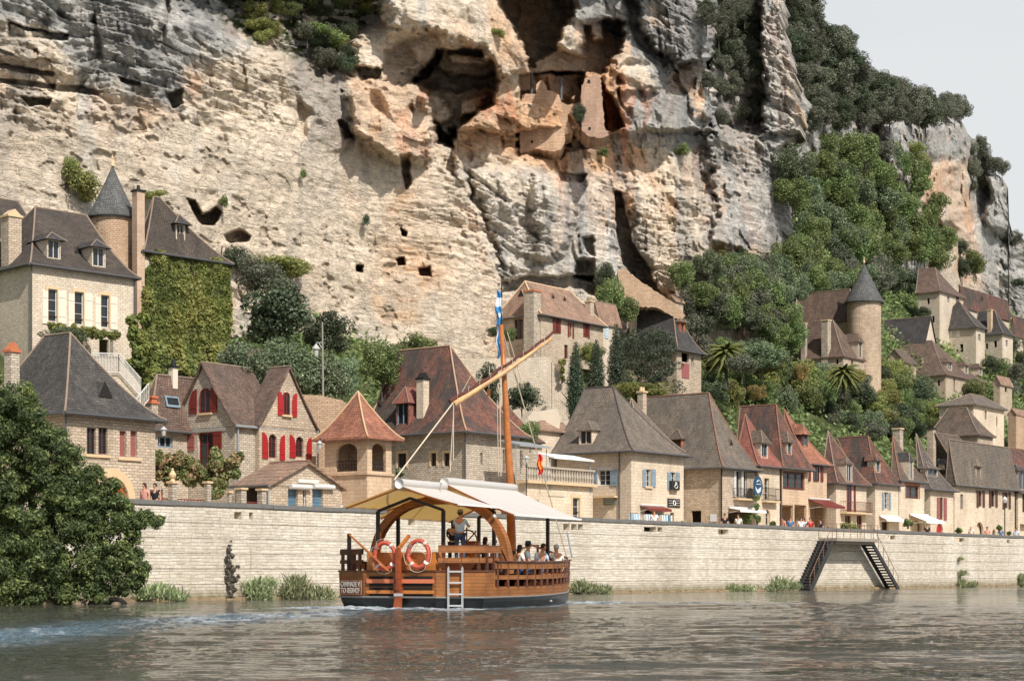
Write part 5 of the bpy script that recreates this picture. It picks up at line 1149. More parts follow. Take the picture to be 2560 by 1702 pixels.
for i in range(3):                                        # unit height 1, crown about .8 wide
    kind('round%d' % i, L_MID, crown_blobs(46, .33, .34, .58, .115, 20+i), 7500, .021, 30+i)
    kind('oak%d' % i, L_OLV, crown_blobs(42, .34, .33, .58, .12, 50+i), 6500, .02, 60+i)
    kind('dark%d' % i, L_DRK, crown_blobs(44, .32, .36, .56, .12, 70+i), 7000, .021, 80+i)
    kind('laurel%d' % i, L_LAU, crown_blobs(40, .40, .34, .50, .13, 90+i), 7500, .022, 95+i)
    kind('yellow%d' % i, L_YEL, crown_blobs(40, .38, .34, .52, .12, 110+i), 6500, .022, 120+i)
kind('orange0', L_ORG, crown_blobs(30, .38, .34, .52, .12, 140), 4500, .024, 141)
kind('bush0', L_MID, crown_blobs(22, .45, .30, .42, .17, 150), 3500, .034, 151, False); kind('bush1', L_YEL, crown_blobs(22, .45, .30, .42, .17, 152), 3500, .034, 153, False)
kind('bushd', L_DRK, crown_blobs(22, .45, .30, .42, .17, 154), 3500, .034, 155, False)
cy = []
for k in range(60):
    z = .06+.92*k/60; r = .078*math.sin(math.pi*min(1, z*1.02)**.72)**.75+.006; t = k*2.4; cy.append((math.cos(t)*r*.55, math.sin(t)*r*.55, z, r*.7+.006, 2.0))
kind('cypress0', L_CYP, cy, 9000, .012, 160, asp=.35, shell=.5)
ce = []
for k in range(70):
    z = .1+.85*(k/70); r = .42*(1-((z-.35)/.75)**2)**.5 if z > .35 else .42; t = k*2.4; q = RS.rand()**.5; ce.append((math.cos(t)*r*q, math.sin(t)*r*q, z, .1, .6))
kind('cedar0', L_CYP, ce, 11000, .018, 170, asp=.3)
def tree(kd, px, y0, y1, w, label, group=None, Y=None, t=None, cat='tree', name='tree', rot=None):
    if Y is None and t is None and px > 1995: Y = min(yground(px, y1), fary(px, y1)-1.0)
    if Y is None and t is None and 1640 < px <= 1995 and y1 < 955: Y = min(yground(px, y1), MAINY(px, y1)-1.6)
    Y = Y or (Yt(px, t) if t is not None else yground(px, y1)); hgt = (y1-y0)/F*Y; ww = w/F*Y
    crown, trunk = KINDS[kd]; root = empty(name, P(px, y1, Y), random.uniform(0, 6.28) if rot is None else rot, label, cat, group)
    cw = {'c': .2, 'p': 1}.get(kd[0], .82) if kd != 'cedar0' else .95
    o = link('crown', crown, root); k = ww/cw; o.scale = (k, k, hgt)
    if trunk: q = link('trunk', trunk, root); q.scale = (k, k, hgt)
    return root
def palm(px, y0, y1, w, label, Y):
    root = empty('palm_tree', P(px, y1, Y), 0, label, 'palm'); hgt = (y1-y0)/F*Y; r = w/F*Y/2
    mb = MB(); mb.tube([(0, 0, -.5), (.05, 0, hgt*.4), (0, 0, hgt*.72)], .22, 8); mb.build('trunk', BARK, root)
    mb = MB()
    for k in range(44):
        t = k*2.4; el = 1.0-1.9*(k/44); prev = None
        for j in range(8):
            s = j/7; x = r*s*math.cos(el*(1-s*.4)); z = hgt*.72+r*(math.sin(el)*s-.55*s*s)
            w_ = .10*r*math.sin(math.pi*min(1, s+.08))+.02; c = Vector((x*math.cos(t), x*math.sin(t), z)); sd = Vector((-math.sin(t), math.cos(t), 0))*w_
            if prev: mb.poly((prev[0], prev[1], c+Vector((0, 0, .05)), c)); mb.poly((prev[0]+0*sd, prev[2], c+sd-Vector((0, 0, w_*.6)), c)); mb.poly((prev[0], prev[3], c-sd-Vector((0, 0, w_*.6)), c))
            prev = (c, c+Vector((0, 0, .05)), c+sd-Vector((0, 0, w_*.6)), c-sd-Vector((0, 0, w_*.6)))
    mb.build('crown', m_plain('palm_green', (.12,.13,.035,1), .6, .5), root)
# ---- single trees in the middle distance
tree('dark0', 700, 688, 900, 205, 'big dark round tree against the foot of the pale cliff, right of the creeper wall', t=20)
tree('dark1', 822, 770, 905, 130, 'dark olive tree right of the big dark round tree at the cliff foot', t=21)
tree('oak1', 640, 640, 760, 130, 'small shrub clinging to the rock above the big dark round tree', t=34, cat='shrub', name='shrub')
for i, (x, y0, y1, w) in enumerate([(608, 845, 985, 130), (700, 838, 990, 160), (790, 850, 1005, 150), (855, 880, 1000, 90), (650, 900, 1010, 120)]):
    tree('laurel%d' % (i % 3), x, y0, y1+10, w, ['bluish green laurel bush behind the ivy house edge, leftmost of the laurels', 'bluish green laurel bush behind the small pointed roof turret', 'broad bluish green laurel bush behind the tall street lamp', 'bluish green laurel bush left of the big red roof', 'low bluish laurel bush directly above the ridge of the twin gabled house'][i], 'laurel bushes behind the gabled house', t=15+i*.6, cat='bush', name='laurel_bush')
tree('round0', 955, 850, 985, 110, 'leafy green tree behind the left slope of the big red roof', t=17); tree('round1', 1045, 830, 960, 130, 'light green tree top showing above the big red roof ridge', t=19)
tree('dark2', 1222, 905, 1060, 70, 'dark bush behind the boat mast, below the white retaining wall', t=16, cat='bush'); tree('dark0', 1305, 952, 1045, 100, 'round dark bush under the high retaining wall right of the mast', t=20, cat='bush')
tree('round2', 1325, 1050, 1120, 70, 'green bush behind the pale slab roof of the terrace building', t=11, cat='bush')
tree('dark1', 1240, 815, 848, 50, 'small dark shrub at the left corner of the long pale house', t=33, cat='bush'); tree('round2', 1275, 818, 862, 45, 'small green bush below the door of the long pale house', t=32, cat='bush')
tree('cypress0', 1439, 850, 1070, 46, 'slender cypress standing alone at the end of the retaining wall', 'cypresses beside the long house', t=22, name='cypress')
tree('cypress0', 1491, 845, 1030, 44, 'cypress in the middle, left of the tallest one, above the taupe roof', 'cypresses beside the long house', t=24, name='cypress')
tree('cypress0', 1541, 805, 1010, 46, 'tallest cypress, touching the dark spreading conifer', 'cypresses beside the long house', t=25, name='cypress')
tree('cedar0', 1622, 820, 1000, 195, 'broad dark conifer in front of the steep dark roofed house', t=27, name='conifer')
tree('yellow0', 1478, 850, 920, 70, 'bright yellow green shrub between the first two cypresses', t=28, cat='bush'); tree('yellow1', 1590, 945, 1010, 165, 'light green shrub behind the ridge of the taupe roofed house', t=18, cat='bush')
tree('round1', 1525, 690, 830, 75, 'green tree growing at the cliff foot above the long house', t=38); tree('dark2', 1515, 655, 740, 60, 'creeper covered dark shrub on the rock left of the ramp wall', t=41, cat='bush'); tree('round0', 1565, 738, 820, 70, 'bush between the ramp wall and the chimney of the dark roofed house', t=37, cat='bush')
tree('laurel1', 165, 815, 870, 110, 'flowering garden shrub on the terrace left of the creeper pergola', t=21, cat='bush')
palm(1815, 845, 960, 115, 'drooping yellow green palm among the dark trees left of the castle', Yt(1815, 34)); palm(2108, 905, 985, 100, 'palm with drooping fronds in front of the round castle tower foot', Yt(2108, 31))
tree('orange0', 2138, 915, 965, 60, 'orange flowering climber at the foot of the castle tower', t=33, cat='bush'); tree('orange0', 2005, 898, 960, 50, 'yellow and orange shrub below the castle chimneys', t=34, cat='bush'); tree('orange0', 1892, 955, 1005, 50, 'orange yellow shrub above the brown grey roof', t=24, cat='bush')
tree('laurel0', 1905, 850, 935, 110, 'grey green drooping tree below the castle left wall', t=33); tree('oak2', 1855, 880, 950, 90, 'grey green rounded shrub below the palm', t=30)
tree('round2', 2442, 945, 1010, 75, 'neat round green bush above the low hipped roof at right', t=33, cat='bush'); tree('dark1', 2290, 838-20, 878, 30, 'small dark shrub', t=47, cat='bush') if False else None
tree('dark1', 2305, 765, 800, 45, 'small dark bush in front of the tall steep roofed house', t=53, cat='bush')
# ---- wooded slope as individual trees
def inpoly(x, y, poly):
    ins = False; n = len(poly)
    for i in range(n):
        x0, y0 = poly[i]; x1, y1 = poly[(i+1) % n]
        if (y0 > y) != (y1 > y) and x < (x1-x0)*(y-y0)/(y1-y0)+x0: ins = not ins
    return ins
def wood(poly, dx, dy, kinds, wr, hr, label, group, Yf=None, seed=0, name='tree', cat='tree'):
    rs = random.Random(seed); x0, x1 = min(p[0] for p in poly), max(p[0] for p in poly); y0, y1 = min(p[1] for p in poly), max(p[1] for p in poly)
    y = y0; r = 0; k = 0
    while y <= y1:
        x = x0+(r % 2)*dx/2
        while x <= x1:
            xx, yy = x+rs.uniform(-.4, .4)*dx, y+rs.uniform(-.4, .4)*dy
            if inpoly(xx, yy, poly):
                w = rs.uniform(*wr); h_ = rs.uniform(*hr); kd = rs.choice(kinds); Y = (Yf(xx, yy)-1.0) if Yf else None
                tree(kd, xx, yy-h_, yy, w, label, group, Y=Y, rot=rs.uniform(0, 6.28), name=name, cat=cat); k += 1
            x += dx
        y += dy; r += 1
    return k
WG = 'trees on the wooded slope'
wood([(1975,470),(2080,400),(2230,440),(2350,560),(2360,700),(2240,700),(2130,690),(1975,690)], 50, 36, ['round0','round1','round2','round0','laurel1'], (78, 118), (80, 115), 'rounded green tree in the steep wood between the main cliff and the right bluff', WG, seed=1)
wood([(2090,380),(2290,400),(2330,520),(2240,450)], 50, 34, ['yellow0','oak0','round2'], (60, 85), (60, 80), 'yellowish green tree at the upper edge of the wood under the right bluff', WG, seed=2)
wood([(1795,690),(1975,690),(2130,700),(2290,730),(2290,780),(2210,790),(1960,780),(1960,880),(1840,850),(1770,800),(1740,730)], 44, 36, ['round1','laurel0','oak1','dark0','oak0'], (60, 90), (75, 110), 'deep green tree in the wood left of and above the castle tower', WG, seed=3)
wood([(1770,880),(1840,870),(1970,960),(2230,950),(2330,1000),(2330,1075),(2240,1095),(2160,1075),(2030,1060),(1850,1040),(1740,1010)], 42, 34, ['round0','yellow1','round2','yellow0','laurel2','dark1'], (60, 88), (62, 96), 'leafy tree in the green belt between the castle and the quay roofs', WG, seed=4)
wood([(2010,1035),(2330,1050),(2340,1125),(2230,1125),(2080,1100)], 34, 26, ['round0','laurel2','round2','dark1','oak1'], (48, 74), (48, 72), 'low leafy tree directly behind the quay roofs right of the orange roof', WG, seed=31)
wood([(2460,800),(2560,850),(2600,1000),(2520,1040),(2490,1040),(2470,950),(2520,900),(2530,860)], 44, 38, ['dark1','oak2','round2'], (50, 75), (50, 80), 'dark green shrub among the far right hillside walls', WG, seed=5, name='shrub', cat='shrub')
wood([(2400,600),(2450,690),(2420,715),(2380,700)], 30, 26, ['dark0','round1'], (40, 60), (40, 60), 'dark green shrub at the foot of the orange right bluff', WG, seed=12, name='shrub', cat='shrub')
wood([(1700,740),(1745,700),(1760,900),(1770,960),(1770,1000),(1700,1000)], 44, 36, ['dark2','round0','oak0'], (60, 80), (70, 100), 'dark green tree right of the steep dark roofed house', WG, seed=6)
wood([(1770,705),(1970,700),(1985,800),(1985,900),(1880,880),(1730,790)], 38, 27, ['round1','laurel1','oak0','round0'], (70, 100), (80, 115), 'green tree along the foot of the grey cliff right of the pale rock', WG, seed=13)
# ---- trees on the cliffs
wood([(1765,30),(1895,20),(1900,200),(1880,340),(1800,345),(1765,250)], 40, 30, ['oak0','oak1','oak2','dark0'], (55, 80), (50, 80), 'grey green tree in the dark cleft between the two grey rock pillars', 'trees in the cliff cleft', Yf=lambda x, y: MAINY(x, y), seed=7)
wood([(1955,0),(2030,50),(2075,115),(2140,135),(2075,150),(1985,140)], 28, 22, ['oak0','dark0','oak2'], (60, 85), (55, 80), 'dark oak on the crest of the cliff against the pale sky', 'oaks on the crest', Yf=fary, seed=8)
wood([(1965,120),(2090,135),(2210,225),(2330,290),(2340,335),(2180,345),(1990,350),(1990,250)], 40, 31, ['oak0','oak1','oak2','dark0','dark2'], (60, 92), (55, 88), 'dark oak on the broken ledges above the wooded slope', 'oaks on the upper ledges', Yf=fary, seed=9)
wood([(2130,190),(2250,255),(2400,290),(2430,330),(2350,310),(2200,290)], 24, 18, ['oak0','oak2','oak1'], (45, 65), (50, 78), 'scrubby oak on the skyline above the square bluff', 'oaks on the skyline', Yf=lambda x, y: fary(x, y)+1, seed=10)
wood([(2420,380),(2470,420),(2490,470),(2440,530),(2415,470)], 28, 26, ['oak0','oak1'], (45, 60), (45, 65), 'grey scrub in the cleft of the right bluff', 'scrub on the bluff', Yf=fary, seed=11, name='shrub', cat='shrub')
wood([(2440,365),(2500,440),(2520,470),(2500,460)], 22, 20, ['oak0','oak1'], (35, 50), (38, 55), 'scrubby bush on the rim of the right bluff', 'scrub on the bluff', Yf=fary, seed=21, name='shrub', cat='shrub')
wood([(2530,600),(2560,610),(2560,640),(2530,625)], 26, 20, ['oak1'], (35, 45), (30, 45), 'low scrub on the last rock at the right edge', 'scrub on the bluff', Yf=fary, seed=14, name='shrub', cat='shrub')
wood([(560,10),(900,-20),(960,-10),(900,60),(800,60),(640,60)], 46, 30, ['oak0','bush0','dark0','bush1','round0'], (45, 80), (36, 62), 'green bush on the ledge at the top of the cliff', 'bushes on the top ledge', Yf=lambda x, y: MAINY(x, y), seed=15, name='bush', cat='bush')
wood([(590,60),(650,60),(700,90),(660,118),(610,90)], 36, 24, ['bush1','bush0'], (45, 70), (30, 48), 'bright green bush on the left rim of the top ledge', 'bushes on the top ledge', Yf=lambda x, y: MAINY(x, y), seed=16, name='bush', cat='bush')
wood([(740,100),(820,80),(870,110),(880,190),(840,210),(790,150)], 36, 26, ['dark0','bush0','dark1','oak0'], (50, 78), (45, 70), 'dark green bush hanging over the cliff edge left of the great cave', 'bushes on the top ledge', Yf=lambda x, y: MAINY(x, y), seed=17, name='bush', cat='bush')
for i, (x, y0, y1, w, kd, lb) in enumerate([(1447, 255, 318, 42, 'dark0', 'dark green bush between the ruined fort wall and the narrow tower'), (1708, 352, 392, 40, 'bush0', 'green tuft on the grey rock right of the fort'), (758, 415, 448, 16, 'bush0', 'small green tuft on the smooth pale cliff'), (915, 532, 572, 20, 'dark0', 'small dark tuft on the smooth pale cliff above the gabled house'), (205, 395, 500, 80, 'bush1', 'yellow green creeper clump on the rock left of the round cone roof'), (180, 380, 440, 40, 'bush1', 'upper creeper clump on the rock above the cone roof'), (380, 470, 500, 60, 'bush1', 'creeper patch on the rock right of the ochre chimney'), (560, 480, 520, 24, 'bush0', 'green tuft beside the dark hole right of the dormer'), (1505, 360, 392, 34, 'bush0', 'green tuft below the narrow fort tower'), (700, 622, 690, 130, 'bush1', 'yellowish shrub spilling over the rock above the big dark tree'), (2545, 690, 720, 30, 'bushd', 'dark bush at the rock hole on the right edge'), (590, 600, 690, 60, 'bushd', 'dark scrub on the rock right of the ivy house'), (1245, 65, 92, 30, 'bush1', 'grass tuft on the rim left of the dark cave')]):
    tree(kd, x, y0, y1, w, lb, Y=MAINY(x, y1)-.8, name='bush', cat='bush')
# ---- undergrowth: one sheet of leaves over the soil
rs = np.random.RandomState(5); n_ = 420000; S1 = rs.uniform(-15, 330, n_); T1 = 12.5+rs.rand(n_)*80
keep = (zter(S1, T1) < 120) & (fbm(S1/5, T1/5, 3, 9) > .30) & ((S1 > 55) | (T1 > 20)); S1, T1 = S1[keep], T1[keep]; m_ = len(S1)
Z1 = zter(S1, T1)+(fbm(S1/6, T1/6, 4, 3)-.5)*2.6+rs.rand(m_)**2*1.6*fbm(S1/3, T1/3, 3, 19)*1.6
c = np.stack([W0[0]+S1*U[0]+T1*V[0], W0[1]+S1*U[1]+T1*V[1], Z1], 1); nn = rs.normal(size=(m_, 3))+np.array([0, -.5, .8]); nn /= np.linalg.norm(nn, axis=1)[:, None]
a = np.cross(nn, rs.normal(size=(m_, 3))); a /= np.linalg.norm(a, axis=1)[:, None]; b = np.cross(nn, a); s = (.10+.16*rs.rand(m_)*(1+T1/60))[:, None]
v = np.stack([c-a*s, c+b*s*.5, c+a*s, c-b*s*.5], 1).reshape(-1, 3); col = np.ones((m_, 4)); col[:, 0] = np.clip(fbm(S1/4, T1/4, 3, 29)*.8+.4*rs.rand(m_)-.1, 0, 1); col[:, 1] = rs.rand(m_)
tag(link('undergrowth', np_mesh('undergrowth', v, np.arange(4*m_).reshape(m_, 4), [L_MID], False, np.repeat(col, 4, 0))), 'low green undergrowth covering the hillside between the houses', 'undergrowth', kind='stuff')
# ---- creeper on the ivy house (an overgrown plant of its own)
h = IVYH; rs = np.random.RandomState(8); n_ = 26000
A = rs.uniform(-.3, h.L+.15, n_); zt = h.H+.15; Zl = rs.uniform(-3.5, zt, n_); lump = fbm(A/1.1, Zl/1.1, 3, 5)
wn = (A > h.loc('q', 470, 670)[0]) & (A < h.loc('q', 482, 670)[0]) & (Zl > h.loc('q', 476, 692)[1]) & (Zl < h.loc('q', 476, 650)[1])
wn |= (A > h.loc('q', 503, 890)[0]) & (A < h.loc('q', 515, 890)[0]) & (Zl < h.loc('q', 508, 872)[1])
wn |= fbm(A/2+4, Zl/2, 3, 55) < (.30 - .0*Zl)
A, Zl, lump = A[~wn], Zl[~wn], lump[~wn]; m_ = len(A); dn = -(.06+.75*np.maximum(0, lump-.35)*rs.rand(m_)**.5+.8*np.clip(1-(Zl+3.5)/5, 0, 1)*rs.rand(m_))
c = np.stack([A, dn, Zl], 1); nn = rs.normal(size=(m_, 3))*.7+np.array([.1, -1, .3]); nn /= np.linalg.norm(nn, axis=1)[:, None]
a = np.cross(nn, rs.normal(size=(m_, 3))); a /= np.linalg.norm(a, axis=1)[:, None]; b = np.cross(nn, a); s = (.10+.1*rs.rand(m_))[:, None]
v = np.stack([c-a*s, c+b*s*.7, c+a*s, c-b*s*.7], 1).reshape(-1, 3); col = np.ones((m_, 4)); col[:, 0] = np.clip(lump*.9+.5*rs.rand(m_)-.25, 0, 1); col[:, 1] = rs.rand(m_)
iv = empty('creeper', h.root.location, h.yaw, 'dense bright green creeper covering the whole tall wall of the house', 'creeper'); link('foliage', np_mesh('foliage', v, np.arange(4*m_).reshape(m_, 4), [L_IVY], False, np.repeat(col, 4, 0)), iv)
mb = MB()
for k in range(5): x = .5+k*h.L/5; mb.tube([(x, -.05, -3.5), (x+.2, -.06, 0), (x-.1, -.06, 4), (x+.3, -.06, 7)], .05, 5)
mb.build('stem', BARK, iv)
def cluster(name, label, cat, pts, Y, size, n, mat, seed, depth=1.0, group=None, stem=True, grass=False):   # pts: (px, py, r px) blobs of one plant
    x0, y0 = pts[0][0], max(p[1]+p[2] for p in pts); o0 = P(x0, y0, Y); bl = []; rs_ = random.Random(seed)
    for x, y, r in pts:
        rr = r/F*Y; k = max(3, int(5+r/9))
        for j in range(k):
            d = Vector((rs_.gauss(0, 1), rs_.gauss(0, 1), rs_.gauss(0, 1))).normalized()*rr*rs_.random()**.5*.75; c_ = P(x, y, Y)-o0+Vector((d.x, d.y*depth, d.z)); bl.append((c_.x, c_.y, c_.z, rr*(.28+.25*rs_.random())))
    if grass:
        rs2 = np.random.RandomState(seed); i = rs2.randint(0, len(pts), n); q = np.array([[*(P(x, y, Y)-o0), r/F*Y] for x, y, r in pts])[i]
        a = np.stack([q[:, 0]+rs2.normal(size=n)*q[:, 3]*.6, q[:, 1]+rs2.normal(size=n)*.25, q[:, 2]-q[:, 3]*(.2+.8*rs2.rand(n))], 1)
        hh = q[:, 3]*(.2+1.35*rs2.rand(n)**3); d = np.stack([rs2.normal(size=n)*.35, rs2.normal(size=n)*.3-.1, np.ones(n)], 1); w = size*(.12+.22*rs2.rand(n)); sd = np.stack([w, w*rs2.normal(size=n)*.4, w*0], 1)
        v = np.stack([a-sd, a+d*(hh*.5)[:, None]-sd*.9, a+d*hh[:, None]+np.stack([d[:, 0]*hh*.3, d[:, 1]*0, -.1*hh], 1), a+d*(hh*.5)[:, None]+sd*.9], 1).reshape(-1, 3)
        col = np.ones((n, 4)); col[:, 0] = rs2.rand(n); col[:, 1] = rs2.rand(n); root = empty(name, o0, 0, label, cat, group); link('foliage', np_mesh('foliage', v, np.arange(4*n).reshape(n, 4), [mat], False, np.repeat(col, 4, 0)), root); return root
    root = empty(name, o0, 0, label, cat, group); link('foliage', leaf_mesh('foliage', bl, n, size, [mat], seed, shell=.5), root)
    if stem:
        mb = MB(); mb.tube([(0, 0, -.2), (0, 0, .3*(y0-pts[0][1])/F*Y)], .05*Y/100, 5); mb.build('stem', BARK, root)
    return root
cluster('climbing_vine', 'leafy green vine spilling down beside the lower terrace of the pale house', 'vine', [(335,835,25),(352,870,36),(345,915,30),(375,930,26),(390,880,30),(330,800,18),(365,800,20)], Yt(350, 20), .13, 9000, L_IVY, 301)
cluster('pergola_vine', 'long band of vine over the pergola under the three tall windows', 'vine', [(128+9*k, 820+k*1.1+(k%3-1)*3, 13) for k in range(19)], Yt(200, 21), .10, 9000, L_YEL, 302)
cluster('pergola_bush', 'leafy bush with reddish tips over the garden gate pillars', 'bush', [(405,1150,26),(440,1160,34),(480,1175,34),(425,1190,26),(540,1150,34),(575,1165,32),(520,1190,28),(555,1205,26),(545,1235,18),(470,1200,24),(400,1185,22),(590,1150,20)], Yt(480, 6), .115, 16000, m_leaf('leaf_photinia', (.07,.10,.025), (.15,.19,.05), (.36,.20,.09), .3), 303)
cluster('wall_plant', 'slim green shrub hanging on the ochre turret wall', 'bush', [(1000,1185,14),(1008,1205,12),(995,1210,10)], Yt(1000, 6), .1, 900, L_LAU, 304)
cluster('wall_ivy', 'tall ivy on the corner below the round blue sign', 'ivy', [(1893,1245,8),(1893,1268,9),(1870,1290,16),(1893,1295,11),(1852,1300,12)], Yt(1880, 4.4), .12, 3000, L_MID, 305)
cluster('ivy', 'hanging ivy strand on the buttress of the high retaining wall', 'ivy', [(1405,905,9),(1407,925,9),(1408,945,8)], Yt(1405, 27.5), .14, 1200, L_YEL, 306)
for i, (x, y, r, lb) in enumerate([(2122, 1315, 20, 'big yellow green potted bush behind the landing of the stairs'), (1710, 1308, 8, 'small potted plant by the dark doorway'), (1932, 1308, 6, 'small shrub beside the arched door of the narrow house'), (2398, 1325, 9, 'green potted bush in front of the cream house'), (2270, 1305, 11, 'leafy plant at the left end of the cream awning'), (2498, 1318, 7, 'slender potted plant near the right lamp'), (2522, 1332, 5, 'tiny potted plant on the coping at far right')]):
    cluster('potted_plant', lb, 'plant', [(x, y, r), (x+r*.5, y+r*.3, r*.7), (x-r*.6, y+r*.2, r*.7)], Yt(x, 1.6), .08, 1200, L_YEL if i == 0 else L_MID, 320+i)
# ---- waterside plants
for i, (pts, lb) in enumerate([([(365,1480,20),(395,1472,24),(425,1480,22),(450,1490,14)], 'grassy reed clump at the wall foot right of the leafy tree'), ([(640,1462,22),(665,1455,20),(655,1480,22)], 'green weed clump against the wall left of the boat'), ([(722,1470,20),(745,1450,22),(775,1475,26),(810,1480,22),(735,1485,20)], 'wide green weed clump touching the boat stern side'), ([(1448,1462,20),(1475,1468,16),(1510,1472,14)], 'low weeds right behind the boat bow'), ([(1835,1466,14),(1870,1468,12),(1955,1456,22),(1985,1460,14),(1930,1466,12)], 'green weeds at the wall foot left of the stairs'), ([(2405,1430,9),(2402,1455,14),(2430,1458,10),(2400,1395,5)], 'upright weed at the wall foot near the right side'), ([(2555,1440,10),(2560,1455,10)], 'weed clump at the wall foot at the right edge')]):
    x = pts[0][0]; s = wall_s(x); Yw = W0[1]+s*U[1]; cluster('weed_clump', lb, 'weeds', pts, Yw-.7, .13, 2400, m_leaf('leaf_weed', (.07,.09,.035), (.13,.16,.06), (.22,.25,.12), .3) if i == 0 else MC['leaf_weed'], 340+i, depth=.35, stem=False, grass=True)
s = wall_s(575); cluster('wall_creeper', 'dark dead creeper hanging down the river wall left of the boat', 'creeper', [(577,1352,4),(575,1364,6),(572,1376,8),(577,1388,10),(569,1400,12),(578,1412,13),(585,1424,11),(566,1426,8),(574,1438,13),(584,1450,12),(576,1462,13),(586,1474,11),(574,1484,12),(556,1412,7),(553,1430,6),(594,1414,7),(596,1440,5),(564,1452,7)], W0[1]+s*U[1]-.25, .055, 4200, m_leaf('leaf_dead', (.05,.045,.03), (.10,.09,.06), (.16,.14,.1), .1), 360, depth=.1)
# ---- the big tree at the left, standing in the water's edge
TS = [(20,1000,60),(-40,1060,90),(60,1060,60),(110,1090,50),(20,1130,90),(120,1150,70),(165,1140,40),(150,1210,60),(60,1220,100),(-40,1250,110),(180,1260,60),(130,1290,90),(230,1270,45),(265,1240,34),(210,1215,34),(290,1270,40),(275,1210,20),(238,1185,20),(310,1300,36),(350,1300,24),(385,1305,18),(330,1330,30),(260,1330,50),(200,1350,70),(100,1360,90),(0,1370,110),(290,1375,40),(320,1400,34),(345,1420,26),(270,1420,46),(200,1420,60),(330,1455,28),(300,1460,34),(240,1470,44),(120,1440,80),(40,1450,80),(-60,1400,110),(150,1480,44),(355,1440,14),(205,1180,28),(365,1290,14),(400,1300,10),(70,1490,40),(0,1500,50)]
YL = 70.0; o0 = P(60, 1510, YL); rs_ = random.Random(77); bl = []
for x, y, r in TS:
    rr = r/F*YL
    for j in range(int(11+r/2.0)):
        d = Vector((rs_.gauss(0, 1), rs_.gauss(0, 1), rs_.gauss(0, .8))).normalized()*rr*rs_.random()**.4*.95; c_ = P(x, y, YL)-o0+Vector((d.x, d.y*1.1+min(2.4, rr*.5), d.z)); bl.append((c_.x, c_.y, max(.12, c_.z), min(.34, .12+rr*.16)*(.4+1.1*rs_.random()), .8))
root = empty('riverside_tree', o0, 0, 'big leafy tree overhanging the river at the left edge', 'tree')
link('crown', leaf_mesh('crown', bl, 170000, .072, [L_NEAR], 500, shell=.12, asp=.40, jit=.5), root)
mb = MB(); mb.tube([(0, 1.5, -.6), (.2, 1.6, 2), (-.3, 1.8, 5)], .32, 9, 0, .15)
for e in ((3.2, 1, 3.2), (4.2, .8, 2.2), (-1.5, 2, 6), (2, 2, 5), (-2.5, 1, 4), (1, .5, 3), (2.4, 1.2, 1.0), (1.4, 2.5, 1.6)): mb.tube([(0, 1.5, .8), (e[0]*.5, e[1]*.6+.6, e[2]*.55), e], .12, 6, 0, .03)
mb.build('trunk', BARK, root)
mb = MB(); rs_ = random.Random(4)
for i in range(40):
    x, y = rs_.uniform(-80, 330), rs_.uniform(1496, 1520); p = P(x, y, YL+rs_.uniform(0, 3)); r = rs_.uniform(.15, .5); mb.lathe([(r, -.3), (r*.9, r*.2), (r*.5, r*.55), (0, r*.65)], (p.x, p.y, -.02), 7)
tag(mb.build('river_bank', m_plain('muddy_bank', srgb(120, 108, 90), .9, .4)), kind='structure')
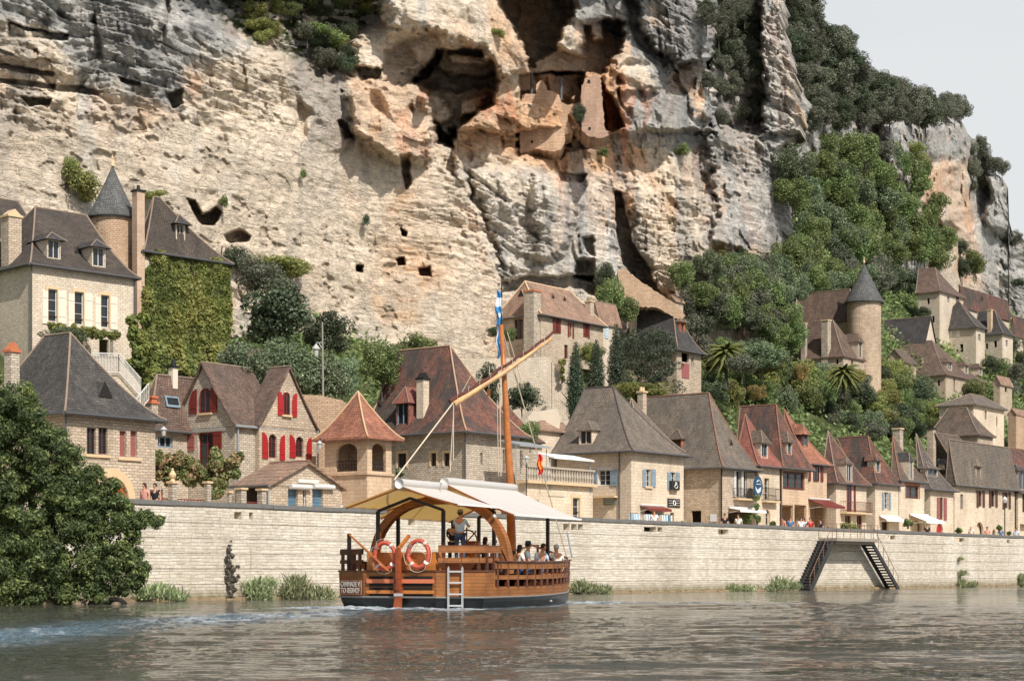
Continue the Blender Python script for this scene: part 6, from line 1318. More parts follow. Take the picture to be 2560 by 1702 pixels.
# ================================================================ people
SKIN = m_plain('skin', srgb(196, 146, 118), .6, .06)
def skinned(name, verts, edges, rad, mat, parent, root=0, sub=1):
    me = bpy.data.meshes.new(name); me.from_pydata([tuple(v) for v in verts], edges, []); me.materials.append(mat)
    o = link(name, me, parent); md = o.modifiers.new('Skin', 'SKIN'); md.use_smooth_shade = True
    sv_ = me.skin_vertices[0].data
    for i, r in enumerate(rad): sv_[i].radius = (r, r) if not isinstance(r, tuple) else r
    sv_[root].use_root = True
    s = o.modifiers.new('Subdivision', 'SUBSURF'); s.levels = s.render_levels = sub
    return o
def person(loc, rz, label, shirt, legs, hair, pose='stand', hat=None, sc=1.0, group=None, arms='down', lean=0.0, bare=False, parent=None):
    root = empty('person', loc, rz, label, 'person', group); root.scale = (sc,)*3
    V_ = Vector
    sit = pose == 'sit'; hz = .52 if sit else .95
    J = {'pel': V_((0, 0, hz)), 'wst': V_((0, .02+lean*.15, hz+.16)), 'chs': V_((0, lean*.45, hz+.38)), 'nck': V_((0, .02+lean*.6, hz+.55)), 'hd0': V_((0, .03+lean*.68, hz+.63)), 'hd1': V_((0, .04+lean*.72, hz+.70)), 'hd2': V_((0, .03+lean*.72, hz+.77)), 'nose': V_((0, .14+lean*.72, hz+.69))}
    R = {'pel': (.15, .12), 'wst': (.135, .10), 'chs': (.165, .115), 'nck': .055, 'hd0': .07, 'hd1': (.08, .095), 'hd2': (.07, .085), 'nose': .014}
    E = [('pel', 'wst'), ('wst', 'chs'), ('chs', 'nck'), ('nck', 'hd0'), ('hd0', 'hd1'), ('hd1', 'hd2'), ('hd1', 'nose')]
    for s, q in ((-1, 'L'), (1, 'R')):
        J['hip'+q] = V_((s*.10, 0, hz-.06)); R['hip'+q] = .095
        if sit: J['kne'+q] = V_((s*.14, .42, hz-.02)); J['ank'+q] = V_((s*.14, .44, .09)); J['toe'+q] = V_((s*.15, .60, .04))
        else: J['kne'+q] = V_((s*.12, .03*s, .50)); J['ank'+q] = V_((s*.13, -.02, .09)); J['toe'+q] = V_((s*.15, .15, .04))
        R['kne'+q] = .062; R['ank'+q] = .045; R['toe'+q] = .04
        E += [('pel', 'hip'+q), ('hip'+q, 'kne'+q), ('kne'+q, 'ank'+q), ('ank'+q, 'toe'+q)]
        sh = J['chs']+V_((s*.19, 0, .09)); J['sho'+q] = sh; R['sho'+q] = .062
        if arms == 'down': el = sh+V_((s*.07, -.03, -.29)); wr = el+V_((s*.0, .09, -.24))
        elif arms == 'fwd': el = sh+V_((s*.08, .14, -.22)); wr = el+V_((-s*.05, .24, .04))
        elif arms == 'rail': el = sh+V_((s*.08, .20, -.20)); wr = el+V_((-s*.04, .16, -.10))
        elif arms == 'up': el = sh+V_((s*.12, .12, -.18)); wr = el+V_((-s*.1, .16, .26))
        else: el = sh+V_((s*.10, .05, -.26)); wr = V_((s*.12, .30, hz+.06))
        J['elb'+q] = el; R['elb'+q] = .044; J['wri'+q] = wr; R['wri'+q] = .028
        d = (wr-el).normalized(); sd = V_((1, 0, 0))*s; pm = wr+d*.07; J['plm'+q] = pm; R['plm'+q] = (.034, .02)
        E += [('chs', 'sho'+q), ('sho'+q, 'elb'+q), ('elb'+q, 'wri'+q), ('wri'+q, 'plm'+q)]
        bend = V_((0, .3, -.25)) if arms != 'down' else V_((0, .35, 0))
        for k, ln in enumerate((.065, .078, .074, .058)):
            b = pm+sd*(-.027+.018*k)+d*.02; m_ = b+d*ln*.5+bend*.03; e = m_+(d+bend*1.1).normalized()*ln*.5
            for nm, p in (('f%d' % k, b), ('g%d' % k, m_), ('h%d' % k, e)): J[nm+q] = p; R[nm+q] = .009
            E += [('plm'+q, 'f%d' % k+q), ('f%d' % k+q, 'g%d' % k+q), ('g%d' % k+q, 'h%d' % k+q)]
        J['t0'+q] = wr+d*.03-sd*.03; J['t1'+q] = wr+d*.075-sd*.055; R['t0'+q] = R['t1'+q] = .011; E += [('wri'+q, 't0'+q), ('t0'+q, 't1'+q)]
    ks = list(J); ix = {k: i for i, k in enumerate(ks)}
    skinned('body', [J[k] for k in ks], [(ix[a], ix[b]) for a, b in E], [R[k] for k in ks], SKIN, root)
    def sub(nm, keys, edges, extra, mat, ends={}):
        jj = [J[k].copy() for k in keys]
        for k, v in ends.items(): jj[keys.index(k)] = v
        r = [tuple(x*extra+.012 for x in R[k]) if isinstance(R[k], tuple) else R[k]*extra+.012 for k in keys]; im = {k: i for i, k in enumerate(keys)}
        skinned(nm, jj, [(im[a], im[b]) for a, b in edges], r, mat, root)
    ks2 = ['pel', 'wst', 'chs', 'shoL', 'elbL', 'shoR', 'elbR']; en = {q: J['sho'+q[-1]].lerp(J[q], .75) for q in ('elbL', 'elbR')} if not bare else {q: J['sho'+q[-1]].lerp(J[q], .3) for q in ('elbL', 'elbR')}
    sub('shirt', ks2, [('pel', 'wst'), ('wst', 'chs'), ('chs', 'shoL'), ('shoL', 'elbL'), ('chs', 'shoR'), ('shoR', 'elbR')], 1.06, shirt, en)
    sub('trousers', ['pel', 'hipL', 'kneL', 'ankL', 'hipR', 'kneR', 'ankR'], [('pel', 'hipL'), ('hipL', 'kneL'), ('kneL', 'ankL'), ('pel', 'hipR'), ('hipR', 'kneR'), ('kneR', 'ankR')], 1.05, legs)
    c = J['hd1']; mb = MB(); n = 12
    prof = [(.088, -.03), (.098, .02), (.095, .06), (.075, .10), (.035, .125), (0, .13)]
    mb.lathe(prof, (c.x, c.y-.018, c.z), n)
    if hair == 'long': mb.lathe([(.03, -.2), (.075, -.16), (.085, -.03)], (c.x, c.y-.05, c.z), n)
    mb.build('hair', m_plain('hair_dark', srgb(58, 44, 36), .7) if hair != 'grey' else m_plain('hair_grey', srgb(190, 186, 180), .7), root, True)
    if hat:
        mb = MB(); mb.lathe([(.17, .035), (.10, .05), (.10, .10), (.08, .15), (0, .16)], (c.x, c.y-.01, c.z), 14); mb.build('hat', hat, root, True)
    return root
CL = {k: m_plain('cloth_'+k, srgb(*v), .85, .12) for k, v in dict(black=(34,34,38), navy=(44,58,84), blue=(70,116,160), light=(186,214,236), white=(226,224,218), red=(176,52,48), pink=(206,150,138), grey=(120,122,124), jeans=(66,84,110), tan=(170,140,104), green=(90,110,80), teal=(60,130,150)).items()}
# ================================================================ the river boat
BC = (-4.95, 79.0); BX = (.8988, -.4384); BY = (.4384, .8988)
def bl(px, py, x=None, y=None):
    if x is not None: C = (BC[0]+x*BX[0], BC[1]+x*BX[1]); y = solve(C, BY, px)
    else: C = (BC[0]+y*BY[0], BC[1]+y*BY[1]); x = solve(C, BX, px)
    Y = BC[1]+x*BX[1]+y*BY[1]; return Vector((x, y, 1.6+(HY-py)/F*Y))
BA = math.atan2(BX[1], BX[0])
def b2w(x, y, z): return Vector(((BC[0]+x*BX[0]+y*BY[0])*K, (BC[1]+x*BX[1]+y*BY[1])*K, z*K))
boat = empty('river_boat', (BC[0]*K, BC[1]*K, 0), BA, 'broad varnished wooden river boat with mast, awnings and passengers in the foreground', 'boat'); boat.scale = (K, K, K)
BW = m_wood('varnished_wood', srgb(152, 98, 52), .155, .35, .6); BWD = m_wood('dark_varnish', srgb(96, 54, 32), .155, .35, .4); BWL = m_wood('light_slat', srgb(196, 124, 62), 20, .5, .4)
BLKH = m_plain('black_hull', srgb(34, 35, 36), .35, .25, .5); MAST = m_wood('mast_wood', srgb(172, 106, 56), 30, .5, .35); DKM = m_plain('dark_frame', srgb(40, 32, 28), .5, .2)
TANC = m_plain('awning_canvas', srgb(238, 232, 222), .85, .04); ALU = m_plain('ladder_metal', srgb(200, 200, 196), .35, .08, .5, .4); ROPE = m_plain('rope', srgb(196, 180, 156), .9, .2)
n = NT('awning_cloth'); tr_ = n.new('ShaderNodeBsdfTranslucent'); tr_.inputs[0].default_value = srgb(235, 190, 105); n.bsdf.inputs['Base Color'].default_value = srgb(240, 235, 226); n.bsdf.inputs['Roughness'].default_value = .85
mxs = n.new('ShaderNodeMixShader'); mxs.inputs[0].default_value = .42; n.l.new(n.bsdf.outputs[0], mxs.inputs[1]); n.l.new(tr_.outputs[0], mxs.inputs[2]); n.l.new(mxs.outputs[0], n.out.inputs[0]); AWN = n.mat
SIDE = [(3.7, 1.0), (3.72, 2.0), (3.72, 3.5), (3.68, 5), (3.55, 6.5), (3.32, 8), (3.05, 9.5), (2.7, 11), (2.28, 12.5), (1.78, 14), (1.3, 15.2), (.8, 16.3), (.35, 17.4), (0, 18.2)]
OUT = [(-1.85, 0), (1.85, 0)]+SIDE; OUTP = OUT[::-1][:-1]                       # stern -> bow, starboard
FULL = [(1.85, 0)]+SIDE+[(-x, y) for x, y in SIDE[::-1][1:]]+[(-1.85, 0)]
def zadd(y): return .16*max(0, (y-6)/12)**1.5
def hull(name, levels, mat, path, closed, thick=0.0, parent=boat):             # levels: (z, scale)
    mb = MB(); n_ = len(path); rows = []
    for z, s in levels: rows.append([(x*s, (y-8)*((s-1)*.35+1)+8, z+(zadd(y) if z > .3 else 0)) for x, y in path])
    for r in range(len(rows)-1):
        for i in range(n_ if closed else n_-1):
            j = (i+1) % n_; mb.poly((rows[r][i], rows[r][j], rows[r+1][j], rows[r+1][i]))
    return mb.build(name, mat, parent)
hull('hull_bottom', [(-.5, .86), (0, .945), (.3, .975), (.46, .982)], BLKH, FULL, True)
mb = MB(); mb.tube([(x*.992, y, .47+zadd(y)) for x, y in FULL]+[(FULL[0][0]*.992, FULL[0][1], .47)], .05, 6); mb.build('rubbing_strake', m_plain('grey_strake', srgb(120, 118, 112), .5), boat)
STERN = [(-3.72, 2.0), (-3.7, 1.0), (-1.85, 0), (1.85, 0), (3.7, 1.0), (3.72, 2.0)]
hull('hull_planking', [(.46, .985), (.95, .995), (1.58, 1.0)], BW, STERN, False)
SB = SIDE[1:]; PT = [(-x, y) for x, y in SB]
for path, nm in ((SB, 'hull_planking'), (PT, 'hull_planking')): hull(nm, [(.46, .985), (.94, .995)], BW, path, False)
def strip(name, path, z0, z1, mat, th=.09, parent=boat, slope=None):
    mb = MB()
    for i in range(len(path)-1):
        (x0, y0), (x1, y1) = path[i], path[i+1]; d = Vector((x1-x0, y1-y0, 0)).normalized(); nn = Vector((-d.y, d.x, 0))*th
        if nn.dot(Vector((x0, y0-8, 0))) > 0: nn = -nn
        a0, a1 = zadd(y0), zadd(y1); A, B = Vector((x0, y0, z0+a0)), Vector((x1, y1, z0+a1)); C, D_ = Vector((x1, y1, z1+a1)), Vector((x0, y0, z1+a0))
        mb.poly((A, B, C, D_)); mb.poly((A+nn, B+nn, C+nn, D_+nn)); mb.poly((D_, C, C+nn, D_+nn)); mb.poly((A, B, B+nn, A+nn))
    x, y = path[-1]
    return mb.build(name, mat, parent)
for path in (SB, PT):
    strip('side_plank', path, 1.24, 1.44, BW); strip('side_plank', path, 1.72, 2.02, BW); strip('gunwale', [(x*1.02, y) for x, y in path], 2.022, 2.08, BWD, .22)
    mb = MB()
    L_ = [Vector((x, y, 0)) for x, y in path]; dist = 0; nxt = .25
    for i in range(len(L_)-1):
        seg = (L_[i+1]-L_[i]).length
        while nxt < dist+seg:
            p = L_[i].lerp(L_[i+1], (nxt-dist)/seg); za = zadd(p.y); sgn = -1 if p.x < 0 else 1; mb = MB(); mb.box(p.x-.07-sgn*.07, p.x+.07-sgn*.07, p.y-.09, p.y+.09, .9+za, 2.0+za); mb.build('rib_post', BWD, boat); nxt += 1.05
        dist += seg
# deck, floor, inner box
mb = MB(); mb.poly([(x*.97, y, .95) for x, y in FULL]); mb.build('deck', m_wood('deck_wood', srgb(120, 80, 50), 30), boat)
mb = MB(); mb.poly([(-3.6, 1.05, 1.5), (-1.8, .05, 1.5), (1.8, .05, 1.5), (3.6, 1.05, 1.5), (3.6, 6, 1.5), (-3.6, 6, 1.5)]); mb.poly([(-3.6, 6, .95), (3.6, 6, .95), (3.6, 6, 1.5), (-3.6, 6, 1.5)]); mb.box(-1.0, 3.0, 1.8, 4.2, 1.503, 2.05); mb.build('aft_deck', BWD, boat)
strip('gunwale', [(-3.72, 2.0), (-3.74, .98), (-1.86, -.03), (1.86, -.03), (3.74, .98), (3.72, 2.0)], 1.582, 1.66, BWD, .2)
mb = MB(); mb.box(-1.75, 1.7, .18, .9, 1.662, 2.45); mb.build('stern_locker', BWL, boat)
mb = MB(); mb.box(-1.2, 1.2, 9.4, 13.2, .953, 1.5); mb.box(-.9, .9, 9.0, 9.3, .953, 2.1); mb.build('bench', BWD, boat)
for s in (-1, 1):
    mb = MB(); pth = [(s*(x-.55), y) for x, y in SIDE[5:11]]
    for i in range(len(pth)-1):
        (x0, y0), (x1, y1) = pth[i], pth[i+1]; mb.prism([(x0, y0, 1.42), (x1, y1, 1.42), (x1+s*.45, y1, 1.42), (x0+s*.45, y0, 1.42)], (0, 0, .08))
    mb.build('bench', BWL, boat)
# louvres
for z0, z1, m_ in ((1.09, 1.27, BWL), (.63, .78, BWL)):
    for x0, x1 in ((-1.62, -.22), (.12, 1.75)):
        mb = MB(); mb.box(x0, x1, -.075, -.003, z0, z1); mb.build('louvre_slat', m_plain('pink_slat', srgb(206, 120, 84), .5) if z0 > 1 else m_, boat)
        mb = MB(); mb.box(x0+.1, x1-.1, -.012, -.004, z1+.01, z1+.12); mb.box(x0+.1, x1-.1, -.012, -.004, z0-.14, z0-.01); mb.build('louvre_shade_strip', VOIDM, boat)  # dark strips painted as shade between slats, no real gap behind
# stern rails
RL = [(-3.7, 2.4), (-3.66, 1.02), (-1.95, .09)]; RR = [(1.9, .08), (3.66, 1.02), (3.68, 2.7)]
for pth, zs in ((RL, ((2.36, 2.56), (1.95, 2.12))), (RR, ((2.42, 2.70), (1.98, 2.20)))):
    for z0, z1 in zs: strip('stern_rail', pth, z0, z1, BW if pth is RR else BWD, .08)
    strip('rail_cap', pth, zs[0][1]+.002, zs[0][1]+.05, BWD, .16)
    for i in range(2):
        A, B = Vector((*pth[i], 0)), Vector((*pth[i+1], 0))
        for k in range(3): p = A.lerp(B, (k+.25)/2.6); mb = MB(); mb.box(p.x-.06, p.x+.06, p.y+.02, p.y+.14, 1.6, zs[0][0]); mb.build('rail_post', BWD, boat)
a = bl(1245, 1400, x=3.7); mb = MB(); mb.bar((3.68, 2.7, 2.66), (3.70, 3.3, 2.05), .09, .2); mb.build('stern_rail', BW, boat)
mb = MB(); mb.box(-3.0, -2.86, .55, .69, 1.6, 3.3); mb.build('mooring_post', DKM, boat); mb = MB(); mb.box(-1.98, -1.78, 1.3, 1.5, 1.6, 3.35); mb.build('mooring_post', BWL, boat)
# arch and frames
def arch(y, w, zt, z0, th, dp, mat, name, pw=2.6):
    mb = MB(); pts = []
    for i in range(29):
        t = math.pi*i/28; c, s = math.cos(t), math.sin(t); pts.append(Vector((w*math.copysign(abs(c)**(2/pw), c), y, z0+(zt-z0)*abs(s)**(2/pw))))
    for i in range(28):
        A, B = pts[i], pts[i+1]
        d0 = (pts[min(i+1, 28)]-pts[max(i-1, 0)]).normalized(); d1 = (pts[min(i+2, 28)]-pts[i]).normalized()
        n0, n1 = Vector((-d0.z, 0, d0.x))*th, Vector((-d1.z, 0, d1.x))*th
        a, b, c, d = A-n0, B-n1, B+n1, A+n0; o_ = Vector((0, dp, 0))
        mb.poly((a, b, c, d)); mb.poly((a+o_, b+o_, c+o_, d+o_)); mb.poly((a, b, b+o_, a+o_)); mb.poly((d, c, c+o_, d+o_))
    return mb.build(name, mat, boat, True)
arch(3.55, 3.5, 4.85, 1.5, .17, .4, BW, 'timber_arch', 2.4); 
for y, w, z1, z2, zb_ in ((1.0, 1.66, 4.3, 4.85, 1.62), (4.3, 2.5, 4.35, 5.2, 1.5), (11.4, 1.9, 4.3, 5.2, .95)):
    mb = MB()
    for s in (-1, 1): mb.bar((s*w, y, zb_), (s*w, y, z1), .14); mb.bar((s*w, y, z1), (0, y, z2), .12)
    mb.build('awning_frame', DKM, boat)
# awnings
for y0, y1, zr, w, ze, rr in ((0.0, 4.15, 5.46, 2.95, 4.5, .22), (4.2, 11.5, 5.72, 3.62, 4.15, .22)):
    mb = MB(); mb.tube([(0, y0, zr), (0, y1, zr)], rr, 16); mb.build('awning_roller', TANC, boat, True)
    for s in (-1, 1):
        mb = MB(); nx, ny = 8, 12; g_ = []
        ww = w if s > 0 else w*(1.0)
        for i in range(nx+1):
            row = []
            for j in range(ny+1):
                f = i/nx; k = j/ny; tap = .15*math.sin(math.pi*k)*f
                x = s*(.15+(ww-.15)*f); y = y0+(y1-y0)*k; z = zr-.12+(ze-zr+.12)*f-.12*math.sin(math.pi*f)*(.4+.6*math.sin(math.pi*k))-.025*math.sin(k*26)*f
                row.append((x, y, z))
            g_.append(row)
        for i in range(nx):
            for j in range(ny): mb.poly((g_[i][j], g_[i+1][j], g_[i+1][j+1], g_[i][j+1]))
        o = mb.build('awning', AWN, boat, True); e = MB(); e.bar(g_[nx][0], g_[nx][ny], .1, .08); e.build('awning_edge_bar', TANC, o); e = MB(); e.bar((s*.2, y0+.15, zr-.25), (s*ww*.97, y0+.25, ze-.08), .07); e.build('awning_arm', BWL, o); e = MB(); e.bar((s*.2, y1-.15, zr-.25), (s*ww*.97, y1-.25, ze-.08), .07); e.build('awning_arm', BWL, o)
# rudder, ladder
mb = MB(); mb.bar(bl(995, 1372, y=-.25), bl(997, 1475, y=-.25), .26, .16, up=(1, 0, 0)); A, B = bl(998, 1475, y=-.25), bl(991, 1530, y=-.3)
mb.prism([A+Vector((-.13, -.08, 0)), A+Vector((.13, -.08, 0)), B+Vector((.2, -.08, -.2)), B+Vector((-.2, -.08, -.2))], (0, .16, 0)); rd = mb.build('rudder', m_wood('rudder_wood', srgb(150, 76, 44), 30, .5, .4), boat)
mb = MB(); p = bl(996, 1486, y=-.25); mb.box(p.x-.17, p.x+.17, p.y-.11, p.y+.11, p.z-.06, p.z+.06); mb.build('rudder_band', ALU, rd)
mb = MB(); mb.bar(bl(996, 1372, y=-.25), bl(1023, 1338, y=.8), .13, .13); mb.build('tiller', MAST, boat)
d = Vector((1.85, 1.0, 0)).normalized(); nrm = Vector((d.y, -d.x, 0)); mb = MB(); q0 = Vector((2.2, .19, 0)); ld = []
for px in (1121, 1156):
    best = None
    for k in range(400):
        p = Vector((1.85, 0, 0))+d*(k*.006)+nrm*.12; X = BC[0]+p.x*BX[0]+p.y*BY[0]; Y = BC[1]+p.x*BX[1]+p.y*BY[1]; e = abs(CX+X/Y*F-px)
        if best is None or e < best[0]: best = (e, p)
    ld.append(best[1]); p = best[1]; mb.bar((p.x, p.y, -.3), (p.x, p.y, 1.75), .07)
    mb.tube([(p.x, p.y, 1.75), (p.x-nrm.x*.2, p.y-nrm.y*.2, 1.8), (p.x-nrm.x*.35, p.y-nrm.y*.35, 1.7)], .03, 6)
for z in (.12, .62, 1.12, 1.6): mb.bar((ld[0].x, ld[0].y, z), (ld[1].x, ld[1].y, z), .07)
mb.build('ladder', ALU, boat)
# name board on the port stern quarter
dd = Vector((1.85, -1.0, 0)).normalized(); up = Vector((0, 0, 1)); nn = Vector((-1.0, -1.85, 0)).normalized(); A = Vector((-3.7, 1.0, 0))*.995+nn*.012
mb = MB(); x0, x1, z0, z1 = .1, 2.0, .6, 1.2; P3 = lambda x, z, e=0: A+dd*x+up*z+nn*e
for a_, b_ in (((x0, z0), (x1, z0)), ((x0, z1), (x1, z1)), ((x0, z0), (x0, z1)), ((x1, z0), (x1, z1))): mb.bar(P3(*a_, .02), P3(*b_, .02), .025)
nb = mb.build('name_board', m_plain('pink_line', srgb(200, 140, 120), .6), boat)
LETW = m_plain('white_lettering', srgb(235, 226, 210), .5, .03)
for txt, z, w in (('CAMINADE VI', .93, 1.72), ('TO 0E0042F', .65, 1.68)):
    cu = bpy.data.curves.new('lettering', 'FONT'); cu.body = txt; cu.size = .32; cu.extrude = .004; cu.offset = .006
    tmp = bpy.data.objects.new('tmp', cu); COL.objects.link(tmp); dg = bpy.context.evaluated_depsgraph_get(); me = bpy.data.meshes.new_from_object(tmp.evaluated_get(dg)); wd_ = max(v.co.x for v in me.vertices)-min(v.co.x for v in me.vertices)
    bpy.data.objects.remove(tmp); k = w/wd_
    for v in me.vertices:
        p = P3(.19+v.co.x*k, z+v.co.y*1.0, .03+v.co.z); v.co = p
    me.materials.clear(); me.materials.append(LETW); link('lettering', me, nb)
# mast, yard, rigging
MB0 = bl(1281, 1400, x=0.0); ym = MB0.y; Yk = BC[1]+ym*BY[1]
def atm(px, py, Y=Yk):                                     # boat-local point at pixel and depth Y
    X = (px-CX)/F*Y; r = Vector((X-BC[0], Y-BC[1])); return Vector((r.x*BX[0]+r.y*BX[1], r.x*BY[0]+r.y*BY[1], 1.6+(HY-py)/F*Y))
mb = MB(); mb.tube([atm(1281, 1440), atm(1275, 1200), atm(1264, 1000), atm(1253, 812)], .24, 12, 0, .10); mb.build('mast', MAST, boat, True)
A, B = atm(1134, 1010, Yk-2.2), atm(1378, 846, Yk+1.0); mid = A.lerp(B, .5)-Vector((0, 0, .12))
mb = MB(); mb.tube([A, A.lerp(mid, .5), mid, mid.lerp(B, .5), B], .155, 8, 0, .09); yd = mb.build('yard', m_wood('pale_spar', srgb(206, 168, 122), 30), boat, True)
mb = MB(); o_ = Vector((0, 0, .26)); pts = [A.lerp(B, t)+o_*(1-.2*math.sin(t*9))+Vector((0, 0, .04*math.sin(t*31)))-Vector((0, 0, .12))*math.sin(math.pi*t) for t in [i/26 for i in range(-1, 28)]]; mb.tube(pts, .10, 7, 0, .06); mb.build('furled_sail', m_plain('maroon_sail', srgb(92, 54, 46), .85, .3), yd)
mb = MB()
for i in range(9): p = A.lerp(B, (i+.5)/9)-Vector((0, 0, .12))*math.sin(math.pi*(i+.5)/9); mb.tube([p+Vector((0, -.17, -.1)), p+Vector((0, -.17, .35)), p+Vector((0, .17, .35)), p+Vector((0, .17, -.1)), p+Vector((0, -.17, -.1))], .02, 4)
mb.build('sail_tie', ROPE, yd)
top = atm(1254, 818)
def rope(pts, r=.022, name='rope'): mb = MB(); mb.tube(pts, r, 4); return mb.build(name, ROPE, boat)
bow = Vector((0, 18.0, 2.2)); rope([top, bow], .035); rope([A+Vector((0, 0, .1)), bl(985, 1200, y=.3)], .04); rope([atm(1254, 815), A.lerp(B, .05)+Vector((0, 0, .2))], .02) if False else None
rope([atm(1259, 905), atm(1240, 820, Yk+.4)], .03); rope([atm(1243, 1000), atm(1246, 1190)], .02); rope([atm(1249, 960), atm(1252, 1190)], .03)
rope([A, bl(1125, 1180, y=2.5)], .02); rope([A, bl(1133, 1150, y=2.5)], .02); rope([atm(1268, 830), atm(1306, 960)], .02); rope([atm(1150, 990), atm(1195, 905)], .02)
mb = MB(); p = atm(1222, 972); mb.tube([p, p+Vector((0, 0, -.35))], .09, 6); mb.build('pulley_block', BWL, boat); rope([p, atm(1224, 915)], .02); p = atm(1254, 812); mb = MB(); mb.tube([p, p+Vector((0, 0, 2.1))], .03, 5); mb.build('flagstaff', IRON, boat)
mb = MB(); mb.tube([bl(1430, 1393, y=16.9)+Vector((.0, 0, 0)), bl(1418, 1330, y=16.9)], .05, 5); mb.build('boat_hook', GUTL, boat)
mb = MB(); mb.bar((-.9, 16.2, 2.2), (-.9, 16.2, 3.0), .1); mb.bar((-2.3, 12.4, 2.2), (-.7, 15.2, 2.95), .09); mb.bar((-.7, 15.2, 2.95), (0, 18, 2.3), .09); mb.build('bow_rail', BWD, boat)
mb = MB(); p = bl(1364, 1502, x=2.9); mb.lathe([(0, -.08), (.09, 0), (0, .08)], p+Vector((.28, 0, 0)), 8); mb.build('rivet', ALU, boat)
mb = MB(); c = bl(1178, 1375, y=4.6); mb.box(c.x-.35, c.x+.35, 4.3, 4.8, 1.5, 3.0); hc = mb.build('helm_console', BWL, boat)
mb = MB(); mb.tube([(c.x+.55*math.cos(t), 4.15, 2.95+.55*math.sin(t)) for t in [i*math.pi/8 for i in range(17)]], .04, 5)
for k in range(4): t = k*math.pi/4; mb.bar((c.x-.68*math.cos(t), 4.15, 2.95-.68*math.sin(t)), (c.x+.68*math.cos(t), 4.15, 2.95+.68*math.sin(t)), .05)
mb.build('steering_wheel', BW, hc)
mb = MB(); p = bl(1236, 1290, y=3.4); mb.lathe([(0, -.11), (.11, 0), (0, .11)], p, 10); mb.build('lamp', FRW, boat, True)
# flags
def flag(name, label, px, y0, y1, w, cols, Y, sway=.12):
    p0 = P(px, y1, Y*K); hgt = (y1-y0)/F*Y*K; ww = w/F*Y*K; root = empty(name, p0, 0, label, 'flag'); n_ = 26; parts = {}
    for i in range(n_):
        for j in range(6):
            f0, f1 = i/n_, (i+1)/n_; c = cols(f0, (j+.5)/6); mb = parts.setdefault(c.name, (MB(), c))[0]
            def q(f, g):
                wd2 = ww*(.35+.65*math.sin(math.pi*min(1, (1-f)*.75+.1))); return (g*wd2+.04*math.sin(f*9), .05*math.sin(g*9+f*6), hgt*f)
            mb.poly((q(f0, j/6), q(f0, (j+1)/6), q(f1, (j+1)/6), q(f1, j/6)))
    for k, (mb, c) in parts.items(): mb.build('cloth_panel', c, root)
    return root
FB, FW_, FR_, FY_ = m_plain('flag_blue', srgb(64, 134, 184), .8), m_plain('flag_white', srgb(230, 232, 234), .8), m_plain('flag_red', srgb(206, 62, 44), .8), m_plain('flag_yellow', srgb(232, 150, 60), .8)
YF = Yk
flag('flag', 'blue and white flag with a white emblem drooping at the very top of the mast', 1240, 728, 812, 17, lambda f, g: FW_ if (.52 < f < .80 or (.14 < f < .38 and g > .38 and (abs(f-.26) < .06 or g > .6))) else FB, YF)
flag('flag', 'long narrow blue flag hanging beside the upper mast, below the emblem flag', 1242, 815, 896, 9, lambda f, g: FW_ if (g < .3 and f > .2) else FB, YF)
flag('flag', 'small red and yellow flag hanging on the forestay above the awning', 1344, 1135, 1186, 14, lambda f, g: FY_ if (.25 < f < .65 and g > .3) else FR_, BC[1]+14.5*BY[1])
# lifebuoys, oars
LBO = m_plain('lifebuoy_orange', srgb(196, 92, 72), .5, .1); LBW = m_plain('lifebuoy_white', srgb(228, 220, 210), .5, .05)
for px, py, lb in ((962, 1389, 'orange lifebuoy left of the rudder post on the stern, behind the slanting oar'), (1046, 1384, 'orange lifebuoy right of the rudder post with a looped rope')):
    c = bl(px, py, y=-.12); w = b2w(*c); root = empty('lifebuoy', w, BA, lb, 'lifebuoy', 'lifebuoys on the stern'); R_, r_ = .42, .082
    ring = [Vector((R_*math.cos(t), 0, R_*1.12*math.sin(t))) for t in [i*2*math.pi/32 for i in range(33)]]
    mb = MB(); mb.tube(ring, r_, 10, cap=False); o = mb.build('ring', LBO, root, True)
    for k in range(4):
        mb = MB(); i0 = 4+8*k; mb.tube([ring[(i0+q) % 32] for q in range(2)], r_+.012, 10); mb.build('band', LBW, root, True)
    mb = MB(); pts = []
    for k in range(25): t = k*2*math.pi/24; rr = R_+.12+(-.07 if k % 6 == 0 else .02); pts.append((rr*math.cos(t+.8), -.06, rr*1.12*math.sin(t+.8)-.02))
    mb.tube(pts, .012, 4)
    if px > 1000: mb.tube([(0, -.09, R_), (-.12, -.09, .12), (-.3, -.09, -.02)], .014, 4); mb.tube([(0, -.09, R_), (.1, -.09, .1), (.32, -.09, 0), (.4, -.09, .02)], .014, 4)
    mb.build('grab_rope', ROPE, root)
a, b = b2w(*bl(874, 1336, y=.2)), b2w(*bl(974, 1428, y=-.5)); root = empty('oar', a, 0, 'long wooden oar slanting across the left lifebuoy on the stern', 'oar')
d = b-a; mb = MB(); mb.tube([(0, 0, 0), d*.55], .035, 7, 0, .045); mb.build('shaft', MAST, root); mb = MB(); mb.bar(d*.5, d, .06, .2, up=(0, 1, 0)); mb.build('blade', MAST, root)
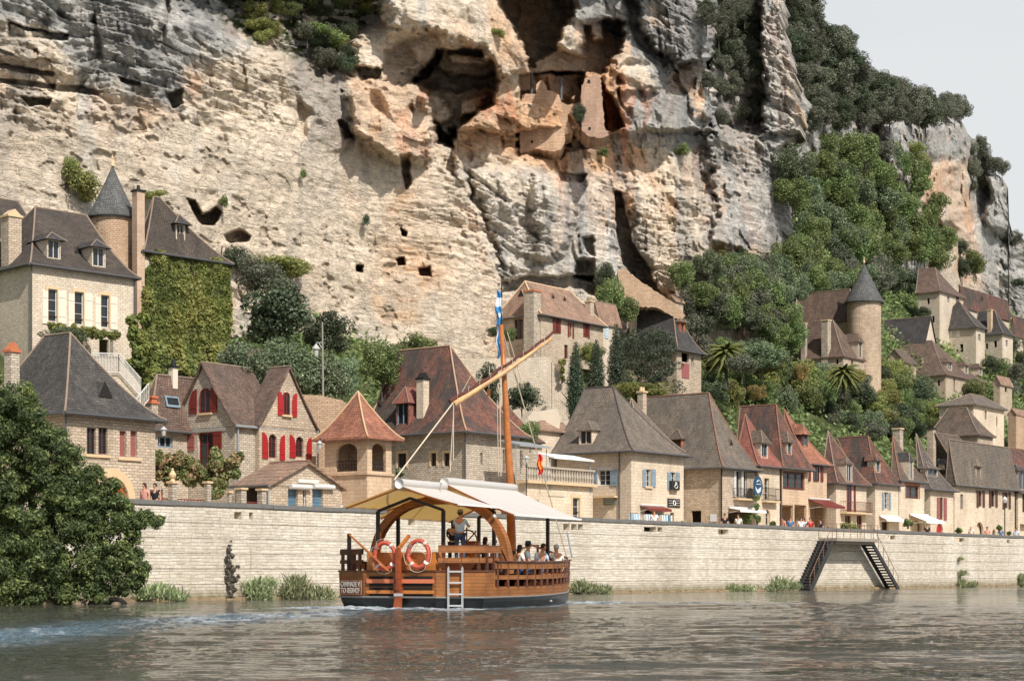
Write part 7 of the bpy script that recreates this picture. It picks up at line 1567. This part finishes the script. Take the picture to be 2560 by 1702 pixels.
# passengers
def onboat(x, y, z, rz, *a, **k): return person(b2w(x, y, z), BA+rz, *a, **k)
G3 = 'people aboard the boat'
p = bl(1150, 1330, y=3.2); onboat(p.x, 3.2, 2.06, .15, 'person in white and blue top and cap standing at the boat helm', CL['light'], CL['jeans'], 'dark', hat=CL['grey'], sc=1.06, arms='fwd', group=G3)
p = bl(1133, 1330, y=3.9); onboat(p.x, 3.9, 1.75, .3, 'person in black standing close left of the helmsman on the boat', CL['black'], CL['black'], 'long', sc=1.0, arms='rail', group=G3)
p = bl(1212, 1360, y=5.2); onboat(p.x, 5.2, 1.55, -.4, 'seated person with brown hair and dark top just right of the steering wheel', CL['black'], CL['navy'], 'long', 'sit', arms='lap', group=G3)
p = bl(1252, 1370, y=6.6); onboat(p.x, 6.6, 1.2, -.9, 'dark clothed person seated under the awning right of the timber arch foot', CL['grey'], CL['black'], 'dark', 'sit', arms='lap', group=G3)
p = bl(1318, 1390, y=9.2); onboat(p.x, 9.2, 1.05, -1.2, 'person in pale blue shirt and navy cap seated near the bow', CL['light'], CL['navy'], 'dark', 'sit', hat=CL['navy'], arms='lap', group=G3, sc=1.2)
p = bl(1345, 1390, y=10.4); onboat(p.x, 10.4, .98, -2.0, 'person in sky blue shirt bending forward near the bow', CL['light'], CL['jeans'], 'dark', 'sit', arms='lap', lean=.35, group=G3, sc=1.2)
p = bl(1392, 1395, y=12.2); onboat(p.x, 12.2, 1.0, 1.0, 'grey haired person in white shirt at the bow of the boat', CL['white'], CL['tan'], 'grey', 'sit', arms='lap', group=G3, sc=1.18)
p = bl(1298, 1395, y=7.4); onboat(p.x, 7.4, 1.05, -.6, 'person in white top with long hair seated just ahead of the mast foot', CL['white'], CL['jeans'], 'long', 'sit', arms='lap', group=G3, sc=1.1)
p = bl(1236, 1380, y=5.9); onboat(p.x, 5.9, 1.45, .5, 'person in white shirt leaning on the rail inside the timber arch', CL['white'], CL['black'], 'dark', 'sit', arms='rail', group=G3)
p = bl(1283, 1395, y=8.0); onboat(p.x, 8.0, .95, .4, 'person in navy shirt seated low beside the mast', CL['navy'], CL['black'], 'dark', 'sit', arms='rail', group=G3)
p = bl(1370, 1395, y=11.6); onboat(p.x, 11.6, 1.0, 2.6, 'person in black top seated just behind the white shirted one at the bow', CL['black'], CL['navy'], 'dark', 'sit', arms='lap', group=G3)
# people on the quay (behind the wall)
G4 = 'people strolling on the quay'
for px, t, rz, lb, a_ in [
 (362, 1.4, 2.6, 'person in patterned red top walking behind the wall at far left', dict(shirt=CL['pink'], legs=CL['grey'], hair='long')),
 (388, 1.2, 2.9, 'person in black top leaning at the wall left of the stone pillar', dict(shirt=CL['black'], legs=CL['jeans'], hair='dark', bare=True)),
 (1958, 3, 2.0, 'person in pink top under the loggia of the ochre house', dict(shirt=CL['pink'], legs=CL['pink'], hair='long')),
 (1976, 2.4, 3, 'person in bright blue dress in front of the dark shop door', dict(shirt=CL['blue'], legs=CL['blue'], hair='dark')),
 (2002, 2.6, 3.4, 'person in white clothes left of the red awning', dict(shirt=CL['white'], legs=CL['light'], hair='dark')),
 (2010, 3.2, 2.4, 'person in pale grey blue just right of the one in white', dict(shirt=CL['light'], legs=CL['teal'], hair='long')),
 (2026, 2.4, 3, 'person in red top under the left end of the red awning', dict(shirt=CL['red'], legs=CL['red'], hair='dark')),
 (2052, 3.4, 2, 'person in dark clothes under the right end of the red awning', dict(shirt=CL['navy'], legs=CL['black'], hair='dark')),
 (1812, 2.6, 3.1, 'person in black and white at the shop under the white awning', dict(shirt=CL['black'], legs=CL['black'], hair='dark')),
 (1846, 2.8, 2.7, 'person in pale top beside the ivy under the white awning', dict(shirt=CL['white'], legs=CL['tan'], hair='dark')),
 (2318, 3, 3, 'dark dressed person beside the small red arched door', dict(shirt=CL['black'], legs=CL['navy'], hair='dark')),
 (2428, 2.6, 2.4, 'person in white left of the dark arched doorway at right', dict(shirt=CL['white'], legs=CL['grey'], hair='grey')),
 (2468, 2.6, 3, 'person in pink and white right of the dark arched doorway', dict(shirt=CL['pink'], legs=CL['white'], hair='long')),
 (2502, 2.2, 3, 'person in blue next to the slender potted plant at right', dict(shirt=CL['blue'], legs=CL['teal'], hair='dark')),
 (2540, 2.2, 2.6, 'person in light blue near the right edge of the quay', dict(shirt=CL['light'], legs=CL['blue'], hair='dark')),
 (1636, 3, 2.9, 'person in white before the arched door under the small red awning', dict(shirt=CL['white'], legs=CL['light'], hair='dark'))]:
    Y = Yt(px, t); person((*P(px, 0, Y).xy, GZ), rz+(1.57 if False else 0), lb, a_['shirt'], a_['legs'], a_['hair'], bare=a_.get('bare', False), group=G4)
for px, lb, c in ((1935, 'person in dark red seated on the garden terrace by the palm', 'red'), (1946, 'person in white on the garden terrace by the palm, left one in white', 'white'), (1962, 'rightmost person in white on the garden terrace by the palm', 'white')):
    Y = yground(px, 962)-1; person(P(px, 948, Y), 3, lb, CL[c], CL['grey'], 'dark', group='people on the hillside terrace', sc=1.15)
# clothes racks by the arched door
for i, (px, cs) in enumerate([(1585, ('light', 'white', 'light')), (1616, ('white', 'light', 'white')), (1655, ('white', 'white', 'light')), (1667, ('light', 'teal', 'white'))]):
    Y = Yt(px, 4.6); root = empty('clothes_rack', (*P(px, 0, Y).xy, GZ), A0, ['rack of pale blue clothes left of the arched shop door', 'rack of white clothes inside the arched shop door', 'rack of white clothes right of the arched shop door', 'rack with teal and white clothes by the narrow shop doorway'][i], 'clothes rack')
    mb = MB(); mb.bar((-.4, 0, 1.6), (.4, 0, 1.6), .03); mb.bar((-.4, 0, 0), (-.4, 0, 1.6), .03); mb.bar((.4, 0, 0), (.4, 0, 1.6), .03); mb.build('rail', IRON, root)
    for k, c in enumerate(cs): mb = MB(); x = -.26+.26*k; mb.prism([(x-.03, -.2, 1.55), (x-.03, .2, 1.55), (x-.03, .24, .9), (x-.03, -.24, .85)], (.14, .02, 0)); mb.build('garment', CL[c], root)
# ================================================================ street furniture
for px, py0, lx, ly, t, lb in ((808, 985, 790, 872, 13.2, 'tall grey street lamp with lantern on a bracket above the ochre garden wall'),):
    Y = Yt(px, t); root = empty('street_lamp', P(px, py0+60, Y), 0, lb, 'street lamp'); H_ = (py0+60-805)/F*Y; mb = MB(); mb.tube([(0, 0, 0), (-.05, 0, H_)], .07, 8, 0, .045); mb.build('pole', m_plain('weathered_pole', srgb(142, 136, 126), .7), root)
    z = (py0+60-ly)/F*Y; dx = (lx-px)/F*Y; mb = MB(); mb.tube([(0, 0, z+.35), (dx, 0, z+.35)], .035, 6); mb.tube([(0, 0, z-.1), (dx*.6, 0, z+.33)], .025, 6); mb.build('bracket', GUTL, root)
    mb = MB(); mb.lathe([(.02, .3), (.22, .05), (.24, -.02), (.16, -.05), (.12, -.42), (0, -.45)], (dx, 0, z), 10); mb.build('lantern', m_plain('lantern_glass', srgb(176, 176, 170), .5), root)
for px, py, Y, pole, lb in ((409, 1078, Yt(409, 4.0), False, 'white lantern on the right corner of the grey roofed house'), (799, 1112, Yt(799, 5.8), False, 'small white lantern on the drainpipe left of the ochre turret'), (1316, 1148, Yt(1316, 3.6), True, 'white lantern above the terrace balustrade'), (1320, 962, Yt(1320, 22), True, 'dark slim lamp in front of the high retaining wall')):
    root = empty('lantern', P(px, py, Y), 0, lb, 'lantern'); root.scale = (.72,)*3; mb = MB(); mb.lathe([(.02, .34), (.22, .14), (.24, .1), (.17, .08), (.11, -.28), (0, -.3)], n=8); mb.build('lantern_head', m_plain('lantern_grey', srgb(176, 176, 172), .5) if px < 1319 else IRON, root)
    mb = MB()
    if pole: mb.tube([(0, 0, -.3), (0, 0, -3.2)], .04, 6)
    else: mb.tube([(0, 0, .34), (0, .3, .5), (0, .9, .5)], .03, 5)
    mb.build('bracket', IRON, root)
def pillar(px0, px1, y0, t, lb, ball=False, mat=STG):
    pm = (px0+px1)/2; Y = Yt(pm, t); w = (px1-px0)/F*Y/2.8; root = empty('gate_pillar', (*P(pm, 0, Y).xy, GZ), A0, lb, 'pillar', 'gate pillars'); h_ = zat(y0, Y)-GZ
    mb = MB(); mb.box(-w, w, -w, w, 0, h_); mb.build('shaft', mat, root); mb = MB(); mb.box(-w-.06, w+.06, -w-.06, w+.06, h_, h_+.1)
    if ball: mb.lathe([(.12, 0), (.08, .1), (.15, .2), (.17, .3), (.1, .42), (.05, .5), (.07, .56), (0, .62)], (0, 0, h_+.1), 10)
    mb.build('cap', DRS, root)
pillar(420, 443, 1208, 2.4, 'stone gate pillar with a carved ball on top', True); pillar(510, 528, 1208, 2.4, 'plain stone gate pillar half under the bush'); pillar(568, 579, 1232, 2.4, 'short stone pillar right of the bush'); pillar(591, 616, 1224, 2.6, 'thick stone pillar before the low garage'); pillar(643, 666, 1226, 2.8, 'stone pillar at the corner of the low garage')
for x0, x1, lb in ((445, 509, 'low dark red gate between the ball topped pillar and the bush'), (617, 643, 'small weathered red gate between the two garage pillars'), (393, 419, 'narrow dark red gate left of the ball topped pillar')):
    A, B = P(x0, 0, Yt(x0, 2.5)), P(x1, 0, Yt(x1, 2.5)); A.z = B.z = GZ; root = empty('gate', A, 0, lb, 'gate'); d = B-A; mb = MB(); z = 1.15
    for q in (.25, .7, z): mb.bar(Vector((0, 0, q)), d+Vector((0, 0, q)), .05)
    for k in range(9): mb.bar(d*k/8, d*k/8+Vector((0, 0, z)), .03)
    mb.build('bars', REDD, root); mb = MB(); mb.prism([Vector((0, 0, .1)), d+Vector((0, 0, .1)), d+Vector((0, 0, .68)), Vector((0, 0, .68))], (-.0, .02, 0)); mb.build('panel', REDD, root)
# terrace staircase with pale railing under the pale house
root = empty('garden_stairs', P(290, 960, Yt(290, 14)), 0, 'stone stairs with pale railing descending from the terrace to the red roof', 'stairs'); o0 = root.location
mb = MB(); q = [P(x, y, Yt(x, 14)) - o0 for x, y in ((228, 890), (298, 888), (352, 965), (352, 1010), (240, 1010), (228, 960))]; mb.prism(q, (-1.2, .9, 0)); mb.build('stair_wall', STW, root)
mb = MB(); pts = [(230, 882), (297, 884), (352, 946)]
for i in range(2):
    A = P(*pts[i], Yt(pts[i][0], 13.8))-o0; B = P(*pts[i+1], Yt(pts[i+1][0], 13.8))-o0; hh = .95; mb.bar(A, B, .05); mb.bar(A-Vector((0, 0, hh)), B-Vector((0, 0, hh)), .04); nb_ = 18
    for k in range(nb_+1): c = A.lerp(B, k/nb_); mb.bar(c, c-Vector((0, 0, hh)), .025)
mb.build('railing', m_plain('pale_rail', srgb(206, 204, 196), .6), root)
A = P(338, 1000, Yt(338, 11)); root = empty('garden_railing', A, 0, 'short pale railing rising to the right beside the small orange chimney', 'railing'); B = P(372, 958, Yt(372, 11))-A; mb = MB(); mb.bar((0, 0, 0), B, .05); mb.bar((0, 0, -.8), B-Vector((0, 0, .8)), .04)
for k in range(8): c = B*k/7; mb.bar(c, c-Vector((0, 0, .8)), .03)
mb.build('bars', m_plain('pale_rail', srgb(206, 204, 196), .6), root)
for x0, x1, y0, y1, t, lb in ((212, 228, 842, 885, 21.5, 'left pale pier holding the vine pergola'), (274, 298, 846, 905, 21.5, 'right pale pier holding the vine pergola')):
    Y = Yt((x0+x1)/2, t); o_ = P((x0+x1)/2, y1+60, Y); root = empty('terrace_pier', o_, YW, lb, 'pier', 'pergola piers'); w = (x1-x0)/F*Y/2.8; hh = (y1+60-y0)/F*Y; mb = MB(); mb.box(-w, w, -w, w, 0, hh); mb.build('shaft', STW, root); mb = MB(); mb.box(-w-.05, w+.05, -w-.05, w+.05, hh, hh+.1); mb.build('cap', DRS, root)
# white slab awning & retracted blind on the terrace
for x0, x1, y, t, lb, m_ in ((1300, 1376, 1118, 4.0, 'flat pale grey parasol roof over the terrace left of the dormered house', GUTL), (1386, 1486, 1150, 4.8, 'retracted cream blind above the terrace balustrade', CANV)):
    A, B = P(x0, y, Yt(x0, t)), P(x1, y, Yt(x1, t)); A.z = B.z = (A.z+B.z)/2; root = empty('terrace_awning', A, 0, lb, 'awning'); mb = MB(); mb.prism([(0, 0, 0), B-A, B-A+Vector((V[0]*1.6, V[1]*1.6, .35)), Vector((V[0]*1.6, V[1]*1.6, .35))], (0, 0, .1)); mb.build('canopy', m_, root)
    mb = MB(); zz = A.z-(5.25*K+2.2)
    for q in (Vector((0, 0, 0)), B-A): mb.tube([q+Vector((V[0]*.3, V[1]*.3, 0)), q+Vector((V[0]*.3, V[1]*.3, -2.0))], .03, 5)
    mb.build('post', GUTL, root)
# lamp at far right, bollards, cafe parasol
for px, t, lb in ((2512, 2.0, 'lamp post on the quay near the right edge'), ):
    Y = Yt(px, t); root = empty('street_lamp', (*P(px, 0, Y).xy, GZ), 0, lb, 'street lamp'); mb = MB(); mb.tube([(0, 0, 0), (0, 0, 4)], .05, 6); mb.build('pole', IRON, root); mb = MB(); mb.lathe([(0, 4.55), (.22, 4.3), (.24, 4.25), (.12, 3.95), (0, 3.93)], n=8); mb.build('lantern', FRW, root)
# ================================================================ river
ang = np.concatenate([np.linspace(-.62, -.31, 24)[:-1], np.linspace(-.31, .31, 900), np.linspace(.31, 1.1, 40)[1:]])
dep = 1/np.linspace(1/14.0, 1/260.0, 620)
A_, Dp = np.meshgrid(ang, dep); WX, WY = A_*Dp, Dp
so_, to_ = st_of(WX, WY)
def wave(x, y, lx, ly, seed, a=0.0):
    c, s = math.cos(a), math.sin(a); u, v = x*c+y*s, -x*s+y*c; return fbm(u/lx, v/ly, 3, seed)-.5
near = 1-sstep(WY, 42, 78)
AN = WX/WY; band = np.exp(-((WY-55-(AN+.107)*105)/5.2)**2)*sstep(-AN, .055, .11)*(.55+.9*fbm(WX/3, WY/6, 3, 420))
wind = np.exp(-((WY-31.5-AN*9)/2.6)**2)*sstep(AN, .06, .14)+np.exp(-((WY-23.5)/1.6)**2)*sstep(AN, .10, .18)+.8*np.exp(-((WY-38-AN*12)/1.5)**2)*sstep(AN, .02, .08)*(1-sstep(AN,.2,.26))
wind = np.clip(wind*(.5+1.1*fbm(WX/1.6, WY/3, 3, 421)), 0, 1)
patch = sstep(fbm(WX/9, WY/16, 3, 401), .42, .62)
ripple = sstep(fbm(WX/5.5, WY/7, 3, 402), .50, .66)*(.25+.75*near)
Hh = wave(WX, WY, 1.9, .85, 403, .08)*.075*(.25+.9*near)+wave(WX, WY, .7, .30, 404, -.1)*.032*(.2+.8*near)*(.4+.9*patch)+wave(WX, WY, .28, .11, 405, .15)*.022*ripple
Hh += wave(WX, WY, 6, 3, 406)*.07*near+wave(WX, WY, 1.2, .55, 409, .12)*.10*np.clip(wind+band*.6, 0, 1)
# boat wake: turned-up water trailing astern to the left and a bow wave to the right
lx_ = (WX/K-BC[0])*BX[0]+(WY/K-BC[1])*BX[1]; ly_ = (WX/K-BC[0])*BY[0]+(WY/K-BC[1])*BY[1]
dx = np.maximum(-lx_+0, 0)
stern = np.exp(-((ly_+1.0-.0)/2.2)**2)*np.exp(-(np.maximum(np.abs(lx_)-3.4, 0)/1.6)**2)
ym_ = WY-(62.5+.0*WX); side = np.exp(-((lx_-4.1)/.55)**2)*sstep(ly_, .5, 2)*(1-sstep(ly_, 15, 19))*.6; bowf = np.exp(-(((lx_-1.8)/1.9)**2+((ly_-16.5)/3.0)**2))
arm = np.exp(-((WY-70-.55*(WX-1.5))/1.1)**2)*sstep(WX, 1.8, 3)*(1-sstep(WX, 7, 16))
wake = np.clip(stern+band*.75+side+bowf+arm*.5, 0, 1)
churn = wave(WX, WY, .9, .5, 410)*.30+wave(WX, WY, .3, .2, 411)*.13
Hh += churn*wake*.9+(np.sin((WY-.55*WX)*1.9)*.05+.02)*np.clip(arm+np.exp(-((WY-66-.35*(WX-4))/5)**2)*sstep(WX, 0, 4)*(1-sstep(WX, 10, 20)), 0, 1)
foam = np.clip(wake*sstep(fbm(WX/.5, WY/.9, 4, 412, .6)+.20*(stern+bowf)+.03*band-.10*sstep(-AN, .15, .24), .50, .74), 0, 1)
foam = np.maximum(foam, np.exp(-((np.abs(lx_)-0)/3.6)**8)*np.exp(-((ly_+.35)/.45)**2)*sstep(fbm(WX/.35, WY/.5, 2, 413), .3, .6))
inside = ((np.abs(lx_) < 3.2) & (ly_ > 1) & (ly_ < 12)); Hh = np.where(inside, -.05, Hh); foam = np.where(inside, 0, foam)
vx = np.stack([WX, WY, Hh], -1).reshape(-1, 3); col = np.zeros((vx.shape[0], 4)); col[:, 0] = foam.ravel(); col[:, 1] = wake.ravel(); col[:, 2] = np.clip(.15*near+.06+ripple*.5+patch*.14*near+wake*.8+wind*1.1, 0, 1.2).ravel(); col[:, 3] = 1
n = NT('river_water'); at = n.new('ShaderNodeAttribute', attribute_name='Col').outputs['Color']; r = n.sep(at); o = n.pos()
f = n.noise(n.scale(o, 1.0, 2.0, 1), 1.7, 5, .6); f2 = n.noise(n.scale(o, .8, 1.7, 1), 5.0, 3, .6)
hb = n.math('MULTIPLY', n.math('ADD', f, n.math('MULTIPLY', f2, .4)), r[2])
b = n.bsdf; col_ = n.mix(r[0], n.mix(n.math('MULTIPLY', r[1], .75, None, True), (.05, .05, .036, 1), (.16, .27, .35, 1)), (.62, .66, .68, 1)); n.put(b.inputs['Base Color'], col_)  # aerated wake tint, with sky-reflection blue put into the base colour
n.put(b.inputs['Roughness'], n.math('MULTIPLY_ADD', r[0], .5, .03)); b.inputs['IOR'].default_value = 1.4; b.inputs['Specular IOR Level'].default_value = .5
n.l.new(n.bump(hb, 1.0, .6), b.inputs['Normal'])
tag(link('river', np_mesh('river', vx, grid_faces(*WX.shape), [n.mat], True, col)), kind='structure')
